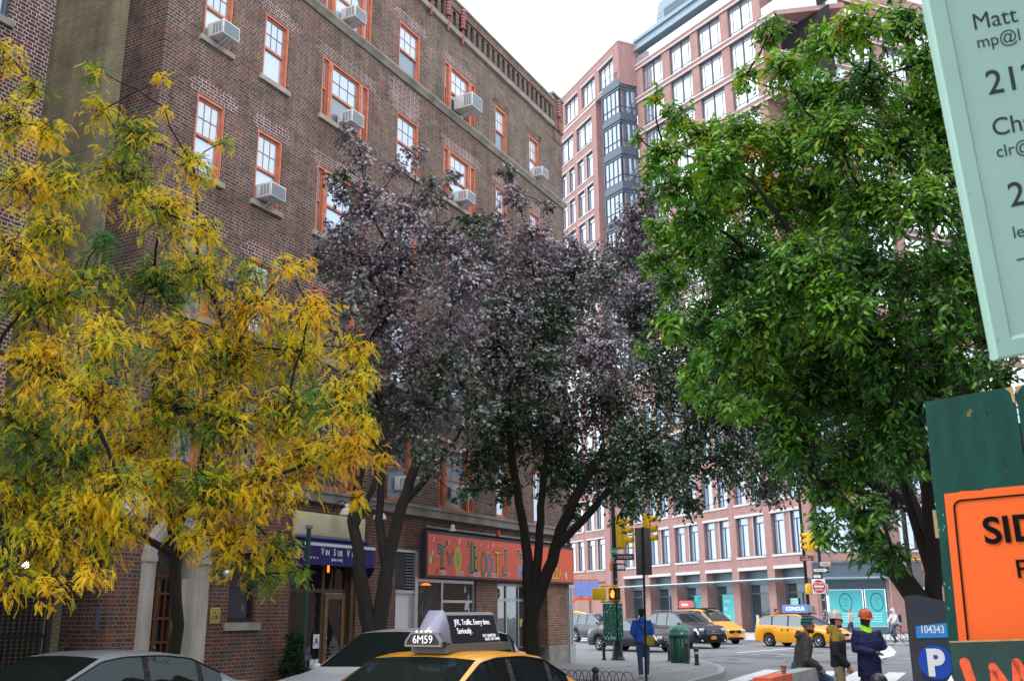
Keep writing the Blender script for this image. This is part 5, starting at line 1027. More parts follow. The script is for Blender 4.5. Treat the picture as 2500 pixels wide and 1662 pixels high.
# pavement flag joints
mb = MB()
for i in range(28): a = -26 + i * 1.25; mb.add([(*sp_(a, 0), .002), (*sp_(a + .02, 0), .002), (*sp_(a + .02, 3.8), .002), (*sp_(a, 3.8), .002)], [(0, 1, 2, 3)])
for o in (1.25, 2.5, 3.75, 5.0): mb.add([(*sp_(-11 if o > 3.8 else -30, o), .0035), (*sp_(-11 if o > 3.8 else -30, o + .02), .0035), (*sp_(.5 if o > 3 else 5, o + .02), .0035), (*sp_(.5 if o > 3 else 5, o), .0035)], [(0, 1, 2, 3)])
mb.build('paving_joints', pm('joint_dark', (.10, .10, .10), .9), None, kind='structure')
def paint(quads, name='road_markings'):
    mb = MB()
    for q in quads:
        # follow the road surface in short strips
        (a0, o0), (a1, o1), (a2, o2), (a3, o3) = q; n = 6
        for k in range(n):
            u, v = k / n, (k + 1) / n; P = [(a0 + (a1 - a0) * u, o0 + (o1 - o0) * u), (a0 + (a1 - a0) * v, o0 + (o1 - o0) * v), (a3 + (a2 - a3) * v, o3 + (o2 - o3) * v), (a3 + (a2 - a3) * u, o3 + (o2 - o3) * u)]
            mb.add([(*sp_(a, o), rz_(a) + .006) for a, o in P], [(0, 1, 2, 3)])
    return mb.build(name, MT['line'], None, kind='structure')
Q = []
def wl(p0, p1, w):
    """white bar between two world points"""
    p0 = Vector(p0); p1 = Vector(p1); d = (p1 - p0).normalized(); n = Vector((-d.y, d.x)) * w / 2
    ao = lambda p: ((p - CC).dot(DD), (p - CC).dot(NN)); Q.append((ao(p0 + n), ao(p1 + n), ao(p1 - n), ao(p0 - n)))
for o0 in (6.55, 7.45, 8.35, 9.25, 10.15, 11.05): Q.append(((-4.6, o0 + .05), (.5, o0 - .25), (.5, o0 + .25), (-4.6, o0 + .55)))
Q.append(((12.5, 1.9), (18.6, 2.95), (18.6, 3.15), (12.5, 2.1)))
wl((19.0, 55.6), (26, 55.0), .35); wl((2.5, 62.0), (5.3, 61.0), 1.2); wl((2.6, 66.0), (5.5, 65.), 1.2); wl((2.8, 71.0), (5.6, 70.), 1.4); wl((11.0, 42.5), (15., 38.), .12)
paint(Q)
mb = MB()
for x, y, r in ((10.4, 42.0, .38), (8.2, 38.5, .3)): mb.lathe([(0, -.118), (r, -.118), (r, -.13)], (x, y, 0), 20)
mb.build('manhole_cover', pm('iron_cover', (.06, .06, .065), .6), None, kind='structure')

# darker repair patches and tar seams in the road
mb = MB(); rr1 = random.Random(3)
for x, y, w_, l_, r_ in ((9.5, 40.5, 1.6, 3.5, .5), (12.6, 44.5, 2.2, 1.4, .3), (7.4, 36.2, 1.0, 2.2, .5), (14.5, 48.2, 3.0, 1.0, -.3), (6.6, 42.0, .8, 5.0, .45), (11.2, 36.0, 1.4, 1.8, .5), (9.0, 33.4, .9, 1.6, .5)):
    c_, s_ = math.cos(r_), math.sin(r_); P = [(-w_, -l_), (-w_ * .2, -l_ * 1.05), (w_, -l_ * .96), (w_ * 1.03, l_ * .3), (w_ * .97, l_), (-w_ * .98, l_ * 1.02)]
    mb.add([(x + .5 * (a * c_ - b * s_), y + .5 * (a * s_ + b * c_), -.1165 + .0) for a, b in P], [tuple(range(6))])
mb.build('road_patch', pm('patched_asphalt', (.125, .13, .14), .8, var=.25, scale=3), None, kind='structure')
mb = MB()
for k in range(16):
    x, y = rr1.uniform(5.5, 15), rr1.uniform(33, 50); a = rr1.uniform(0, 3.1); pts = []
    for i in range(7): pts.append((x, y)); a += rr1.uniform(-.5, .5); x += math.cos(a) * .55; y += math.sin(a) * .55
    for i in range(6):
        (x0, y0), (x1, y1) = pts[i], pts[i + 1]; d = math.hypot(x1 - x0, y1 - y0); nx, ny = -(y1 - y0) / d * .02, (x1 - x0) / d * .02
        mb.add([(x0 + nx, y0 + ny, -.1145), (x1 + nx, y1 + ny, -.1145), (x1 - nx, y1 - ny, -.1145), (x0 - nx, y0 - ny, -.1145)], [(0, 1, 2, 3)])
mb.build('road_crack', pm('tar_seam', (.04, .04, .045), .6), None, kind='structure')
# fallen leaves scattered on pavement and kerb
rg = np.random.default_rng(8); n_ = 900; aa = rg.uniform(-28, 2, n_); oo = rg.uniform(.3, 3.3, n_) + (aa > -11) * rg.uniform(0, 2.6, n_); X = CC.x + DD.x * aa + NN.x * oo; Y = CC.y + DD.y * aa + NN.y * oo
th = rg.uniform(0, 6.28, n_); sz = rg.uniform(.02, .045, n_); V = np.stack([np.stack([X + sz * np.cos(th + k * 1.57) * (1 if k % 2 else .5), Y + sz * np.sin(th + k * 1.57) * (1 if k % 2 else .5), np.full(n_, .008) + rg.uniform(0, .012, n_)], 1) for k in range(4)], 1)
me = bpy.data.meshes.new('fallen_leaves'); me.from_pydata(V.reshape(-1, 3).tolist(), [], (np.arange(n_ * 4).reshape(-1, 4)).tolist()); me.materials.append(pm('fallen_leaf', (.35, .22, .03), .7, var=.6, scale=8)); fl_ = bpy.data.objects.new('fallen_leaves', me); COL.objects.link(fl_); fl_['kind'] = 'stuff'; fl_['label'] = 'scattered fallen yellow leaves on the pavement by the brown building'; fl_['category'] = 'leaves'
# ---------------------------------------------------------------- vehicles (local +x forward, +y left, wheels on z = 0)
def smooth_curve(pts, xs, w=.10):
    px, pz = zip(*pts); f = np.linspace(px[0], px[-1], 600); z = np.interp(f, px, pz); k = max(1, int(w / (f[1] - f[0]))); ker = np.hanning(2 * k + 3); ker /= ker.sum()
    zp = np.pad(z, k + 1, mode='edge'); z2 = np.convolve(zp, ker, 'valid'); return np.interp(xs, f, z2)
def make_car(name, label, cat, loc, az, S, paint_m, group=None, glass=None, detail=1):
    """S: L length, W half width, top outline, belt outline, xw = (backlight base, roof rear, roof front, windscreen base), pillars, wheel x's, wheel radius"""
    L, W, H = S['L'], S['W'], S['H']; t = thing(name, label, cat, loc, R(90 - az), group); gl = glass or MT['cargl']
    xr0, xr1, xf1, xf0 = S['xw']; wx = S['wheels']; wr = S['wr']; seam = S['seams']; side = S['side']
    xs = set(np.linspace(-L / 2, L / 2, 46).round(3)); xs |= {xr0, xr1, xf1, xf0, *side, -L / 2 + .03, L / 2 - .03, -L / 2 + .08, L / 2 - .08, S['hl'], S['tl']}
    for c in S['pill']: xs |= {c - .045, c + .045}
    for w in wx: xs |= {round(w + d, 3) for d in np.linspace(-wr * 1.16, wr * 1.16, 11)}
    xs = np.array(sorted(xs)); xs = xs[np.concatenate([[True], np.diff(xs) > .004])]
    zt = smooth_curve(S['top'], xs); zl = np.minimum(smooth_curve(S['belt'], xs), zt - .012)
    e = np.clip((np.abs(xs) - L * .36) / (L * .14), 0, 1); w = W * (1 - .15 * e ** 2.2); gf = np.clip((zt - zl - .04) / (H - S['bz']), 0, 1)
    zb = np.full(len(xs), S['zb']) + .10 * np.clip((np.abs(xs) - (L / 2 - .10)) / .10, 0, 1)
    zb0 = zb.copy()
    for c in wx: d = np.abs(xs - c); zb = np.where(d < wr * 1.14, np.maximum(zb, wr + np.sqrt(np.maximum((wr * 1.14) ** 2 - d ** 2, 0))), zb)
    P = []
    for i in range(len(xs)):
        b = zb[i]; l = zl[i]; tp_ = zt[i]; ww = w[i]; g = gf[i]; m1 = max(b + .05, min(.40 * H, l - .2)); wrf = ww * (.90 - S['tumble'] * g); z1 = max(b + .02, min(b + .12, m1 - .02))
        P.append([(ww * .93, b), (ww * .985, z1), (ww, max(m1, z1 + .01)), (ww * .985, max(l - .10, m1 + .02)), (ww * .955, l - .025), (ww * .925, l), (wrf, tp_ - .055 * g - .006), (wrf - .05, tp_ - .018 * g - .002), (wrf * .55, tp_), (0, tp_ + .008)])
    P = np.array(P); n = P.shape[1]
    ring_ = [[(xs[i], y, z) for y, z in P[i]] + [(xs[i], -y, z) for y, z in P[i][-2::-1]] for i in range(len(xs))]; k = 2 * n - 1
    V = [v for r_ in ring_ for v in r_]; part = {}
    def put(nm, f): part.setdefault(nm, []).append(f)
    A, C_ = side[0], side[-1]
    for i in range(len(xs) - 1):
        xm = (xs[i] + xs[i + 1]) / 2
        for j in range(k - 1):
            f = (i * k + j, (i + 1) * k + j, (i + 1) * k + j + 1, i * k + j + 1); jj = j if j < n - 1 else k - 2 - j; nm = 'body'
            if jj == 5 and C_ < xm < A and (zt[i] - zl[i] > .07):
                q = [c for c in S['pill'] if abs(xm - c) < .045]
                if q: nm = 'pillar'
                else:
                    s_ = sum(xm < c for c in S['pill']); nm = ('L' if j < n - 1 else 'R') + 'w' + str(s_)
            elif jj in (7, 8) and xf1 < xm < xf0: nm = 'windscreen'
            elif jj in (7, 8) and xr0 < xm < xr1: nm = 'rear_window'
            elif jj in (3, 4) and S['hl'] < xm < L / 2 - .06: nm = 'headlight' + ('L' if j < n - 1 else 'R')
            elif jj in (3, 4) and xm < S['tl']: nm = 'taillight' + ('L' if j < n - 1 else 'R')
            put(nm, f)
    put('body', tuple(range(k))); put('body', tuple((len(xs) - 1) * k + j for j in range(k - 1, -1, -1)))
    trim = MT['dark']
    for nm, fs in part.items():
        ids = sorted({v for f in fs for v in f}); mp = {v: q for q, v in enumerate(ids)}
        mb = MB(); mb.add([V[v] for v in ids], [tuple(mp[v] for v in f) for f in fs], 0, True)
        if nm == 'body': mb.build('body', paint_m, t)
        elif nm == 'pillar': mb.build('pillar', trim, t)
        elif nm in ('windscreen', 'rear_window'): mb.build(nm, gl, t)
        elif nm.startswith('headlight'): mb.build('headlight', MT['lampw'], t)
        elif nm.startswith('taillight'): mb.build('tail_light', MT['lampr'], t)
        else: mb.build('side_window', gl, t)
    def surf(x, off=.004):
        i = np.argmin(np.abs(xs - x)); return P[i], xs[i]
    for sgn in (1, -1):
        for x in seam:
            p, xx = surf(x); mb = MB(); mb.tube([(xx, sgn * (p[q][0] + .001), p[q][1]) for q in range(1, 6)], .0045, 5); mb.build('door_gap', MT['black'], t)
        for x in S['handles']:
            p, xx = surf(x); y = p[3][0]; mb = MB(); mb.bbox(xx - .09, xx + .09, sgn * (y + .0) - .018, sgn * (y + .0) + .018, p[3][1] - .005, p[3][1] + .028, .008); mb.build('door_handle', paint_m, t)
        p, xx = surf(side[0] - .12); y = p[5][0]; mb = MB(); mb.sphere((side[0] - .02, sgn * (y + .10), p[5][1] + .09), .1, 10, sq=(.6, 1.05, .75)); mb.tube([(side[0] - .05, sgn * y * .98, p[5][1] + .02), (side[0] - .02, sgn * (y + .08), p[5][1] + .05)], .022, 6); mb.build('wing_mirror', S.get('mirror', paint_m), t)
        i0 = [i for i in range(len(xs)) if C_ - .01 <= xs[i] <= A + .01 and zt[i] - zl[i] > .05]
        mb = MB(); mb.tube([(xs[i], sgn * (P[i][5][0] + .004), P[i][5][1] + .004) for i in i0], .010, 5); mb.build('belt_trim', S.get('trim', MT['alu']), t)
        mb = MB(); mb.tube([(xs[i], sgn * (P[i][6][0] + .003), P[i][6][1]) for i in i0], .009, 5); mb.build('window_surround', MT['black'], t)
        for c in wx:
            T_ = MB(); y = W * .985; prof = [(wr * .62, -.0), (wr * .9, -.004), (wr, -.03), (wr, -.19), (wr * .6, -.20)]; m_ = Matrix.Translation((c, sgn * y, wr)) @ Matrix.Rotation(R(-90 * sgn), 4, 'X')
            T_.T = m_; T_.lathe(prof, n=24); T_.T = None; tyre = T_.build('wheel', MT['tyre'], t)
            r2 = MB(); r2.T = m_; r2.lathe([(wr * .66, -.006), (wr * .60, -.012), (wr * .57, -.06)], n=24); r2.lathe([(.001, -.004), (.06, -.006), (.07, -.02)], n=12)
            for q in range(7):
                a = 2 * math.pi * q / 7; r2.add([(math.cos(a - .14) * .05, math.sin(a - .14) * .05, -.008), (math.cos(a + .14) * .05, math.sin(a + .14) * .05, -.008), (math.cos(a + .12) * wr * .6, math.sin(a + .12) * wr * .6, -.016), (math.cos(a - .12) * wr * .6, math.sin(a - .12) * wr * .6, -.016)], [(0, 1, 2, 3)])
            r2.T = None; r2.build('rim', MT['rim'], tyre)
            r3 = MB(); r3.T = m_; r3.lathe([(.0, -.055), (wr * .6, -.055)], n=16); r3.T = None; r3.build('brake_shadow', MT['black'], tyre)
    # underside, front and rear faces
    mb = MB(); mb.box(-L / 2 + .15, L / 2 - .15, -W * .90, W * .90, S['zb'] + .02, S['zb'] + .16); mb.build('underbody', MT['black'], t)
    fx = L / 2; fw = w[-1]; S['front'](t, fx, fw) if 'front' in S else None
    for sx, m_, hz in ((1, MT['plate'], S.get('pz', .42)), (-1, MT['plate'], S.get('pzr', .75))):
        mb = MB(); x = sx * (L / 2 + .015); mb.box(x - .01, x + .01, -.15, .15, hz - .08, hz + .08); mb.build('number_plate', m_, t)
    mb = MB(); mb.tube([(-L / 2 - .0, -fw * .9, .46), (-L / 2 - .02, 0, .46), (-L / 2 - .0, fw * .9, .46)], .05, 6); mb.build('rear_bumper', paint_m, t)
    if S.get('rails'):
        for sgn in (1, -1): mb = MB(); mb.tube([(xr1 - .0, sgn * W * .66, H - .01), (xr1 + .15, sgn * W * .66, H + .05), (xf1 - .3, sgn * W * .66, H + .05), (xf1 - .1, sgn * W * .66, H - .01)], .018, 6); mb.build('roof_rail', MT['grey'], t)
    return t
def front_sedan(t, fx, fw, bars_=3, chrome='alu', gz=(.50, .66), lz=(.22, .40)):
    mb = MB(); mb.box(fx - .02, fx + .008, -fw * .55, fw * .55, *gz); mb.build('grille', MT['black'], t); mb = MB()
    for i in range(bars_): z = gz[0] + (gz[1] - gz[0]) * (i + .5) / bars_; mb.tube([(fx - .0, -fw * .54, z), (fx + .02, 0, z), (fx - .0, fw * .54, z)], .013, 6)
    mb.build('grille_bar', MT[chrome], t)
    mb = MB(); mb.box(fx - .02, fx + .01, -fw * .7, fw * .7, *lz); mb.build('air_intake', MT['black'], t)
    for s in (1, -1):
        mb = MB(); mb.bbox(fx - .10, fx + .0, s * fw * .80 - .13, s * fw * .80 + .13, gz[1] - .10, gz[1] + .04, .03); mb.build('headlight', MT['lampw'], t)
        mb = MB(); mb.sphere((fx - .01, s * fw * .82, lz[0] + .08), .05, 10); mb.build('fog_lamp', MT['lampw'], t)
    mb = MB(); mb.sphere((fx + .015, 0, (gz[0] + gz[1]) / 2 + .01), .05, 10, sq=(.4, 1.2, .8)); mb.build('badge', MT['alu'], t)
SED = dict(L=4.75, W=.90, H=1.45, bz=.96, zb=.24, tumble=.17, wr=.33, wheels=(-1.42, 1.38),
    top=[(-2.375, .60), (-2.33, .93), (-2.2, 1.00), (-1.72, 1.05), (-.98, 1.39), (-.55, 1.445), (.0, 1.45), (.32, 1.41), (1.18, 1.0), (1.6, .93), (2.15, .80), (2.31, .70), (2.375, .50)],
    belt=[(-2.375, .58), (-2.3, .86), (-1.6, .99), (0, .95), (1.2, .92), (2.2, .74), (2.375, .46)], xw=(-1.74, -.98, .32, 1.16), side=(.98, -1.45), pill=(-.28, -1.10), seams=(-1.12, -.28, .92), handles=(-.95, -.12), hl=2.02, tl=-2.12, front=front_sedan)
SED2 = dict(SED, pill=(-.22, -1.02), side=(1.0, -1.42))
SUV = dict(L=4.78, W=.955, H=1.74, bz=1.12, zb=.28, tumble=.14, wr=.37, wheels=(-1.42, 1.38), rails=True, pz=.52,
    top=[(-2.39, .65), (-2.36, 1.05), (-2.25, 1.35), (-1.9, 1.66), (-1.5, 1.72), (-.3, 1.75), (.25, 1.71), (1.12, 1.20), (1.4, 1.14), (2.1, 1.05), (2.3, .92), (2.39, .62)],
    belt=[(-2.39, .6), (-2.3, 1.08), (-1.5, 1.14), (0, 1.09), (1.2, 1.06), (2.2, .94), (2.39, .58)], xw=(-2.26, -1.88, .25, 1.10), side=(.95, -2.05), pill=(-.35, -1.28), seams=(-1.35, -.35, .9), handles=(-1.1, -.15), hl=2.05, tl=-2.2,
    front=lambda t, fx, fw: front_sedan(t, fx, fw, 3, 'alu', (.66, .92), (.30, .5)))
VAN = dict(L=4.73, W=.865, H=1.87, bz=1.10, zb=.24, tumble=.10, wr=.32, wheels=(-1.5, 1.45), pz=.55, seams=(-1.45, -.35, .75), handles=(-1.2, .35), hl=1.95, tl=-2.25,
    top=[(-2.365, .7), (-2.34, 1.2), (-2.2, 1.76), (-1.9, 1.84), (-.3, 1.87), (.35, 1.80), (1.35, 1.18), (1.75, 1.02), (2.15, .88), (2.30, .72), (2.365, .5)],
    belt=[(-2.365, .65), (-2.3, 1.05), (0, 1.06), (1.2, 1.02), (1.9, .88), (2.365, .46)], xw=(-2.3, -2.15, .38, 1.32), side=(1.1, -2.0), pill=(-.35, -1.4),
    front=lambda t, fx, fw: front_sedan(t, fx, fw, 2, 'black', (.58, .74), (.24, .38)))
WAG = dict(L=4.63, W=.89, H=1.58, bz=1.02, zb=.22, tumble=.15, wr=.32, wheels=(-1.40, 1.38), pz=.45, seams=(-1.30, -.30, .80), handles=(-1.05, -.05), hl=1.85, tl=-2.12,
    top=[(-2.315, .62), (-2.29, 1.08), (-2.1, 1.38), (-1.75, 1.50), (-.9, 1.57), (-.1, 1.58), (.3, 1.52), (1.35, 1.03), (1.75, .93), (2.12, .80), (2.27, .66), (2.315, .48)],
    belt=[(-2.315, .6), (-2.2, 1.06), (-1.4, 1.06), (0, .98), (1.2, .93), (2.0, .78), (2.315, .44)], xw=(-2.18, -1.72, .28, 1.32), side=(1.12, -1.98), pill=(-.30, -1.22),
    front=lambda t, fx, fw: front_sedan(t, fx, fw, 2, 'black', (.54, .66), (.22, .4)))
CROSS = dict(SUV, H=1.66, top=[(x, z * .955) for x, z in SUV['top']], belt=[(x, z * .97) for x, z in SUV['belt']], rails=False)
RZ = -.258
met = lambda n, c, r=.32, m=.55: pm(n, c, r, m, coat=.5)
pt = lambda a, o, z: (*sp_(a, o), z)
STAZ = 28.28 + 180
make_car('parked_car', 'silver grey saloon with dark windows parked by the arched doorway at bottom left', 'car', pt(*GREY_AO, RZ + .04), STAZ, dict(SED, trim=MT['black'], mirror=None) | {'mirror': met('silver_mirror', (.46, .49, .56), .3, .1)}, met('silver_grey_paint', (.34, .37, .44), .3, .15))
make_car('parked_car', 'pale silver car parked outside the wine bar, half hidden behind the taxi', 'car', pt(*SILV_AO, RZ), STAZ, dict(CROSS, trim=MT['black']), met('pale_silver_paint', (.56, .58, .62), .3, .1))
CABM = MT['tyellow']
cab = make_car('taxi', 'yellow taxi in the foreground carrying a dark airline advert on its roof', 'taxi', pt(*CAB_AO, RZ), STAZ + CAB_ROT, dict(SED2, trim=MT['black'], W=.92, H=1.50, top=[(x, z * 1.035) for x, z in SED['top']], belt=[(x, z * 1.03) for x, z in SED['belt']]), CABM, 'yellow taxis')
make_car('saloon_car', 'dark grey saloon crossing the junction behind the green control box', 'car', (5.4 + .15, 47.6, -.13), 143, SED, met('charcoal_paint', (.03, .034, .045)), glass=MT['cargl2'])
make_car('suv', 'black sport utility car with chrome grille behind the green litter bin', 'car', (8.62, 51.5, -.13), 155, SUV, met('midnight_paint', (.014, .016, .028)), glass=MT['cargl2'])
make_car('suv', 'grey sport utility car at the back, beside the orange traffic posts', 'car', (5.2, 60.5, -.13), 150, CROSS, met('mid_grey_paint', (.10, .11, .13)), glass=MT['cargl2'])
van = make_car('taxi', 'yellow taxi van with a red roof advert behind the black car', 'taxi', (10.9, 57.6, -.13), 151, VAN, CABM, 'yellow taxis', glass=MT['cargl2'])
wag = make_car('taxi', 'yellow estate taxi with a blue roof advert at the middle of the junction', 'taxi', (14.5, 51.4, -.13), 137, WAG, CABM, 'yellow taxis', glass=MT['cargl2'])
# roof adverts
def topper(parent_loc, az, z, mface, mend, name, label, texts=None, L=1.15, h=.34):
    t = thing('roof_advert', label, 'advert', (parent_loc[0], parent_loc[1], z), R(90 - az))
    b = MB(); b.prism([(-.20, .08), (-.165, h * .6), (-.115, h + .05), (-.07, h + .08), (.07, h + .08), (.115, h + .05), (.165, h * .6), (.20, .08)], -L / 2, L / 2 , axis='x'); b.build('housing', mend, t)
    b = MB(); b.box(-L / 2 - .16, L / 2 + .12, -.235, .235, .0, .085); b.build('base', pm('topper_base', (.14, .14, .14), .5), t)
    for s in (1, -1):
        ang = math.atan2(.085, h - .05); b = MB(); b.add([(-L / 2 + .03, s * .203, .10), (L / 2 - .03, s * .203, .10), (L / 2 - .03, s * .124, h + .045), (-L / 2 + .03, s * .124, h + .045)], [(0, 1, 2, 3)]); b.build('advert_face', mface, t)
    return t
tz = RZ + 1.49
ta = STAZ + CAB_ROT; fwd = Vector((math.sin(R(ta)), math.cos(R(ta)))); lf = Vector((-fwd.y, fwd.x))
cb = Vector(sp_(*CAB_AO)); tp0 = cb + fwd * TOP_OFF
t = topper((tp0.x, tp0.y), ta, tz, pm('advert_navy', (.010, .012, .028), .5, spec=.15), pm('advert_rim', (.20, .19, .19), .5), 'roof_advert', 'dark backlit airline advert with white wording on the foreground taxi roof', L=1.02)
b = MB(); n = 10; pr = []
for i in range(n + 1): a = math.pi * i / n; pr.append(a)
vs = []; ks = 8
for j in range(ks + 1):
    u = j / ks; z = .10 + (.34) * u; rr_ = .195 * (1 - u ** 2.2 * .50); dx = .24 * (1 - u ** 1.8)
    for i in range(n + 1): a = math.pi * i / n; vs.append((1.02 / 2 + dx * math.sin(a), rr_ * math.cos(a), z))
b.add(vs, [(j * (n + 1) + i, j * (n + 1) + i + 1, (j + 1) * (n + 1) + i + 1, (j + 1) * (n + 1) + i) for j in range(ks) for i in range(n)], 0, True); b.add(vs[-(n + 1):], [tuple(range(n + 1))])
b.build('end_cap', pm('lilac_end_cap', (.27, .27, .38), .25, coat=.6), t)
b = MB()
for dy in (-.09, -.03, .03, .09): b.sphere((1.02 / 2 + .228, dy, .22), .013, 8)
b.build('cap_light', pm('cap_light', (1, 1, 1), .3, emit=2.), t)
b = MB(); b.prism([(-.22, .08), (-.22, .12), (-.15, .205), (.15, .205), (.22, .12), (.22, .08)], 1.02 / 2 + .12, 1.02 / 2 + .235, axis='x'); b.build('number_box', pm('number_box_black', (.02, .022, .03), .4), t)
ring_b = MB(); ring(ring_b, [(-.235, .07), (-.235, .125), (-.155, .22), (.155, .22), (.235, .125), (.235, .07), (-.235, .07)], [(-.21, .09), (-.21, .118), (-.145, .198), (.145, .198), (.21, .118), (.21, .09), (-.21, .09)], -.0, .03); o = ring_b.build('number_frame', pm('frame_grey', (.25, .24, .22), .5), t); o.matrix_basis = Matrix.Translation((1.02 / 2 + .242, 0, 0)) @ Matrix.Rotation(R(90), 4, 'Z')
Wt2 = pm('lettering_white', (.92, .93, .95), .5, emit=.25)
text('6M59', .115, Wt2, t, Matrix.Translation((1.02 / 2 + .246, 0, .107)) @ Matrix.Rotation(R(90), 4, 'Z'), 1.0, bold=0)
def side_T(x, z, s=1): # lettering on the sloped left or right face
    y = .203 - (.203 - .124) * (z - .10) / (.385 - .10) + .007; tilt = math.atan2(.079, .285)
    return Matrix.Translation((x, s * y, z)) @ Matrix.Rotation(R(180 if s > 0 else 0), 4, 'Z') @ Matrix.Rotation(-tilt, 4, 'X')
S_ = 1
for w_, x, z, sz in (('JFK. Traffic. Every time.', .38, .285, .088), ('Seriously.', .36, .195, .088)): text(w_, sz, Wt2, t, side_T(x, z, S_), .88, align='LEFT', bold=0)
for w_, x, z, sz in (('FLY UNITED', -.14, .150, .045), ('OUT OF EWR', -.17, .112, .045)): text(w_, sz, Wt2, t, side_T(x, z, S_), 1.15, align='LEFT')
b = MB(); b.sphere((-.05 + TOP_OFF - .35, .52, 1.445), .075, 12, sq=(1.3, 1, .55)); b.build('roof_lamp', pm('amber_lamp', (.45, .10, .015), .3, coat=1), cab)
# toppers of the far taxis
def far_top(loc, az, z, col, word, name, label, L=1.25, h=.42, sz=.22):
    t = thing('roof_advert', label, 'advert', (loc[0], loc[1], z), R(90 - az)); b = MB(); b.prism([(-.16, .0), (-.10, h), (.10, h), (.16, .0)], -L / 2, L / 2, axis='x'); b.build('housing', MT['grey'], t)
    for s in (1, -1): b = MB(); b.add([(-L / 2 + .02, s * .163, .02), (L / 2 - .02, s * .163, .02), (L / 2 - .02, s * .107, h - .02), (-L / 2 + .02, s * .107, h - .02)], [(0, 1, 2, 3)]); b.build('advert_face', col, t)
    text(word, sz, Wt2, t, Matrix.Translation((0, -.148, h * .32)) @ Matrix.Rotation(R(-8), 4, 'X'), 1., bold=.006)
    b = MB(); b.box(L / 2, L / 2 + .22, -.13, .13, .02, h * .8); b.build('end_box', MT['grey'], t); b = MB(); b.box(-L / 2 - .1, L / 2 + .25, -.2, .2, -.06, 0); b.build('base', MT['black'], t); return t
far_top((14.35, 51.55), 137, -.13 + 1.63, pm('advert_blue', (.10, .22, .62), .4), 'CONCUR', '', 'blue roof advert on the estate taxi', 1.5, .42, .25)
far_top((10.1, 59.2), 152, -.13 + 1.93, pm('advert_red', (.75, .06, .06), .4), 'Redline', '', 'red roof advert on the taxi van', 1.1, .42, .2)
b = MB(); b.box(-.35, .45, -.3, .3, 1.87, 1.93); b.build('roof_hatch', MT['black'], van)
gq = MB()
for x in (-.55, -.2): gq.lathe([(.03, 0), (.055, 0), (.055, .004), (.03, .004)], n=12)
for x in (-.62, -.25): text('G', .16, MT['dark'], wag, Matrix.Translation((x, -.893, .78)), 1.0, bold=.004)
text('NYC TAXI', .07, MT['dark'], wag, Matrix.Translation((-.42, -.893, .80)), 1.0); text('NYC', .08, MT['dark'], wag, Matrix.Translation((.55, -.888, .78)), 1.0)
# ---------------------------------------------------------------- street furniture
BK = MT['black']
def bollard(loc, label, h=.62, ball=.075, r=.055, group='iron bollards around the pavement corner'):
    t = thing('bollard', label, 'bollard', loc, 0, group)
    b = MB(); b.lathe([(r * 1.5, 0), (r * 1.5, .03), (r * 1.1, .05), (r, h * .4), (r * .95, h - ball * 2), (r * .6, h - ball * 1.7)], n=16); b.build('post', pm('bollard_black', (.02, .02, .025), .45), t)
    b = MB(); b.sphere((0, 0, h - ball), ball, 14); b.build('ball_cap', pm('ball_black', (.02, .02, .025), .4), t); return t
bollard((3.17, 36.26, 0), 'black ball topped bollard standing left of the signal pole base'); bollard((5.3, 35.1, 0), 'black ball topped bollard half hidden behind the left edge of the green litter bin')
bollard((5.62, 33.4, 0), 'black ball topped bollard standing in front of the green litter bin', .68); 
t = thing('bollard', 'flat capped bollard with a pale sticker at the kerb right of the litter bin', 'bollard', (5.74, 32.35, 0), 0, 'iron bollards around the pavement corner')
b = MB(); b.lathe([(.085, 0), (.085, .04), (.068, .06), (.066, .42), (.085, .44), (.085, .50), (.05, .53), (.0, .54)], n=16); b.build('post', pm('bollard_grey', (.035, .033, .035), .5), t); b = MB(); b.box(-.045, .045, -.069, -.064, .34, .41); b.build('sticker', MT['whitep'], t)
bollard((1.91, 24.25, 0), 'black post with a large ball at the end of the low hooped fence', .40, .085, .075, 'large ball topped posts'); bollard((4.3, 12.2, 0), 'large black ball of a post at the bottom edge in front of the workers', .93, .10, .07, 'large ball topped posts')
# low hooped fence round the tree pit
t = thing('hooped_fence', 'low black iron fence of overlapping hoops at the edge of the tree pit', 'fence', (1.27, 25.74, 0), math.atan2(24.43 - 25.74, 2.84 - 1.27))
b = MB(); LF = math.hypot(1.57, 1.31)
for i in range(-3, 9):
    c = i * .205 + .2; b.tube([(c + .17 * math.cos(a), 0, .26 * math.sin(a) ** .8 if math.sin(a) > 0 else 0) for a in [math.pi * k / 12 for k in range(13)]], .008, 6, caps=False)
b.build('hoops', BK, t); b = MB(); b.tube([(-.6, 0, .03), (LF, 0, .03)], .008, 6); b.build('bottom_rail', BK, t)
# litter bin
t = thing('litter_bin', 'round dark green litter bin with a domed lid by the kerb', 'litter bin', (5.5, 34.1, 0))
G_ = pm('bin_green', (.008, .10, .065), .4, var=.15, scale=3)
b = MB(); b.lathe([(.30, .0), (.31, .03), (.325, .86), (.0, .86)], n=28)
for i in range(16): a = 2 * math.pi * i / 16; b.tube([(.325 * math.cos(a), .325 * math.sin(a), .06), (.338 * math.cos(a), .338 * math.sin(a), .84)], .012, 5)
b.build('body', G_, t); b = MB(); b.lathe([(.345, .84), (.355, .86), (.355, 1.0), (.345, 1.02), (.33, 1.06), (.24, 1.15), (.12, 1.20), (0, 1.21)], n=28); b.build('lid', pm('lid_green', (.03, .20, .15), .4), t)
b = MB(); b.lathe([(.357, .90), (.357, .97)], n=28); b.build('lid_band', pm('band_grey_green', (.16, .32, .28), .5), t); b = MB(); b.sphere((.03, -.352, .935), .045, 10, sq=(1, .15, 1)); b.build('sticker', MT['whitep'], t)
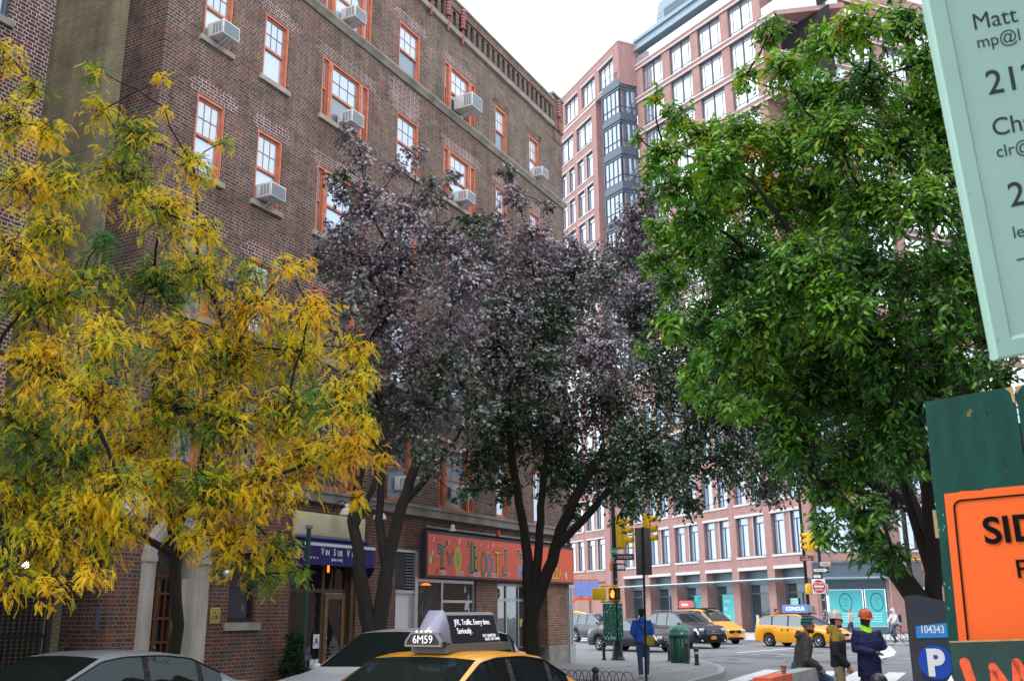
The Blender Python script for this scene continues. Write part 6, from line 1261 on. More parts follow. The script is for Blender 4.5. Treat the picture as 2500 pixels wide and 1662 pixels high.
# --- signal pole at the near corner
SY = MT['syellow']
def head3(name, label, loc, rz, group=None, n=3, lit=None, parent=None):
    t = thing(name, label, 'traffic light', loc, rz, group)
    b = MB(); b.bbox(-.17, .17, -.02, .20, 0, n * .34, .03); b.build('housing', SY, t)
    for i in range(n):
        z = .17 + i * .34; b = MB(); m_ = Matrix.Translation((0, -.02, z)) @ Matrix.Rotation(R(90), 4, 'X'); b.T = m_
        k = 14; vs = []
        for r_, h_ in ((.135, 0), (.14, .26)): vs += [(r_ * math.cos(math.pi * (-.15 + 1.3 * j / k)), r_ * math.sin(math.pi * (-.15 + 1.3 * j / k)), h_ * (1 if r_ < .14 or 1 else 0)) for j in range(k + 1)]
        b.add(vs, [(j, j + 1, k + 2 + j, k + 1 + j) for j in range(k)], 0, True); b.T = None; b.build('visor', SY, t)
        b = MB(); b.T = m_; b.lathe([(0, .02), (.11, .015), (.13, 0)], n=16); b.T = None; b.build('lens', pm('lens', ((.25, .02, .02), (.25, .15, .02), (.02, .18, .08))[2 - i], .3), t)
    return t
px_, py_ = 3.65, 36.19
t = thing('signal_pole', 'black octagonal signal pole with a flared base at the near pavement corner', 'pole', (px_, py_, 0))
b = MB(); b.lathe([(.25, 0), (.25, .04), (.20, .12), (.145, .60), (.12, .64)], n=8, smooth=False); b.build('flared_base', pm('base_iron', (.022, .022, .028), .5, var=.3, scale=20), t)
b = MB(); b.lathe([(.09, .6), (.085, 4.0), (.07, 6.6), (.06, 9.4)], n=12); b.lathe([(.10, 6.0), (.12, 6.05), (.12, 6.2), (.08, 6.35)], n=12); b.build('shaft', pm('pole_iron', (.018, .02, .025), .5, var=.4, scale=14), t)
b = MB(); rr0 = random.Random(5)
for i in range(26): a = rr0.uniform(-2.6, -.5); z = rr0.uniform(.2, 3.6); rad = .092 if z > .64 else .21; b.box(rad * math.cos(a) - .02, rad * math.cos(a) + .02, rad * math.sin(a) - .012, rad * math.sin(a) - .004, z, z + .05)
b.build('sticker_scraps', pm('scrap_white', (.55, .56, .58), .7), t)
b = MB(); b.tube([(0, 0, 6.9), (-.8, -.1, 7.2), (-1.6, -.2, 7.2)], .03, 8); b.tube([(0, 0, 6.2), (-1.5, -.1, 6.3)], .025, 8); b.build('lamp_arm', BK, t)
h1 = head3('traffic_light', 'yellow traffic light left of the dark sign board, visors pointing right', (px_ + .42, py_ - .1, 3.92), R(62), 'yellow traffic lights on the near corner pole')
h2 = head3('traffic_light', 'yellow traffic light right of the dark sign board, visors pointing right', (px_ + 1.30, py_ - .1, 4.0), R(62), 'yellow traffic lights on the near corner pole')
h3_ = thing('signal_bracket', 'yellow bracket arms and edge-on signal housing on the near corner pole', 'bracket', (px_, py_, 0)); b = MB(); b.bbox(.06, .34, -.2, .05, 3.86, 4.98, .03); b.build('side_housing', SY, h3_)
b = MB(); b.tube([(.05, 0, 5.02), (1.4, -.1, 5.06)], .028, 8); b.tube([(.0, 0, 3.82), (.7, -.1, 3.86)], .028, 8); b.build('arms', SY, h3_)
# pedestrian signal with the orange hand
t = thing('pedestrian_signal', 'yellow pedestrian signal showing an orange hand on the near corner pole', 'pedestrian signal', (px_ - .25, py_ - .12, 2.02))
b = MB(); b.bbox(-.02, .42, -.06, .14, 0, .46, .03); b.bbox(-.60, -.10, .0, .2, .02, .44, .03); b.tube([(-.3, .06, .50), (.45, .06, .52)], .03, 6); b.tube([(-.3, .06, -.05), (.45, .06, -.04)], .03, 6); b.tube([(-.2, .06, -.04), (-.2, .06, .5)], .03, 6); b.build('housing', SY, t)
b = MB(); b.box(.015, .385, -.068, -.055, .03, .43); b.build('screen', pm('signal_screen', (.02, .015, .015), .3), t)
hp = [(-.05, 0), (-.075, .07), (-.10, .13), (-.085, .145), (-.055, .10), (-.055, .22), (-.035, .225), (-.028, .14), (-.022, .25), (.0, .255), (.003, .14), (.012, .24), (.032, .235), (.030, .13), (.045, .20), (.062, .195), (.058, .08), (.045, 0)]
b = MB(); b.add([(.12 + x, -.071, .09 + z * 1.15) for x, z in hp], [tuple(range(len(hp)))]); b.build('hand_symbol', pm('hand_orange', (1., .22, .03), .5, emit=1.6), t)
mb = MB(); mb.sphere((.29, -.07, .36), .022, 8, sq=(1, .2, 1)); mb.add([(.27, -.071, .33), (.31, -.071, .33), (.31, -.071, .22), (.34, -.071, .10), (.32, -.071, .10), (.29, -.071, .2), (.26, -.071, .10), (.24, -.071, .10), (.27, -.071, .22)], [tuple(range(9))]); mb.build('walking_symbol', pm('unlit_symbol', (.10, .10, .09), .5), t)
# control box
t = thing('control_box', 'dark green traffic control box covered in stickers and graffiti', 'control box', (px_ - .14, py_ - .22, .62), R(-6))
b = MB(); b.bbox(-.36, .12, -.14, .14, 0, 1.30, .03); b.bbox(.14, .34, -.12, .16, 0, 1.30, .03); b.build('cabinet', pm('box_green', (.008, .115, .075), .45, var=.25, scale=6), t)
b = MB(); rr0 = random.Random(9)
for i in range(75):
    x = rr0.uniform(-.34, .08) if i % 3 else rr0.uniform(.16, .32); z = rr0.uniform(.05, 1.22); w_ = rr0.uniform(.008, .035); h_ = rr0.uniform(.008, .05); y = -.1425 if i % 3 else -.1225; b.box(x, x + w_, y - .002 - i * .00002, y, z, z + h_)
b.build('stickers', pm('sticker_white', (.62, .66, .66), .6), t)
b = MB()
for x, z in ((-.30, .08), (-.20, .07), (-.10, .08), (.0, .07)): b.box(x, x + .05, -.147, -.142, z, z + .09)
for k in range(14): x = rr0.uniform(-.34, .1); z = rr0.uniform(.2, 1.1); b.tube([(x, -.146, z), (x + rr0.uniform(-.06, .06), -.146, z + rr0.uniform(.03, .1)), (x + rr0.uniform(-.05, .08), -.146, z + rr0.uniform(.0, .12))], .004, 4)
b.build('graffiti', pm('tag_pale_green', (.35, .55, .45), .6), t)
# street name and one way signs
def plate(name, label, loc, rz, w, h, face, words, tcol, size, cat='sign', group=None, border=None):
    t = thing(name, label, cat, loc, rz, group); b = MB(); b.bbox(-w / 2, w / 2, -.012, .0, 0, h, .004); b.build('board', face, t)
    if border: b = MB(); e = .015; ring(b, [(-w / 2 + e, e), (-w / 2 + e, h - e), (w / 2 - e, h - e), (w / 2 - e, e), (-w / 2 + e, e)], [(-w / 2 + 2 * e, 2 * e), (-w / 2 + 2 * e, h - 2 * e), (w / 2 - 2 * e, h - 2 * e), (w / 2 - 2 * e, 2 * e), (-w / 2 + 2 * e, 2 * e)], -.0145, -.0125); b.build('border', border, t)
    for wd, x, z, s_, *k in words: text(wd, s_, tcol, t, TR(x, -.0145, z), *(k or [1.]), bold=.002, thick=.0008)
    return t
plate('street_sign', 'small green street sign high on the near corner pole', (px_ - .02, py_ - .13, 3.62), 0, .24, .22, pm('sign_green_bg', (.02, .30, .17), .5), [('W 12', 0, .06, .13, .8)], MT['whitep'], .1)
plate('street_sign', 'black street name sign for the avenue on the near corner pole', (px_ + .36, py_ - .10, 3.42), 0, .66, .22, pm('sign_black_bg', (.035, .028, .025), .5), [('7 AV SOUTH', 0, .06, .13, .72)], pm('sign_letter_cream', (.75, .7, .6), .5), .1)
def arrow_sign(label, loc, rz, w, h, right=True, word='ONE WAY', group='one way signs'):
    t = thing('one_way_sign', label, 'sign', loc, rz, group); b = MB(); b.bbox(-w / 2, w / 2, -.012, 0, 0, h, .004); b.build('board', MT['dark'], t); s = 1 if right else -1
    a = w * .46; q = [(-a, .22 * h), (a * .45, .22 * h), (a * .45, .1 * h), (a, .5 * h), (a * .45, .9 * h), (a * .45, .78 * h), (-a, .78 * h)]; b = MB(); b.add([(s * x, -.0135, z) for x, z in q], [tuple(range(7))]); b.build('arrow', MT['whitep'], t)
    if word: text(word, h * .34, MT['dark'], t, TR(-s * .12 * a, -.015, h * .38), .95, thick=.0008)
    return t
arrow_sign('white arrow sign under the avenue name sign on the near corner pole', (px_ + .22, py_ - .11, 3.05), 0, .30, .26, True, '')
b = thing('orange_push_box', 'small orange box fixed to the left side of the near corner pole', 'box', (px_ - .14, py_ - .05, 3.05)); k = MB(); k.bbox(-.05, .05, -.05, .05, 0, .32, .02); k.build('case', pm('box_orange', (.8, .22, .02), .5), b); k = MB(); k.box(.05, .07, -.02, .02, .1, .2); k.build('clip', BK, b)
# back of the parking sign on its own post
t = thing('sign_post', 'tall dark grey sign board seen from behind on a black post', 'sign', (2.98, 22.9, 0))
b = MB(); b.tube([(-.06, 0, 0), (-.03, 0, 1.5), (.0, 0, 3.52)], .026, 8); b.build('post', BK, t); b = MB(); b.bbox(-.18, .18, .03, .05, 2.44, 3.50, .006); b.build('board', pm('board_back', (.045, .040, .038), .5), t); b = MB()
for z in (2.7, 3.2): b.box(-.04, .04, -.03, .03, z, z + .05)
b.build('clamp', MT['dark'], t)
# --- far corner pole with the do-not-enter sign
fx_, fy_ = 17.1, 56.
t = thing('signal_pole', 'black signal pole carrying the round red and white sign at the far corner', 'pole', (fx_, fy_, -.02)); b = MB(); b.lathe([(.24, 0), (.24, .05), (.17, .5), (.11, .6), (.10, 3.), (.085, 7.5), (.07, 9.5)], n=10); b.build('shaft', pm('pole_iron2', (.02, .025, .03), .5, var=.4, scale=10), t); b = MB()
for i in range(16): a = rr0.uniform(-2.4, -.7); z = rr0.uniform(.8, 2.4); b.box(.11 * math.cos(a) - .03, .11 * math.cos(a) + .03, .11 * math.sin(a) - .01, .11 * math.sin(a), z, z + .08)
b.build('sticker_scraps', pm('scrap2', (.5, .52, .55), .7), t); b = MB(); b.tube([(0, 0, 5.8), (-.5, -.05, 5.8)], .03, 6); b.tube([(0, 0, 4.9), (-.5, -.05, 4.9)], .03, 6); b.build('bracket', BK, t)
for k, (dx, rz, lab) in enumerate(((-.72, R(-75), 'left facing yellow traffic light of the cluster over the far corner'), (-.30, R(75), 'right facing yellow traffic light of the cluster over the far corner'), (-.52, R(180), 'middle yellow traffic light of the cluster over the far corner, seen from behind'))):
    head3('traffic_light', lab, (fx_ + dx, fy_ - .15 - .0 * k, 4.80), rz, 'cluster of yellow traffic lights over the far corner')
plate('street_sign', 'brown street name sign on the far corner pole', (fx_ - .75, fy_ - .12, 4.28), 0, .78, .30, pm('sign_brown', (.22, .07, .03), .5), [('W', 0, .18, .1), ('W 12TH ST', 0, .04, .12, .8)], MT['whitep'], .1)
plate('street_sign', 'pale pink street name sign on the far corner pole above the arrows', (fx_ + .25, fy_ - .12, 3.98), 0, .60, .24, pm('sign_pale', (.62, .50, .47), .5), [('7 AV', 0, .07, .13)], pm('sign_grey_letter', (.2, .2, .25), .5), .1)
arrow_sign('black one way sign pointing right on the far corner pole', (fx_ - .02, fy_ - .13, 3.62), 0, .88, .30, True); arrow_sign('small one way sign pointing left, directly above the round red sign', (fx_ - .28, fy_ - .13, 3.30), 0, .50, .28, False, '')
t = thing('no_entry_sign', 'square white sign with a red disc reading do not enter', 'sign', (fx_ - .22, fy_ - .16, 2.50)); b = MB(); b.bbox(-.38, .38, -.01, 0, 0, .80, .01); b.build('board', MT['whitep'], t)
m_ = Matrix.Translation((0, -.012, .40)) @ Matrix.Rotation(R(90), 4, 'X'); b = MB(); b.T = m_; b.lathe([(0, .004), (.345, .004), (.345, 0)], n=36, smooth=False); b.T = None; b.build('disc', pm('sign_red', (.62, .012, .03), .5), t); b = MB(); b.box(-.27, .27, -.020, -.017, .345, .455); b.build('bar', MT['whitep'], t)
text('DO NOT', .15, MT['whitep'], t, TR(0, -.019, .52), .95, bold=.004); text('ENTER', .15, MT['whitep'], t, TR(0, -.019, .17), .95, bold=.004)
t = thing('pedestrian_signal', 'yellow pedestrian signal seen side on, left of the round red sign', 'pedestrian signal', (fx_ - .74, fy_ - .1, 2.48)); b = MB(); b.bbox(-.13, .10, -.1, .2, 0, .58, .03); b.build('housing', SY, t); b = MB(); b.bbox(-.17, -.125, -.08, .18, .04, .5, .01); b.build('visor', SY, t)
t = thing('bollard_light', 'pale edge of a pedestrian signal right of the round red sign', 'pedestrian signal', (fx_ + .25, fy_ - .05, 2.40)); b = MB(); b.bbox(-.03, .05, -.1, .1, 0, .62, .02); b.build('housing', pm('pale_yellow', (.6, .5, .3), .5), t); b = MB(); b.box(-.05, .07, -.02, .02, .2, .3); b.build('clamp', BK, t)
# lamp column with an old style arm near it and third pole at the right
t = thing('lamp_post', 'tall black lamp post rising behind the far corner traffic lights', 'lamp post', (16.6, 57.2, 0)); b = MB(); b.lathe([(.2, 0), (.1, 1.0), (.09, 5), (.07, 11)], n=10); b.build('shaft', BK, t); b = MB(); b.tube([(0, 0, 8.6), (.6, -.1, 9.2), (1.2, -.2, 9.0), (1.3, -.2, 8.7)], .04, 8); b.build('arm', BK, t); b = MB(); b.lathe([(0, .3), (.12, .28), (.3, .05), (.22, 0), (.0, -.1)], (1.3, -.2, 8.4), 14); b.build('lantern', pm('lantern_glass', (.6, .65, .7), .3), t)
t = thing('signal_pole', 'dark signal pole between the leaning tree trunk and the green hoarding', 'pole', (15.75, 40, -.02)); b = MB(); b.lathe([(.2, 0), (.13, .6), (.11, 3), (.09, 8)], n=10); b.build('shaft', pm('pole_iron3', (.02, .025, .03), .5, var=.3), t); b = MB(); b.tube([(.1, 0, 3.55), (.75, -.1, 3.58)], .04, 8); b.build('arm', SY, t); b = MB(); b.box(.15, .5, .0, .03, 2.5, 3.5); b.build('back_plate', MT['grey'], t)
t = thing('traffic_light', 'dull yellow traffic light hood between the leaning trunk and the green hoarding', 'traffic light', (16.55, 39.9, 2.25), R(160)); b = MB(); b.bbox(-.2, .2, -.1, .14, 0, 1.05, .04); b.build('housing', pm('deep_yellow', (.62, .33, .01), .5), t); b = MB(); b.prism([(-.25, 1.0), (.2, 1.1), (.32, .4), (.1, .1), (-.25, .1)], -.14, -.1); b.build('hood', pm('deep_yellow2', (.62, .33, .01), .5), t)
# orange posts and tape
OR = pm('traffic_orange', (.90, .16, .02), .55)
for k, (x, y, h, lab) in enumerate(((4.59, 74.7, 1.45, 'second orange traffic post from the left, beside the steel pilaster'), (5.37, 72.0, 1.2, 'orange traffic post nearest the grey utility car'), (4.2, 78.5, 1.3, 'slim orange traffic post nearest the steel pilaster'), (6.4, 64.0, .9, 'orange traffic post just left of the green control box'))):
    t = thing('traffic_post', lab, 'traffic post', (x, y, -.1), 0, 'orange traffic posts'); b = MB(); b.lathe([(.13, .03), (.12, h * .9), (.06, h)], n=12); b.build('post', OR, t); b = MB(); b.lathe([(.28, 0), (.28, .05), (.13, .07)], n=12); b.build('base', BK, t)
b = MB(); pts = [(3.2, 80, 1.25), (4.2, 78.5, 1.12), (4.59, 74.7, 1.2), (5.37, 72, 1.0), (6.4, 64., .72)]
for i in range(4): b.add([pts[i], pts[i + 1], (pts[i + 1][0], pts[i + 1][1], pts[i + 1][2] + .09), (pts[i][0], pts[i][1], pts[i][2] + .09)], [(0, 1, 2, 3)]); b.add([tuple(q - (.0 if j < 2 else -.42) for j, q in enumerate(pts[i])), tuple(q - (.0 if j < 2 else -.42) for j, q in enumerate(pts[i + 1])), (*pts[i + 1][:2], pts[i + 1][2] + .5), (*pts[i][:2], pts[i][2] + .5)], [(0, 1, 2, 3)])
o = b.build('barrier_tape', pm('tape_yellow', (.85, .75, .08), .5)); o['label'] = 'yellow barrier tape strung between the orange traffic posts'; o['category'] = 'tape'
# lift basket with a worker
t = thing('boom_lift', 'orange boom lift basket with blue mesh sides beyond the brown building corner', 'boom lift', (4.28, 60, 2.3)); OR2 = pm('lift_orange', (.85, .12, .02), .5)
b = MB(); b.box(-.72, .72, -.4, .4, 0, .14)
for x in (-.72, -.26, .24, .68):
    for y in (-.4, .36): b.box(x, x + .04, y, y + .04, .14, 1.15)
for z in (1.12, ):
    for y in (-.4, .36): b.box(-.72, .72, y, y + .04, z, z + .05)
b.tube([(-.6, 0, 1.5), (-.2, 0, 1.56), (.1, 0, 1.5)], .03, 6); b.build('basket_frame', OR2, t)
b = MB(); b.box(-.72, .72, -.41, -.405, .2, 1.08); b.box(-.72, .72, .40, .405, .2, 1.08); b.build('mesh_side', pm('blue_mesh', (.22, .30, .68), .6, var=.2, scale=9), t)
b = MB(); b.tube([(-.7, .5, .02), (-2.4, 6, -1.4)], .12, 8); b.build('boom', OR2, t); b = MB(); b.bbox(-3.6, -1.4, 5., 8.5, -2.35, -1.2, .1); b.build('chassis', OR2, t)
# concrete barrier with cup and bottle
t = thing('concrete_barrier', 'grey concrete barrier with an orange painted end where the man in the beanie sits', 'barrier', (4.93, 17.05, -.25), math.atan2(-.8807, -.4738))
pr = [(-.30, 0), (-.30, .08), (-.27, .20), (-.15, .42), (-.13, 1.0), (.13, 1.0), (.15, .42), (.27, .20), (.30, .08), (.30, 0)]
b = MB(); b.prism(pr, 0, 2.0, axis='x'); b.build('concrete_block', pm('pale_concrete', (.36, .37, .37), .85, var=.25, scale=5, bump=.3), t)
b = MB(); b.prism([(y * 1.01, z * 1.004) for y, z in pr], 2.0, 3.2, axis='x'); b.build('orange_block', pm('orange_block', (.72, .12, .04), .6, var=.2, scale=4), t)
b = MB(); b.tube([(.35, .16, .55), (.42, .155, .8), (.5, .155, .6), (.6, .16, .75)], .008, 4); b.tube([(.9, .155, .5), (.95, .155, .8), (1.05, .155, .62)], .008, 4); b.build('graffiti', pm('red_tag', (.35, .05, .05), .6), t)
t = thing('paper_cup', 'printed paper cup with a dark lid standing on the barrier', 'cup', (3.93, 15.05, .752)); b = MB(); b.lathe([(.028, 0), (.04, .105)], n=16); b.build('cup', pm('cup_print', (.30, .14, .12), .6, var=.8, scale=30), t); b = MB(); b.lathe([(.042, .10), (.042, .115), (.036, .12), (0, .12)], n=16); b.build('lid', pm('cup_lid', (.20, .05, .03), .5), t); b = MB(); b.lathe([(.0, 0), (.028, 0)], n=16); b.build('foot', BK, t)
t = thing('drink_bottle', 'green plastic drink bottle standing beside the seated man', 'bottle', (4.70, 16.85, .752)); b = MB(); b.lathe([(.033, 0), (.036, .02), (.036, .06), (.033, .08), (.036, .10), (.036, .17), (.028, .20), (.013, .24), (.013, .26)], n=16); b.build('bottle', glass_mat('green_bottle', (.02, .22, .04), (.8, 1, .8), .05, .15), t); b = MB(); b.lathe([(.037, .085), (.037, .15)], n=16); b.build('label_band', pm('bottle_label', (.20, .45, .03), .5), t); b = MB(); b.lathe([(.015, .255), (.015, .275), (0, .275)], n=12); b.build('cap', pm('cap_green', (.02, .3, .1), .5), t)
# --- parking meter
t = thing('parking_meter', 'dark grey parking payment machine with a blue disc bearing a white letter', 'parking meter', (3.43, 8.1, 0), R(-8))
dkm = pm('meter_grey', (.032, .038, .055), .5, var=.1)
b = MB(); b.prism([(-.235, .0), (-.235, 1.755), (-.19, 1.76), (.22, 1.655), (.22, 0)], -.02, .26); b.build('cabinet', dkm, t)
b = MB(); b.prism([(-.237, 1.43), (-.237, 1.52), (.222, 1.57), (.222, 1.44)], -.026, -.021); b.build('blue_band', pm('band_blue', (.03, .25, .62), .45), t)
b = MB(); b.prism([(-.23, .0), (-.23, 1.32), (.215, 1.34), (.215, 0)], -.024, -.021); b.build('front_panel', pm('panel_dark', (.018, .026, .06), .4), t)
b = MB(); b.T = Matrix.Translation((-.115, -.027, 1.25)) @ Matrix.Rotation(R(90), 4, 'X'); b.lathe([(0, .002), (.130, .002), (.130, -.003)], n=40, smooth=False); b.T = None; b.build('disc', pm('disc_blue', (.01, .07, .42), .4), t)
text('P', .27, MT['whitep'], t, TR(-.12, -.031, 1.155), .95, bold=.012); text('104343', .082, MT['whitep'], t, TR(-.115, -.028, 1.468), .76, bold=.001); text('Zone', .025, MT['whitep'], t, TR(.05, -.028, 1.532), 1.1)
b = MB(); b.prism([(-.255, 1.0), (-.235, 1.0), (-.235, 1.1), (-.26, 1.08)], .0, .05); b.build('latch', BK, t)
# ---------------------------------------------------------------- people
def cloth(m):
    nt = m.node_tree; b = nt.nodes['Principled BSDF']; t = nt.nodes.new('ShaderNodeTexCoord'); mp = nt.nodes.new('ShaderNodeMapping'); mp.inputs['Scale'].default_value = (9, 9, 16)
    n = nt.nodes.new('ShaderNodeTexNoise'); n.inputs['Scale'].default_value = 1.; n.inputs['Detail'].default_value = 3; n.inputs['Distortion'].default_value = 1.2; bp = nt.nodes.new('ShaderNodeBump'); bp.inputs['Strength'].default_value = .9; bp.inputs['Distance'].default_value = .05
    nt.links.new(t.outputs['Object'], mp.inputs['Vector']); nt.links.new(mp.outputs[0], n.inputs['Vector']); nt.links.new(n.outputs['Fac'], bp.inputs['Height']); nt.links.new(bp.outputs[0], b.inputs['Normal']); return m
def fused(mb, voxel, smooth=3):
    """union of lofts into one continuous skin"""
    me = bpy.data.meshes.new('f'); me.from_pydata(mb.v, [], mb.f); bmx = bmesh.new(); bmx.from_mesh(me); bmesh.ops.remove_doubles(bmx, verts=bmx.verts, dist=1e-5); bmesh.ops.holes_fill(bmx, edges=bmx.edges); bmesh.ops.recalc_face_normals(bmx, faces=bmx.faces); bmx.to_mesh(me); bmx.free()
    o = bpy.data.objects.new('f', me); COL.objects.link(o); r = o.modifiers.new('r', 'REMESH'); r.mode = 'VOXEL'; r.voxel_size = voxel; r.use_smooth_shade = True
    s = o.modifiers.new('s', 'SMOOTH'); s.iterations = smooth; s.factor = .5
    dg = bpy.context.evaluated_depsgraph_get(); m2 = bpy.data.meshes.new_from_object(o.evaluated_get(dg)); bpy.data.objects.remove(o); bpy.data.meshes.remove(me); return m2
def meobj(name, me, mat, parent):
    me.name = name; me.materials.clear(); me.materials.append(mat); o = bpy.data.objects.new(name, me); COL.objects.link(o); o.parent = parent; return o
def loft(mb, secs, n=16):
    """stack of elliptical sections (centre, rx, ry, turn about z)"""
    vs = []
    for c, rx, ry, *tz_ in secs:
        a0 = tz_[0] if tz_ else 0
        for j in range(n):
            a = 2 * math.pi * j / n; x, y = rx * math.cos(a), ry * math.sin(a); vs.append((c[0] + x * math.cos(a0) - y * math.sin(a0), c[1] + x * math.sin(a0) + y * math.cos(a0), c[2]))
    k = len(secs); mb.add(vs, [(i * n + j, i * n + (j + 1) % n, (i + 1) * n + (j + 1) % n, (i + 1) * n + j) for i in range(k - 1) for j in range(n)]); mb.add(vs[:n], [tuple(range(n - 1, -1, -1))]); mb.add(vs[-n:], [tuple(range(n))])
def head_mb(mb, hc, s, Mh):
    """skull, jaw, nose, ears, brow and neck stub; face looks along -y before Mh"""
    old = mb.T; mb.T = Matrix.Translation(hc) @ Mh @ Matrix.Scale(s, 4)
    loft(mb, [((0, -.045, -.118), .022, .022), ((0, -.038, -.105), .045, .048), ((0, -.022, -.075), .058, .072), ((0, -.008, -.03), .068, .088), ((0, 0, .02), .075, .098), ((0, .006, .065), .073, .096), ((0, .008, .10), .055, .075), ((0, .008, .118), .025, .035)], 18)
    mb.tube([(0, -.10, .02), (0, -.112, -.012), (0, -.098, -.03)], [.010, .017, .012], 8); mb.sphere((0, -.085, -.062), .022, 8, sq=(1.1, .6, .5)); mb.sphere((0, -.078, -.10), .022, 8)
    for sx in (1, -1): mb.sphere((sx * .074, .01, -.005), .028, 8, sq=(.35, .7, 1.1))
    mb.T = old
def hand_mb(mb, w, d, up, side, s=1., curl=.6):
    """palm and five fingers from wrist w along d; 'up' = back of the hand; side = +-1 puts the thumb"""
    w, d, up = Vector(w), Vector(d).normalized(), Vector(up); up = (up - d * up.dot(d)).normalized(); x = d.cross(up) * side
    mb.tube([w, w + d * .04 * s, w + d * .085 * s], [.026 * s, .034 * s, .034 * s], 8)
    for i, L in enumerate((.072, .080, .075, .058)):
        b = w + d * .078 * s + x * (.030 - i * .020) * s; p = [b]; dd = d.copy()
        for k in range(3): dd = (dd - up * curl * .55).normalized(); p.append(p[-1] + dd * L / 3 * s)
        mb.tube(p, [.0105 * s, .0098 * s, .0088 * s, .007 * s], 7)
    b = w + d * .03 * s + x * .028 * s; mb.tube([b, b + (x * .7 + d * .7).normalized() * .035 * s, b + (x * .45 + d * .9 - up * .2).normalized() * .068 * s], [.014 * s, .012 * s, .009 * s], 7)
def person(label, loc, rz, J, cols, H=1.78, torso=None, vox=.014, hands=(), head_turn=0., head_tilt=0., legs_vox=.016, coat=1.0, hem=None, group=None, hood=None, hair=None, extra=None, detail=True):
    """J: joints in metres: hipL/R kneeL/R ankleL/R shL/R elL/R wrL/R pelvis chest neck head"""
    [cloth(cols[k_]) for k_ in ('trousers', 'jacket') if k_ in cols and not cols[k_].get('c_')]
    for k_ in ('trousers', 'jacket'): cols[k_]['c_'] = 1
    t = thing('person', label, 'person', loc, rz, group); V = {k: Vector(v) for k, v in J.items()}; s = H / 1.78
    Mh = Matrix.Rotation(head_turn, 4, 'Z') @ Matrix.Rotation(head_tilt, 4, 'X')
    mb = MB(); head_mb(mb, V['head'], s, Mh); mb.tube([V['neck'] - Vector((0, 0, .06)), V['neck'], V['head'] + Vector((0, .01, -.06))], [.06 * s, .054 * s, .05 * s], 10)
    mb.tube([V['pelvis'], V['chest'], V['neck']], [.12, .13, .05], 12)
    for q in 'LR':
        mb.tube([V['chest'].lerp(V['sh' + q], .6), V['sh' + q], V['el' + q], V['wr' + q]], [.06, .045, .035, .024], 10)
        mb.tube([V['hip' + q], V['knee' + q], V['ankle' + q]], [.07, .045, .035], 10)
    for (q, d, up, sd, cu) in hands: hand_mb(mb, V['wr' + q], d, up, sd, s, cu)
    meobj('body', fused(mb, vox * .55 if detail else vox), cols['skin'], t)
    # trousers
    mb = MB()
    if cols.get('trousers'):
        loft(mb, [(V['pelvis'] + Vector((0, 0, .10)), .155 * s, .11 * s), (V['pelvis'], .17 * s, .125 * s), (V['pelvis'] - Vector((0, 0, .08)), .165 * s, .12 * s)])
        for q in 'LR': mb.tube([V['hip' + q] + Vector((0, 0, .02)), V['hip' + q].lerp(V['knee' + q], .5), V['knee' + q], V['knee' + q].lerp(V['ankle' + q], .5), V['ankle' + q] + Vector((0, 0, .0))], [.098 * s, .088 * s, .072 * s, .066 * s, .062 * s], 14)
        meobj('trousers', fused(mb, legs_vox, 2), cols['trousers'], t)
    for q in 'LR':
        a = V['ankle' + q]; k = V['knee' + q]; fd = Vector(J.get('foot' + q, (0, -1, 0))).normalized(); b = MB(); b.tube([a - fd * .06 - Vector((0, 0, .035)), a + fd * .02 - Vector((0, 0, .03)), a + fd * .11 - Vector((0, 0, .045)), a + fd * .17 - Vector((0, 0, .055))], [.045, .05, .042, .028], 10); b.tube([a + Vector((0, 0, .07)), a - Vector((0, 0, .04))], .048, 10); meobj('shoe', fused(b, .012, 2), cols['shoe'], t)
    # coat
    mb = MB(); p, c, n_ = V['pelvis'], V['chest'], V['neck']; hz = hem if hem is not None else p.z - .02; tz_ = torso or 0; kx = coat
    low = p + (p - c).normalized() * (p.z - hz) / max((c - p).normalized().z, .3)
    loft(mb, [(low, .19 * s * kx, .145 * s * kx, tz_), (p, .185 * s * kx, .14 * s * kx, tz_), (p.lerp(c, .5), .18 * s * kx, .135 * s * kx, tz_), (c, .205 * s * kx, .14 * s * kx, tz_), (c.lerp(n_, .55), .18 * s * kx, .12 * s * kx, tz_), (n_ - Vector((0, 0, .02)), .085 * s, .085 * s, tz_)])
    for q in 'LR': mb.tube([c.lerp(V['sh' + q], .55) + Vector((0, 0, .01)), V['sh' + q], V['sh' + q].lerp(V['el' + q], .5), V['el' + q], V['el' + q].lerp(V['wr' + q], .6), V['wr' + q]], [.085 * s * kx, .080 * s * kx, .072 * s * kx, .064 * s * kx, .055 * s * kx, .046 * s * kx], 14)
    if hood: mb.tube([n_ + Vector(hood) * .3 + Vector((0, 0, -.03)), n_ + Vector(hood) + Vector((0, 0, .0)), n_ + Vector(hood) * .8 + Vector((0, 0, .06))], [.085, .085, .05], 12)
    meobj('jacket', fused(mb, vox, 2), cols['jacket'], t)
    if hair is not None:
        b = MB(); b.T = Matrix.Translation(V['head']) @ Mh @ Matrix.Scale(s, 4); loft(b, [((0, .05, -.07), .055, .05), ((0, .035, -.02), .078, .072), ((0, .02, .03), .083, .092), ((0, .008, .08), .079, .100), ((0, .008, .112), .06, .078), ((0, .008, .13), .03, .04)], 16); b.T = None; meobj('hair', fused(b, .010, 1), hair, t)
    if detail:
        for sx in (1, -1):
            b = MB(); b.T = Matrix.Translation(V['head']) @ Mh @ Matrix.Scale(s, 4); b.sphere((sx * .030, -.090, .012), .011, 8); b.T = None; b.build('eye', MT['dark'], t)
    if extra: extra(t, V, Mh, s)
    return t
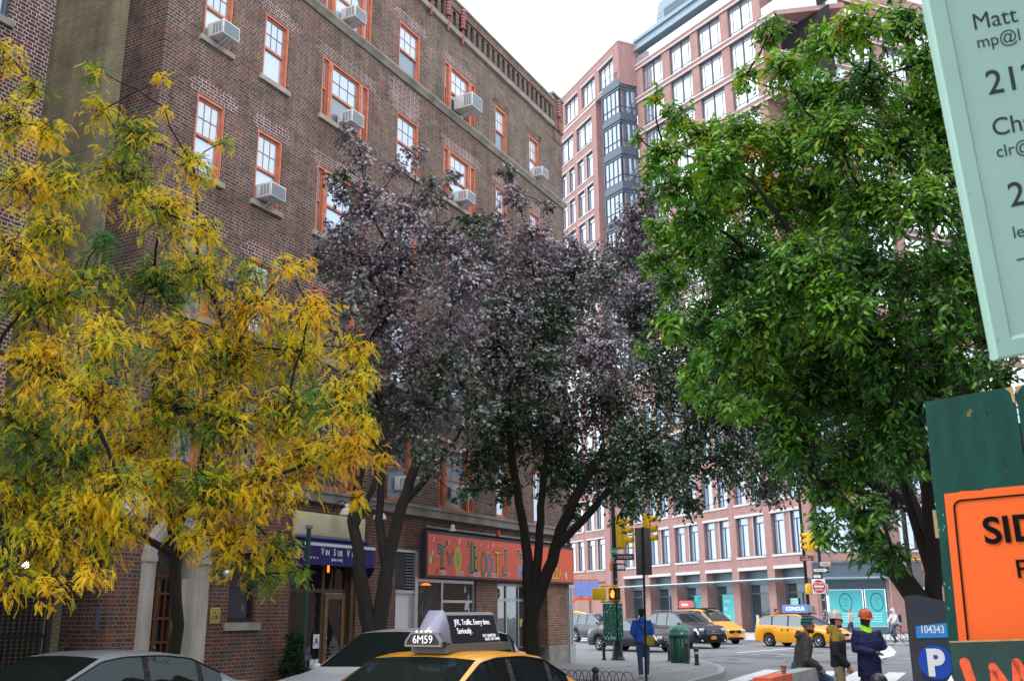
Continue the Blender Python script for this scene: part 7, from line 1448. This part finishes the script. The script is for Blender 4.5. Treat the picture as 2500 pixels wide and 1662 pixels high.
def standing(H, arm='down', lean=0.):
    k = H / 1.78
    return {a: tuple(q * k for q in v) for a, v in dict(pelvis=(0, 0, .96), chest=(0, lean * .5 - .01, 1.28), neck=(0, lean, 1.50), head=(0, lean - .015, 1.655), hipL=(.09, 0, .90), hipR=(-.09, 0, .90), kneeL=(.10, -.01, .49), kneeR=(-.10, -.01, .49), ankleL=(.11, .02, .09), ankleR=(-.11, .02, .09),
        shL=(.19, lean, 1.42), shR=(-.19, lean, 1.42), elL=(.24, .03, 1.13), elR=(-.24, .03, 1.13), wrL=(.23, -.06, .89), wrR=(-.23, -.06, .89)).items()}
SK1 = pm('skin_light', (.50, .26, .18), .5); SK2 = pm('skin_dark', (.035, .018, .013), .45); SK3 = pm('skin_tan', (.30, .15, .10), .5)
SHOE = pm('boot', (.03, .022, .018), .6); DENIM = pm('denim', (.04, .085, .18), .85, var=.25, scale=7); KHAKI = pm('khaki', (.32, .24, .14), .85, var=.2, scale=5)
def beanie(t, V, Mh, s, m_=None):
    for i in range(6):
        b = MB(); z0, z1 = .005 + i * .026, .005 + (i + 1) * .026; f = lambda z: math.sqrt(max(.0, 1 - (max(z - .03, 0) / .135) ** 2)); b.T = Matrix.Translation(V['head']) @ Mh @ Matrix.Scale(s, 4); b.lathe([(.098 * f(z0), z0), (.100 * f((z0 + z1) / 2), (z0 + z1) / 2), (.098 * f(z1), z1)] + ([(0, z1 + .004)] if i == 5 else []), (0, .012, 0), 18); b.T = None
        b.build('beanie_band', m_[i % 2], t)
def hardhat(t, V, Mh, s, m_):
    b = MB(); b.T = Matrix.Translation(V['head']) @ Mh @ Matrix.Scale(s, 4)
    b.lathe([(.118, .045), (.116, .08), (.105, .125), (.078, .160), (.04, .176), (0, .18)], (0, .01, 0), 24); b.add([(.135 * math.cos(a), .01 + (.135 + (.06 if math.sin(a) < 0 else 0) * abs(math.sin(a))) * math.sin(a), .040) for a in [2 * math.pi * i / 28 for i in range(28)]] + [(.112 * math.cos(a), .01 + .112 * math.sin(a), .052) for a in [2 * math.pi * i / 28 for i in range(28)]], [(i, (i + 1) % 28, 28 + (i + 1) % 28, 28 + i) for i in range(28)], 0, True)
    b.tube([(0, -.10, .10), (0, -.06, .15), (0, .01, .185), (0, .08, .15), (0, .115, .10)], .016, 8); b.T = None; b.build('hard_hat', m_, t)
hatw = pm('hat_cream', (.55, .54, .50), .4, var=.5, scale=18); hato = pm('hat_orange', (.55, .09, .03), .4, var=.55, scale=16)
ZR = -.25
# 1 seated man in beanie: facing right and away, leaning on the barrier end
J = dict(pelvis=(0, 0, .98), chest=(.06, -.02, 1.30), neck=(.10, -.05, 1.50), head=(.14, -.075, 1.655), hipL=(.07, -.09, .93), hipR=(.07, .09, .93), kneeL=(.42, -.10, .80), kneeR=(.44, .12, .74), ankleL=(.55, -.12, .36), ankleR=(.62, .14, .30), shL=(.08, .17, 1.42), shR=(.06, -.19, 1.42), elL=(.10, .26, 1.14), elR=(.02, -.27, 1.12), wrL=(.34, .18, 1.02), wrR=(.26, -.20, .98), footL=(1, 0, -.1), footR=(1, 0, -.1))
def ex1(t, V, Mh, s):
    beanie(t, V, Mh, s, (pm('knit_teal', (.02, .12, .15), .9), pm('knit_black', (.012, .015, .02), .9)))
    b = MB(); b.T = Matrix.Translation(V['head']) @ Mh @ Matrix.Scale(s, 4); loft(b, [((0, -.05, -.128), .03, .03), ((0, -.035, -.095), .062, .066), ((0, -.02, -.06), .066, .066)], 14); b.T = None; meobj('beard', fused(b, .008, 1), pm('beard_dark', (.02, .012, .01), .9), t)
CO1 = pm('charcoal_hoodie', (.045, .047, .045), .9, var=.25, scale=8)
person('seated man in a striped teal beanie, charcoal hooded jacket and jeans, looking right', (4.72, 16.95, ZR), 0, J, dict(skin=SK3, trousers=DENIM, jacket=CO1, shoe=SHOE), torso=R(90), hands=(('R', (.6, .1, -.6), (.3, -.6, .6), 1, .7), ('L', (.5, -.2, -.6), (.3, .6, .6), -1, .7)), head_turn=R(62), hem=.86, hood=(-.12, .0, .01), extra=ex1, coat=1.02)
# 2 man in white hard hat: side on, facing right
J = standing(1.84); J.update(wrR=(-.16, -.16, .93), elR=(-.26, .04, 1.16), wrL=(.16, -.17, .92), elL=(.25, .03, 1.16))
YK = pm('ochre_yoke', (.30, .20, .015), .85, var=.2, scale=7); NV = pm('black_jacket', (.012, .013, .018), .85, var=.2, scale=7)
def ex2(t, V, Mh, s):
    hardhat(t, V, Mh, s, hatw); n_ = V['neck']; c = V['chest']; b = MB()
    b.tube([n_ + Vector((0, .07, -.05)), n_ + Vector((0, .09, .02)), n_ + Vector((0, .06, .07))], [.095, .09, .06], 12); b.tube([n_ + Vector((0, .0, -.04)), n_ + Vector((0, -.01, .02))], [.10, .09], 12); meobj('hood', fused(b, .013, 3), YK, t)
    jk = [o for o in t.children if o.name.startswith('jacket')][0]; jk.data.materials.append(YK)
    for f_ in jk.data.polygons:
        z_ = f_.center.z + .02 * math.sin(f_.center.x * 20)
        if z_ > 1.33 * s: f_.material_index = 1
    b = MB(); b.T = Matrix.Translation(V['head']) @ Mh @ Matrix.Scale(s, 4); loft(b, [((0, -.048, -.126), .026, .028), ((0, -.036, -.10), .052, .055), ((0, -.02, -.07), .062, .075)], 14); b.T = None; meobj('beard', fused(b, .008, 1), pm('beard_brown', (.07, .035, .02), .9), t)
    b = MB(); b.box(-.245, -.238, -.03, .02, 1.36, 1.50); b.build('reflective_stripe', pm('stripe_grey', (.5, .5, .5), .4), t)
person('man in a white hard hat, ochre and black jacket and khaki trousers, hands in front', (5.80, 18.4, ZR), R(72), J, dict(skin=SK1, trousers=KHAKI, jacket=NV, shoe=SHOE), H=1.84, hands=(('R', (.3, -.3, -.8), (-.8, -.2, 0), 1, .7), ('L', (-.3, -.3, -.8), (.8, -.2, 0), -1, .7)), head_turn=R(4), hem=.92, hood=None, hair=pm('hair_dark', (.02, .014, .01), .8), extra=ex2)
# 3 man in orange hard hat writing
J = standing(1.86); J.update(elR=(-.27, -.04, 1.22), wrR=(-.02, -.30, 1.17), elL=(.29, -.06, 1.14), wrL=(.14, -.30, 1.10), chest=(0, -.03, 1.34))
def ex3(t, V, Mh, s):
    hardhat(t, V, Mh, s, hato); n_ = V['neck']; b = MB(); loft(b, [(n_ + Vector((0, -.10, -.24)), .015, .03), (n_ + Vector((0, -.085, -.16)), .05, .045), (n_ + Vector((0, -.03, -.06)), .10, .095), (n_ + Vector((0, .01, .0)), .105, .10), (n_ + Vector((0, .02, .05)), .085, .085)]); meobj('lime_hood', fused(b, .011, 2), pm('lime_yellow', (.42, .85, .02), .7), t)
    b = MB(); b.T = Matrix.Translation(V['head']) @ Mh @ Matrix.Scale(s, 4); loft(b, [((0, .02, -.10), .07, .075), ((0, .012, -.03), .083, .088), ((0, .01, .05), .088, .10)], 16); b.T = None; meobj('balaclava', fused(b, .009, 1), MT['dark'], t)
    for q, w_ in (('R', (-.02, -.30, 1.17)), ('L', (.14, -.30, 1.10))):
        pass
    b = MB(); b.T = TR(.14, -.40, 1.14, R(28), R(-12), R(-8)); b.box(-.14, .11, -.11, .11, 0, .012); b.T = None; b.build('clipboard', MT['whitep'], t)
    b = MB(); b.T = TR(.20, -.40, 1.16, R(40), R(-35), R(-8)); b.add([(-.05, -.09, 0), (.09, -.09, .02), (.10, .10, .03), (-.05, .09, 0)], [(0, 1, 2, 3)]); b.T = None; b.build('paper', MT['whitep'], t)
GL = pm('orange_glove', (.42, .15, .03), .7)
person('man in an orange hard hat and navy coat writing on a clipboard', (6.38, 18.5, ZR), R(6), J, dict(skin=SK2, trousers=pm('navy_trousers', (.018, .022, .035), .9), jacket=pm('navy_coat', (.007, .012, .075), .8, var=.2, scale=6), shoe=SHOE), H=1.86, hands=(('R', (.6, -.7, -.1), (0, -.3, 1), 1, .5), ('L', (-.5, -.7, .1), (0, .5, -1), -1, .4)), head_tilt=R(14), hem=.74, extra=ex3, coat=1.1)
# 4 person in blue seen from behind
J = standing(1.72); J.update(ankleL=(.07, -.02, .09), ankleR=(-.08, .04, .09), kneeL=(.08, -.02, .49), elL=(.25, .0, 1.12), wrL=(.17, -.12, 1.0), elR=(-.25, 0, 1.12), wrR=(-.17, -.12, 1.0), footL=(.1, -1, 0), footR=(-.2, -1, 0))
def ex4(t, V, Mh, s):
    b = MB(); b.bbox(-.30, -.02, .10, .22, .80, 1.05, .05, seg=3); b.build('shoulder_bag', pm('mustard_bag', (.36, .26, .02), .7, var=.3, scale=9), t); b = MB(); b.tube([(-.16, .19, 1.02), (.02, .17, 1.25), (.14, .10, 1.45), (.10, -.05, 1.50)], .014, 6); b.build('bag_strap', MT['dark'], t)
    b = MB(); loft(b, [(V['neck'] + Vector((0, 0, -.04)), .085, .085), (V['neck'] + Vector((0, 0, .035)), .075, .075)]); b.build('green_collar', pm('collar_green', (.02, .30, .05), .7), t)
    b = MB(); b.tube([(.155, .02, .95), (.175, .03, .70)], .006, 4); b.build('bag_tag', MT['alu'], t)
person('person in a bright blue hooded jacket and jeans with a mustard bag, seen from behind', (3.30, 26.3, 0), R(172), J, dict(skin=SK2, trousers=DENIM, jacket=pm('bright_blue', (.012, .11, .55), .75, var=.2, scale=6), shoe=pm('pale_shoe', (.5, .5, .48), .6)), H=1.72, hem=.88, hood=(0, .11, -.02), hair=pm('hair_black', (.015, .012, .012), .9), extra=ex4, coat=1.12, detail=False)
# 5 walker by the teal posters, 6 cyclist, 7-9 distant heads
J = standing(1.75); J.update(kneeL=(.09, -.18, .52), ankleL=(.09, -.25, .14), ankleR=(-.1, .28, .14), kneeR=(-.1, .04, .5), elR=(-.24, .12, 1.14), elL=(.24, -.02, 1.14))
person('pedestrian in a cream shirt and dark trousers walking past the teal posters', (20.5, 62.0, 0), R(235), J, dict(skin=SK1, trousers=pm('grey_trousers', (.05, .055, .07), .9), jacket=pm('cream_shirt', (.52, .50, .42), .8), shoe=SHOE), H=1.75, vox=.02, hair=pm('hair_grey', (.25, .2, .17), .9), detail=False)
for x, y, lab, c_, rz in ((15.85, 61.6, 'pedestrian in olive showing above the left end of the estate taxi', (.06, .06, .03), 100), (16.2, 62.6, 'second pedestrian above the estate taxi, right of the one in olive', (.18, .10, .07), 80), (7.0, 55.6, 'pedestrian whose face shows above the person in blue', (.3, .3, .32), -60)):
    person(lab, (x, y, 0), R(rz), standing(1.74), dict(skin=SK1, trousers=pm('dk_trousers', (.04, .04, .05), .9), jacket=pm('coat_c', c_, .9), shoe=SHOE), H=1.74, vox=.022, hair=pm('hair_brown', (.10, .06, .04), .9), detail=False)
# bicycle
bk = thing('bicycle', 'black framed bicycle on the far side of the junction', 'bicycle', (19.55, 52.0, -.12), R(200))
for x in (-.52, .52):
    b = MB(); b.tube([(x + .33 * math.cos(2 * math.pi * i / 28), 0, .34 + .33 * math.sin(2 * math.pi * i / 28)) for i in range(29)], .014, 6, caps=False)
    for i in range(12): a = math.pi * i / 6; b.tube([(x, 0, .34), (x + .32 * math.cos(a), 0, .34 + .32 * math.sin(a))], .0025, 3)
    b.build('wheel', MT['tyre'], bk)
b = MB()
for p, q in (((-.52, 0, .34), (-.08, 0, .30)), ((-.08, 0, .30), (-.18, 0, .82)), ((-.52, 0, .34), (-.16, 0, .74)), ((-.08, 0, .30), (.36, 0, .74)), ((-.16, 0, .76), (.35, 0, .80)), ((.34, 0, .86), (.52, 0, .34)), ((-.18, 0, .8), (-.2, 0, .92))): b.tube([p, q], .016, 6)
b.build('frame', BK, bk); b = MB(); b.tube([(.34, -.26, .98), (.34, 0, .96), (.34, .26, .98)], .014, 6); b.tube([(.34, 0, .86), (.34, 0, .96)], .014, 6); b.build('handlebar', BK, bk); b = MB(); b.sphere((-.2, 0, .94), .07, 8, sq=(1.8, .8, .4)); b.build('saddle', BK, bk)
b = MB(); b.tube([(-.08, .06, .30), (.04, .08, .18)], .01, 5); b.tube([(-.08, -.06, .30), (-.2, -.08, .42)], .01, 5); b.lathe([(.08, 0), (.09, .01)], (0, 0, 0), 12); b.build('crank', MT['alu'], bk)
J = dict(pelvis=(0, .12, 1.05), chest=(0, .02, 1.36), neck=(0, -.04, 1.54), head=(0, -.08, 1.68), hipL=(.09, .1, 1.02), hipR=(-.09, .1, 1.02), kneeL=(.11, -.28, .95), kneeR=(-.11, -.20, .62), ankleL=(.11, -.10, .52), ankleR=(-.11, .06, .24), shL=(.19, -.02, 1.46), shR=(-.19, -.02, 1.46), elL=(.24, -.16, 1.22), elR=(-.24, -.16, 1.22), wrL=(.14, -.34, 1.10), wrR=(-.14, -.34, 1.10))
def ex6(t, V, Mh, s):
    b = MB(); b.bbox(-.16, .16, .16, .34, 1.12, 1.52, .06, seg=3); b.build('backpack', pm('navy_backpack', (.015, .02, .06), .8), t)
    b = MB(); b.T = Matrix.Translation(V['head']) @ Mh; loft(b, [((0, .05, -.16), .11, .10), ((0, .03, -.06), .10, .10), ((0, .02, .04), .105, .115), ((0, .015, .10), .085, .10), ((0, .015, .135), .04, .05)], 16); b.T = None; meobj('hood', fused(b, .018, 1), pm('white_hood', (.72, .73, .75), .8), t)
person('cyclist in a white hooded top and jeans with a navy backpack', (19.45, 52.05, -.12), R(290), J, dict(skin=SK3, trousers=pm('pale_denim', (.10, .17, .27), .85), jacket=pm('white_hoodie', (.74, .75, .78), .8), shoe=SHOE), H=1.78, vox=.02, hem=1.0, extra=ex6, detail=False)
# worker in the lift basket
person('worker in dark clothes standing in the boom lift basket', (4.0, 60., 2.39), R(-40), standing(1.1), dict(skin=SK3, trousers=MT['dark'], jacket=pm('dark_jacket', (.015, .018, .03), .9), shoe=SHOE), H=1.1, vox=.02, hair=MT['dark'], detail=False)
# ---------------------------------------------------------------- foreground hoarding, notices and estate sign
HX = math.atan2(-.447, .894)
hd = thing('hoarding', 'dark green painted plywood hoarding with chipped edges at the right', 'hoarding', (1.545, 3.6, 0), HX)
ply = pm('hoarding_green', (.003, .060, .043), .6, spec=.25, var=.42, scale=7, bump=.25, bscale=18, stretch=(1, 1, .25))
b = MB(); b.prism([(-.035, 0), (-.016, 1.2), (-.017, 1.55), (-.006, 1.9), (-.008, 2.12), (-.003, 2.25), (.0, 2.398), (.30, 2.425), (.296, 2.40), (.302, 2.37), (.297, 0)], 0, .02); b.build('board', ply, hd)
b = MB(); b.prism([(.307, 0), (.307, 2.36), (.302, 2.39), (.31, 2.425), (1.4, 2.49), (1.4, 0)], .002, .022); b.build('board', ply, hd)
raw = pm('raw_ply', (.45, .30, .13), .8, var=.3, scale=30)
b = MB(); b.prism([(.272, 2.421), (.30, 2.424), (.301, 2.36), (.292, 2.368), (.290, 2.40), (.283, 2.41)], -.0015, .003); b.prism([(.308, 2.424), (.335, 2.427), (.318, 2.41), (.309, 2.395)], -.0005, .004); b.build('chipped_edge', raw, hd)
b = MB(); b.prism([(.135, 2.335), (.142, 2.35), (.152, 2.343), (.150, 2.328), (.141, 2.325)], -.0012, .002); b.prism([(.160, 2.340), (.154, 2.354), (.148, 2.36), (.146, 2.349)], -.001, .002); b.build('knot_hole', pm('knot', (.16, .12, .03), .8), hd)
b = MB()
for x, z in ((.03, 2.33), (.205, 2.335), (.24, 2.36), (.20, 2.35), (.05, 2.16), (.14, 2.21), (.37, 2.37), (.018, 1.9), (.012, 1.75), (.26, 2.2), (.24, 2.12), (.10, 2.28), (.07, 2.38), (.35, 2.2), (.01, 1.62)): b.lathe([(0, 0), (.0035, 0)], (0, 0, 0), 8) if 0 else b.prism([(x - .004, z - .002), (x, z + .004), (x + .004, z), (x + .001, z - .004)], -.001, .002)
b.build('nail_mark', MT['dark'], hd)
b = MB(); rg_ = random.Random(4)
for k in range(34):
    x = rg_.uniform(.0, .29); z = rg_.uniform(1.6, 2.38); L_ = rg_.uniform(.02, .13); b.prism([(x, z), (x + .0012, z + L_ * .5), (x + .0004, z + L_), (x - .0008, z + L_ * .4)], -.0006, .001)
b.build('grain_crack', pm('crack_dark', (.002, .025, .018), .8), hd)
b = MB()
for k in range(12):
    x = rg_.uniform(-.01, .015); z = rg_.uniform(1.6, 2.38); b.prism([(x, z), (x + .004, z + .003), (x + .002, z + .012), (x - .002, z + .008)], -.0008, .001)
b.build('paint_chip', pm('chip_pale', (.10, .28, .22), .8), hd)
b = MB(); b.box(-.03, 1.4, .022, .06, .3, .4); b.box(-.02, 1.4, .024, .06, 1.9, 2.0); b.box(.28, .37, .061, .15, 0, 2.3); b.build('batten', raw, hd)
nt_ = thing('warning_notice', 'bright orange notice with black border and lettering nailed to the green hoarding', 'notice', (1.545, 3.6, 0), HX)
orr = pm('fluorescent_orange', (.88, .115, .002), .6)
b = MB(); b.prism([(.017, 1.535), (.028, 2.053), (.08, 2.0555), (.083, 2.059), (.155, 2.058), (.162, 2.062), (.9, 2.095), (.9, 1.562)], -.008, -.003); b.build('board', orr, nt_)
def rr_path(x0, x1, z0, z1, r, n=8):
    p = []
    for cx, cz, a0 in ((x0 + r, z0 + r, 180), (x1 - r, z0 + r, 270), (x1 - r, z1 - r, 0), (x0 + r, z1 - r, 90)):
        for i in range(n + 1): a = R(a0 + 90 * i / n); p.append((cx + r * math.cos(a), cz + r * math.sin(a)))
    p.append(p[0]); return p
sl = .045
o_, i_ = rr_path(.053, .87, 1.2, 2.028, .028), rr_path(.0590, .864, 1.21, 2.0220, .023); b = MB(); ring(b, [(x, z + (x - .06) * sl) for x, z in o_ if True], [(x, z + (x - .06) * sl) for x, z in i_], -.0135, -.0115)
# keep only the part on the board
for k, v in enumerate(b.v): b.v[k] = (v[0] - (2.03 - v[2]) * .012, v[1], max(v[2], 1.545))
b.build('border', pm('border_black', (.008, .008, .008), .9, spec=.05), nt_)
skew = lambda co: Vector((co.x - co.z * .02, co.y, co.z + co.x * sl))
inkb = pm('ink_black', (.008, .008, .008), .9, spec=.05)
text('SIDEWALK', .128, inkb, nt_, TR(.140, -.014, 1.872), 1.02, align='LEFT', bold=.0028, thick=.0005, fn=skew); text('PEDESTRIANS', .088, inkb, nt_, TR(.225, -.014, 1.752), 1.0, align='LEFT', bold=.0006, thick=.0005, fn=skew)
b = MB(); b.lathe([(0, 0), (.0045, 0)], n=8); o = b.build('nail', MT['lampr'], nt_); o.matrix_basis = TR(.045, -.009, 2.035, R(90))
lo = thing('lower_board', 'short dark green board with orange sprayed strokes below the orange notice', 'board', (1.487, 3.5, 0), HX)
b = MB(); b.prism([(0, 0), (0.003, 1.38), (.0, 1.541), (.06, 1.544), (.12, 1.543), (.9, 1.575), (.9, 0)], 0, .02); b.build('board', pm('dark_board_green', (.004, .040, .030), .5, var=.5, scale=9), lo); b = MB(); b.prism([(0, 1.5395), (0.0, 1.5435), (.9, 1.578), (.9, 1.572)], -.002, .021); b.build('raw_edge', raw, lo)
sp2 = pm('spray_orange', (.80, .10, .03), .7, var=.3, scale=20)
def blob(pts, r):
    b = MB(); 
    for i in range(len(pts) - 1):
        p, q = Vector((*pts[i], 0)), Vector((*pts[i + 1], 0)); d = (q - p).normalized(); nn_ = Vector((-d.y, d.x, 0)) * r; a0 = math.atan2(d.y, d.x)
        o2 = [p + Vector((math.cos(a0 + math.pi / 2 + math.pi * k / 8), math.sin(a0 + math.pi / 2 + math.pi * k / 8), 0)) * r for k in range(9)] + [q + Vector((math.cos(a0 - math.pi / 2 + math.pi * k / 8), math.sin(a0 - math.pi / 2 + math.pi * k / 8), 0)) * r for k in range(9)]
        b.prism([(v.x, v.y) for v in o2], -.0012 - .0002 * i, .001)
    b.build('sprayed_stroke', sp2, lo)
blob([(.040, 1.475), (.065, 1.36)], .016); blob([(.125, 1.44), (.125, 1.36)], .012); blob([(.125, 1.462), (.155, 1.41), (.165, 1.36)], .014); blob([(.195, 1.475), (.185, 1.36)], .012); blob([(.198, 1.478), (.228, 1.41), (.235, 1.36)], .013); blob([(.28, 1.48), (.29, 1.36)], .013)
tg = thing('paper_scrap', 'torn white paper stuck at the left edge of the lower green board', 'paper', (1.487, 3.5, 0), HX); b = MB(); b.prism([(-.006, 1.435), (.004, 1.40), (-.028, 1.405)], -.004, -.002); b.build('scrap', MT['whitep'], tg); b = MB(); b.prism([(-.004, 1.405), (.003, 1.40), (-.006, 1.399)], -.005, -.004); b.build('fold', MT['grey'], tg)
# estate agent's board, tilted out from its post
TH = R(11.0); bx = _rr * math.cos(TH) + _uu * math.sin(TH); by = -_rr * math.sin(TH) + _uu * math.cos(TH); bz_ = -_f.copy()
Mb = Matrix((bx, by, bz_)).transposed().to_4x4()
# board corner: 2.4 m out from the lens axis origin
Mb.translation = Vector((0, 0, 1.65)) + (_rr * (2433 - 1250) / 2390 - _uu * (880 - 831) / 2390 + _f) * 2.42
eb = thing('estate_board', 'mint green sign board with a raised frame and dark lettering at the upper right', 'sign'); eb.matrix_basis = Mb
mint = pm('mint_paint', (.42, .67, .57), .5, var=.07, scale=3)
def zb_(mb, x0, x1, y0, y1, z0, z1): mb.box(x0, x1, y0, y1, z0, z1)
BW_, BH_ = 1.1, 1.35; b = MB(); b.box(.04, BW_ - .04, .04, BH_ - .04, -.03, -.008); b.build('panel', mint, eb)
b = MB()
prof = [(0, -.03), (0, -.006), (.006, 0), (.044, .0), (.052, -.008)]
def mitre(x0, y0, x1, y1): return [[(x0 + p, y0 + p, z), (x1 - p, y0 + p, z), (x1 - p, y1 - p, z), (x0 + p, y1 - p, z)] for p, z in prof]
M_ = mitre(0, 0, BW_, BH_); vs = [v for q in M_ for v in q]; b.add(vs, [(i * 4 + j, i * 4 + (j + 1) % 4, (i + 1) * 4 + (j + 1) % 4, (i + 1) * 4 + j) for i in range(4) for j in range(4)]); b.build('frame', mint, eb)
ink = pm('ink_slate', (.035, .05, .065), .5)
def serif(word, x, y, size, sx=1., bold=.0012, ser=()):
    T = Matrix.Translation((x, y, -.0072)) @ Matrix.Rotation(R(-90), 4, 'X') ; o = text(word, size, ink, eb, T, sx, align='LEFT', thick=.0003, bold=bold)
    if ser:
        b = MB(); 
        for cx, cy, w_ in ser: b.box(x + cx * size - w_ * size / 2, x + cx * size + w_ * size / 2, y + cy * size, y + cy * size + size * .035, -.0078, -.0070)
        b.build('serif', ink, eb)
serif('Matt', .103, .813, .058, 1.05, 0); serif('mp@l', .104, .767, .043, 1.05, 0); serif('212 555 0143', .108, .649, .085, 1.05, .0006)
serif('Charles', .101, .546, .062, 1.05, .0002); serif('clr@l', .100, .492, .043, 1.05, 0); serif('212 555 0177', .109, .366, .085, 1.05, .0006); serif('leasing', .102, .288, .043, 1.05, .0); b = MB(); b.box(.100, .30, .232, .236, -.0078, -.007); b.build('rule_line', ink, eb)
b = MB(); b.lathe([(0, .002), (.004, .0)], (.012, .42, 0), 10); b.lathe([(0, .002), (.004, 0)], (.012, .05, 0), 10); b.build('screw', MT['alu'], eb)
# its post stands outside the picture on the pavement
pq = Mb @ Vector((.75, .6, -.06)); ep = thing('board_post', 'square timber post behind the mint green board', 'post', (pq.x, pq.y, 0)); b = MB(); b.box(-.045, .045, .12, .21, 0, pq.z + .4); b.build('post', raw, ep); b = MB(); b.tube([(0, .1, pq.z), (0, -.02, pq.z)], .03, 8); b.build('bracket', MT['grey'], ep)
# unseen brick block, added to darken glass reflections and the street light
ob = thing('reflection_block', 'plain dark brick block added out of view across the street to darken reflections', 'building', (*sp_(-75, 24), 0), R(61.72)); b = MB(); b.box(0, 110, -12, 0, 0, 15); b.build('wall', MT['brick_low'], ob)
b = MB()
for i in range(28):
    for z in (1, 5, 9, 12.4): b.box(2 + i * 3.7, 3.6 + i * 3.7, .0, .02, z, z + 2.2)
b.build('window_row', MT['sashgl3'], ob)
for k, (a_, o_) in enumerate(((-20, 17.2), (-10, 19.5))):  # elm copies added out of view for the car windows to reflect
    el = [o for o in COL.objects if o.name == 'elm'][0]
    dup(el, (*sp_(a_, o_), 0), R(70 + 80 * k), ('green leafy tree added out of view for reflections, nearer the camera', 'green leafy tree added out of view for reflections, farther along the block')[k])
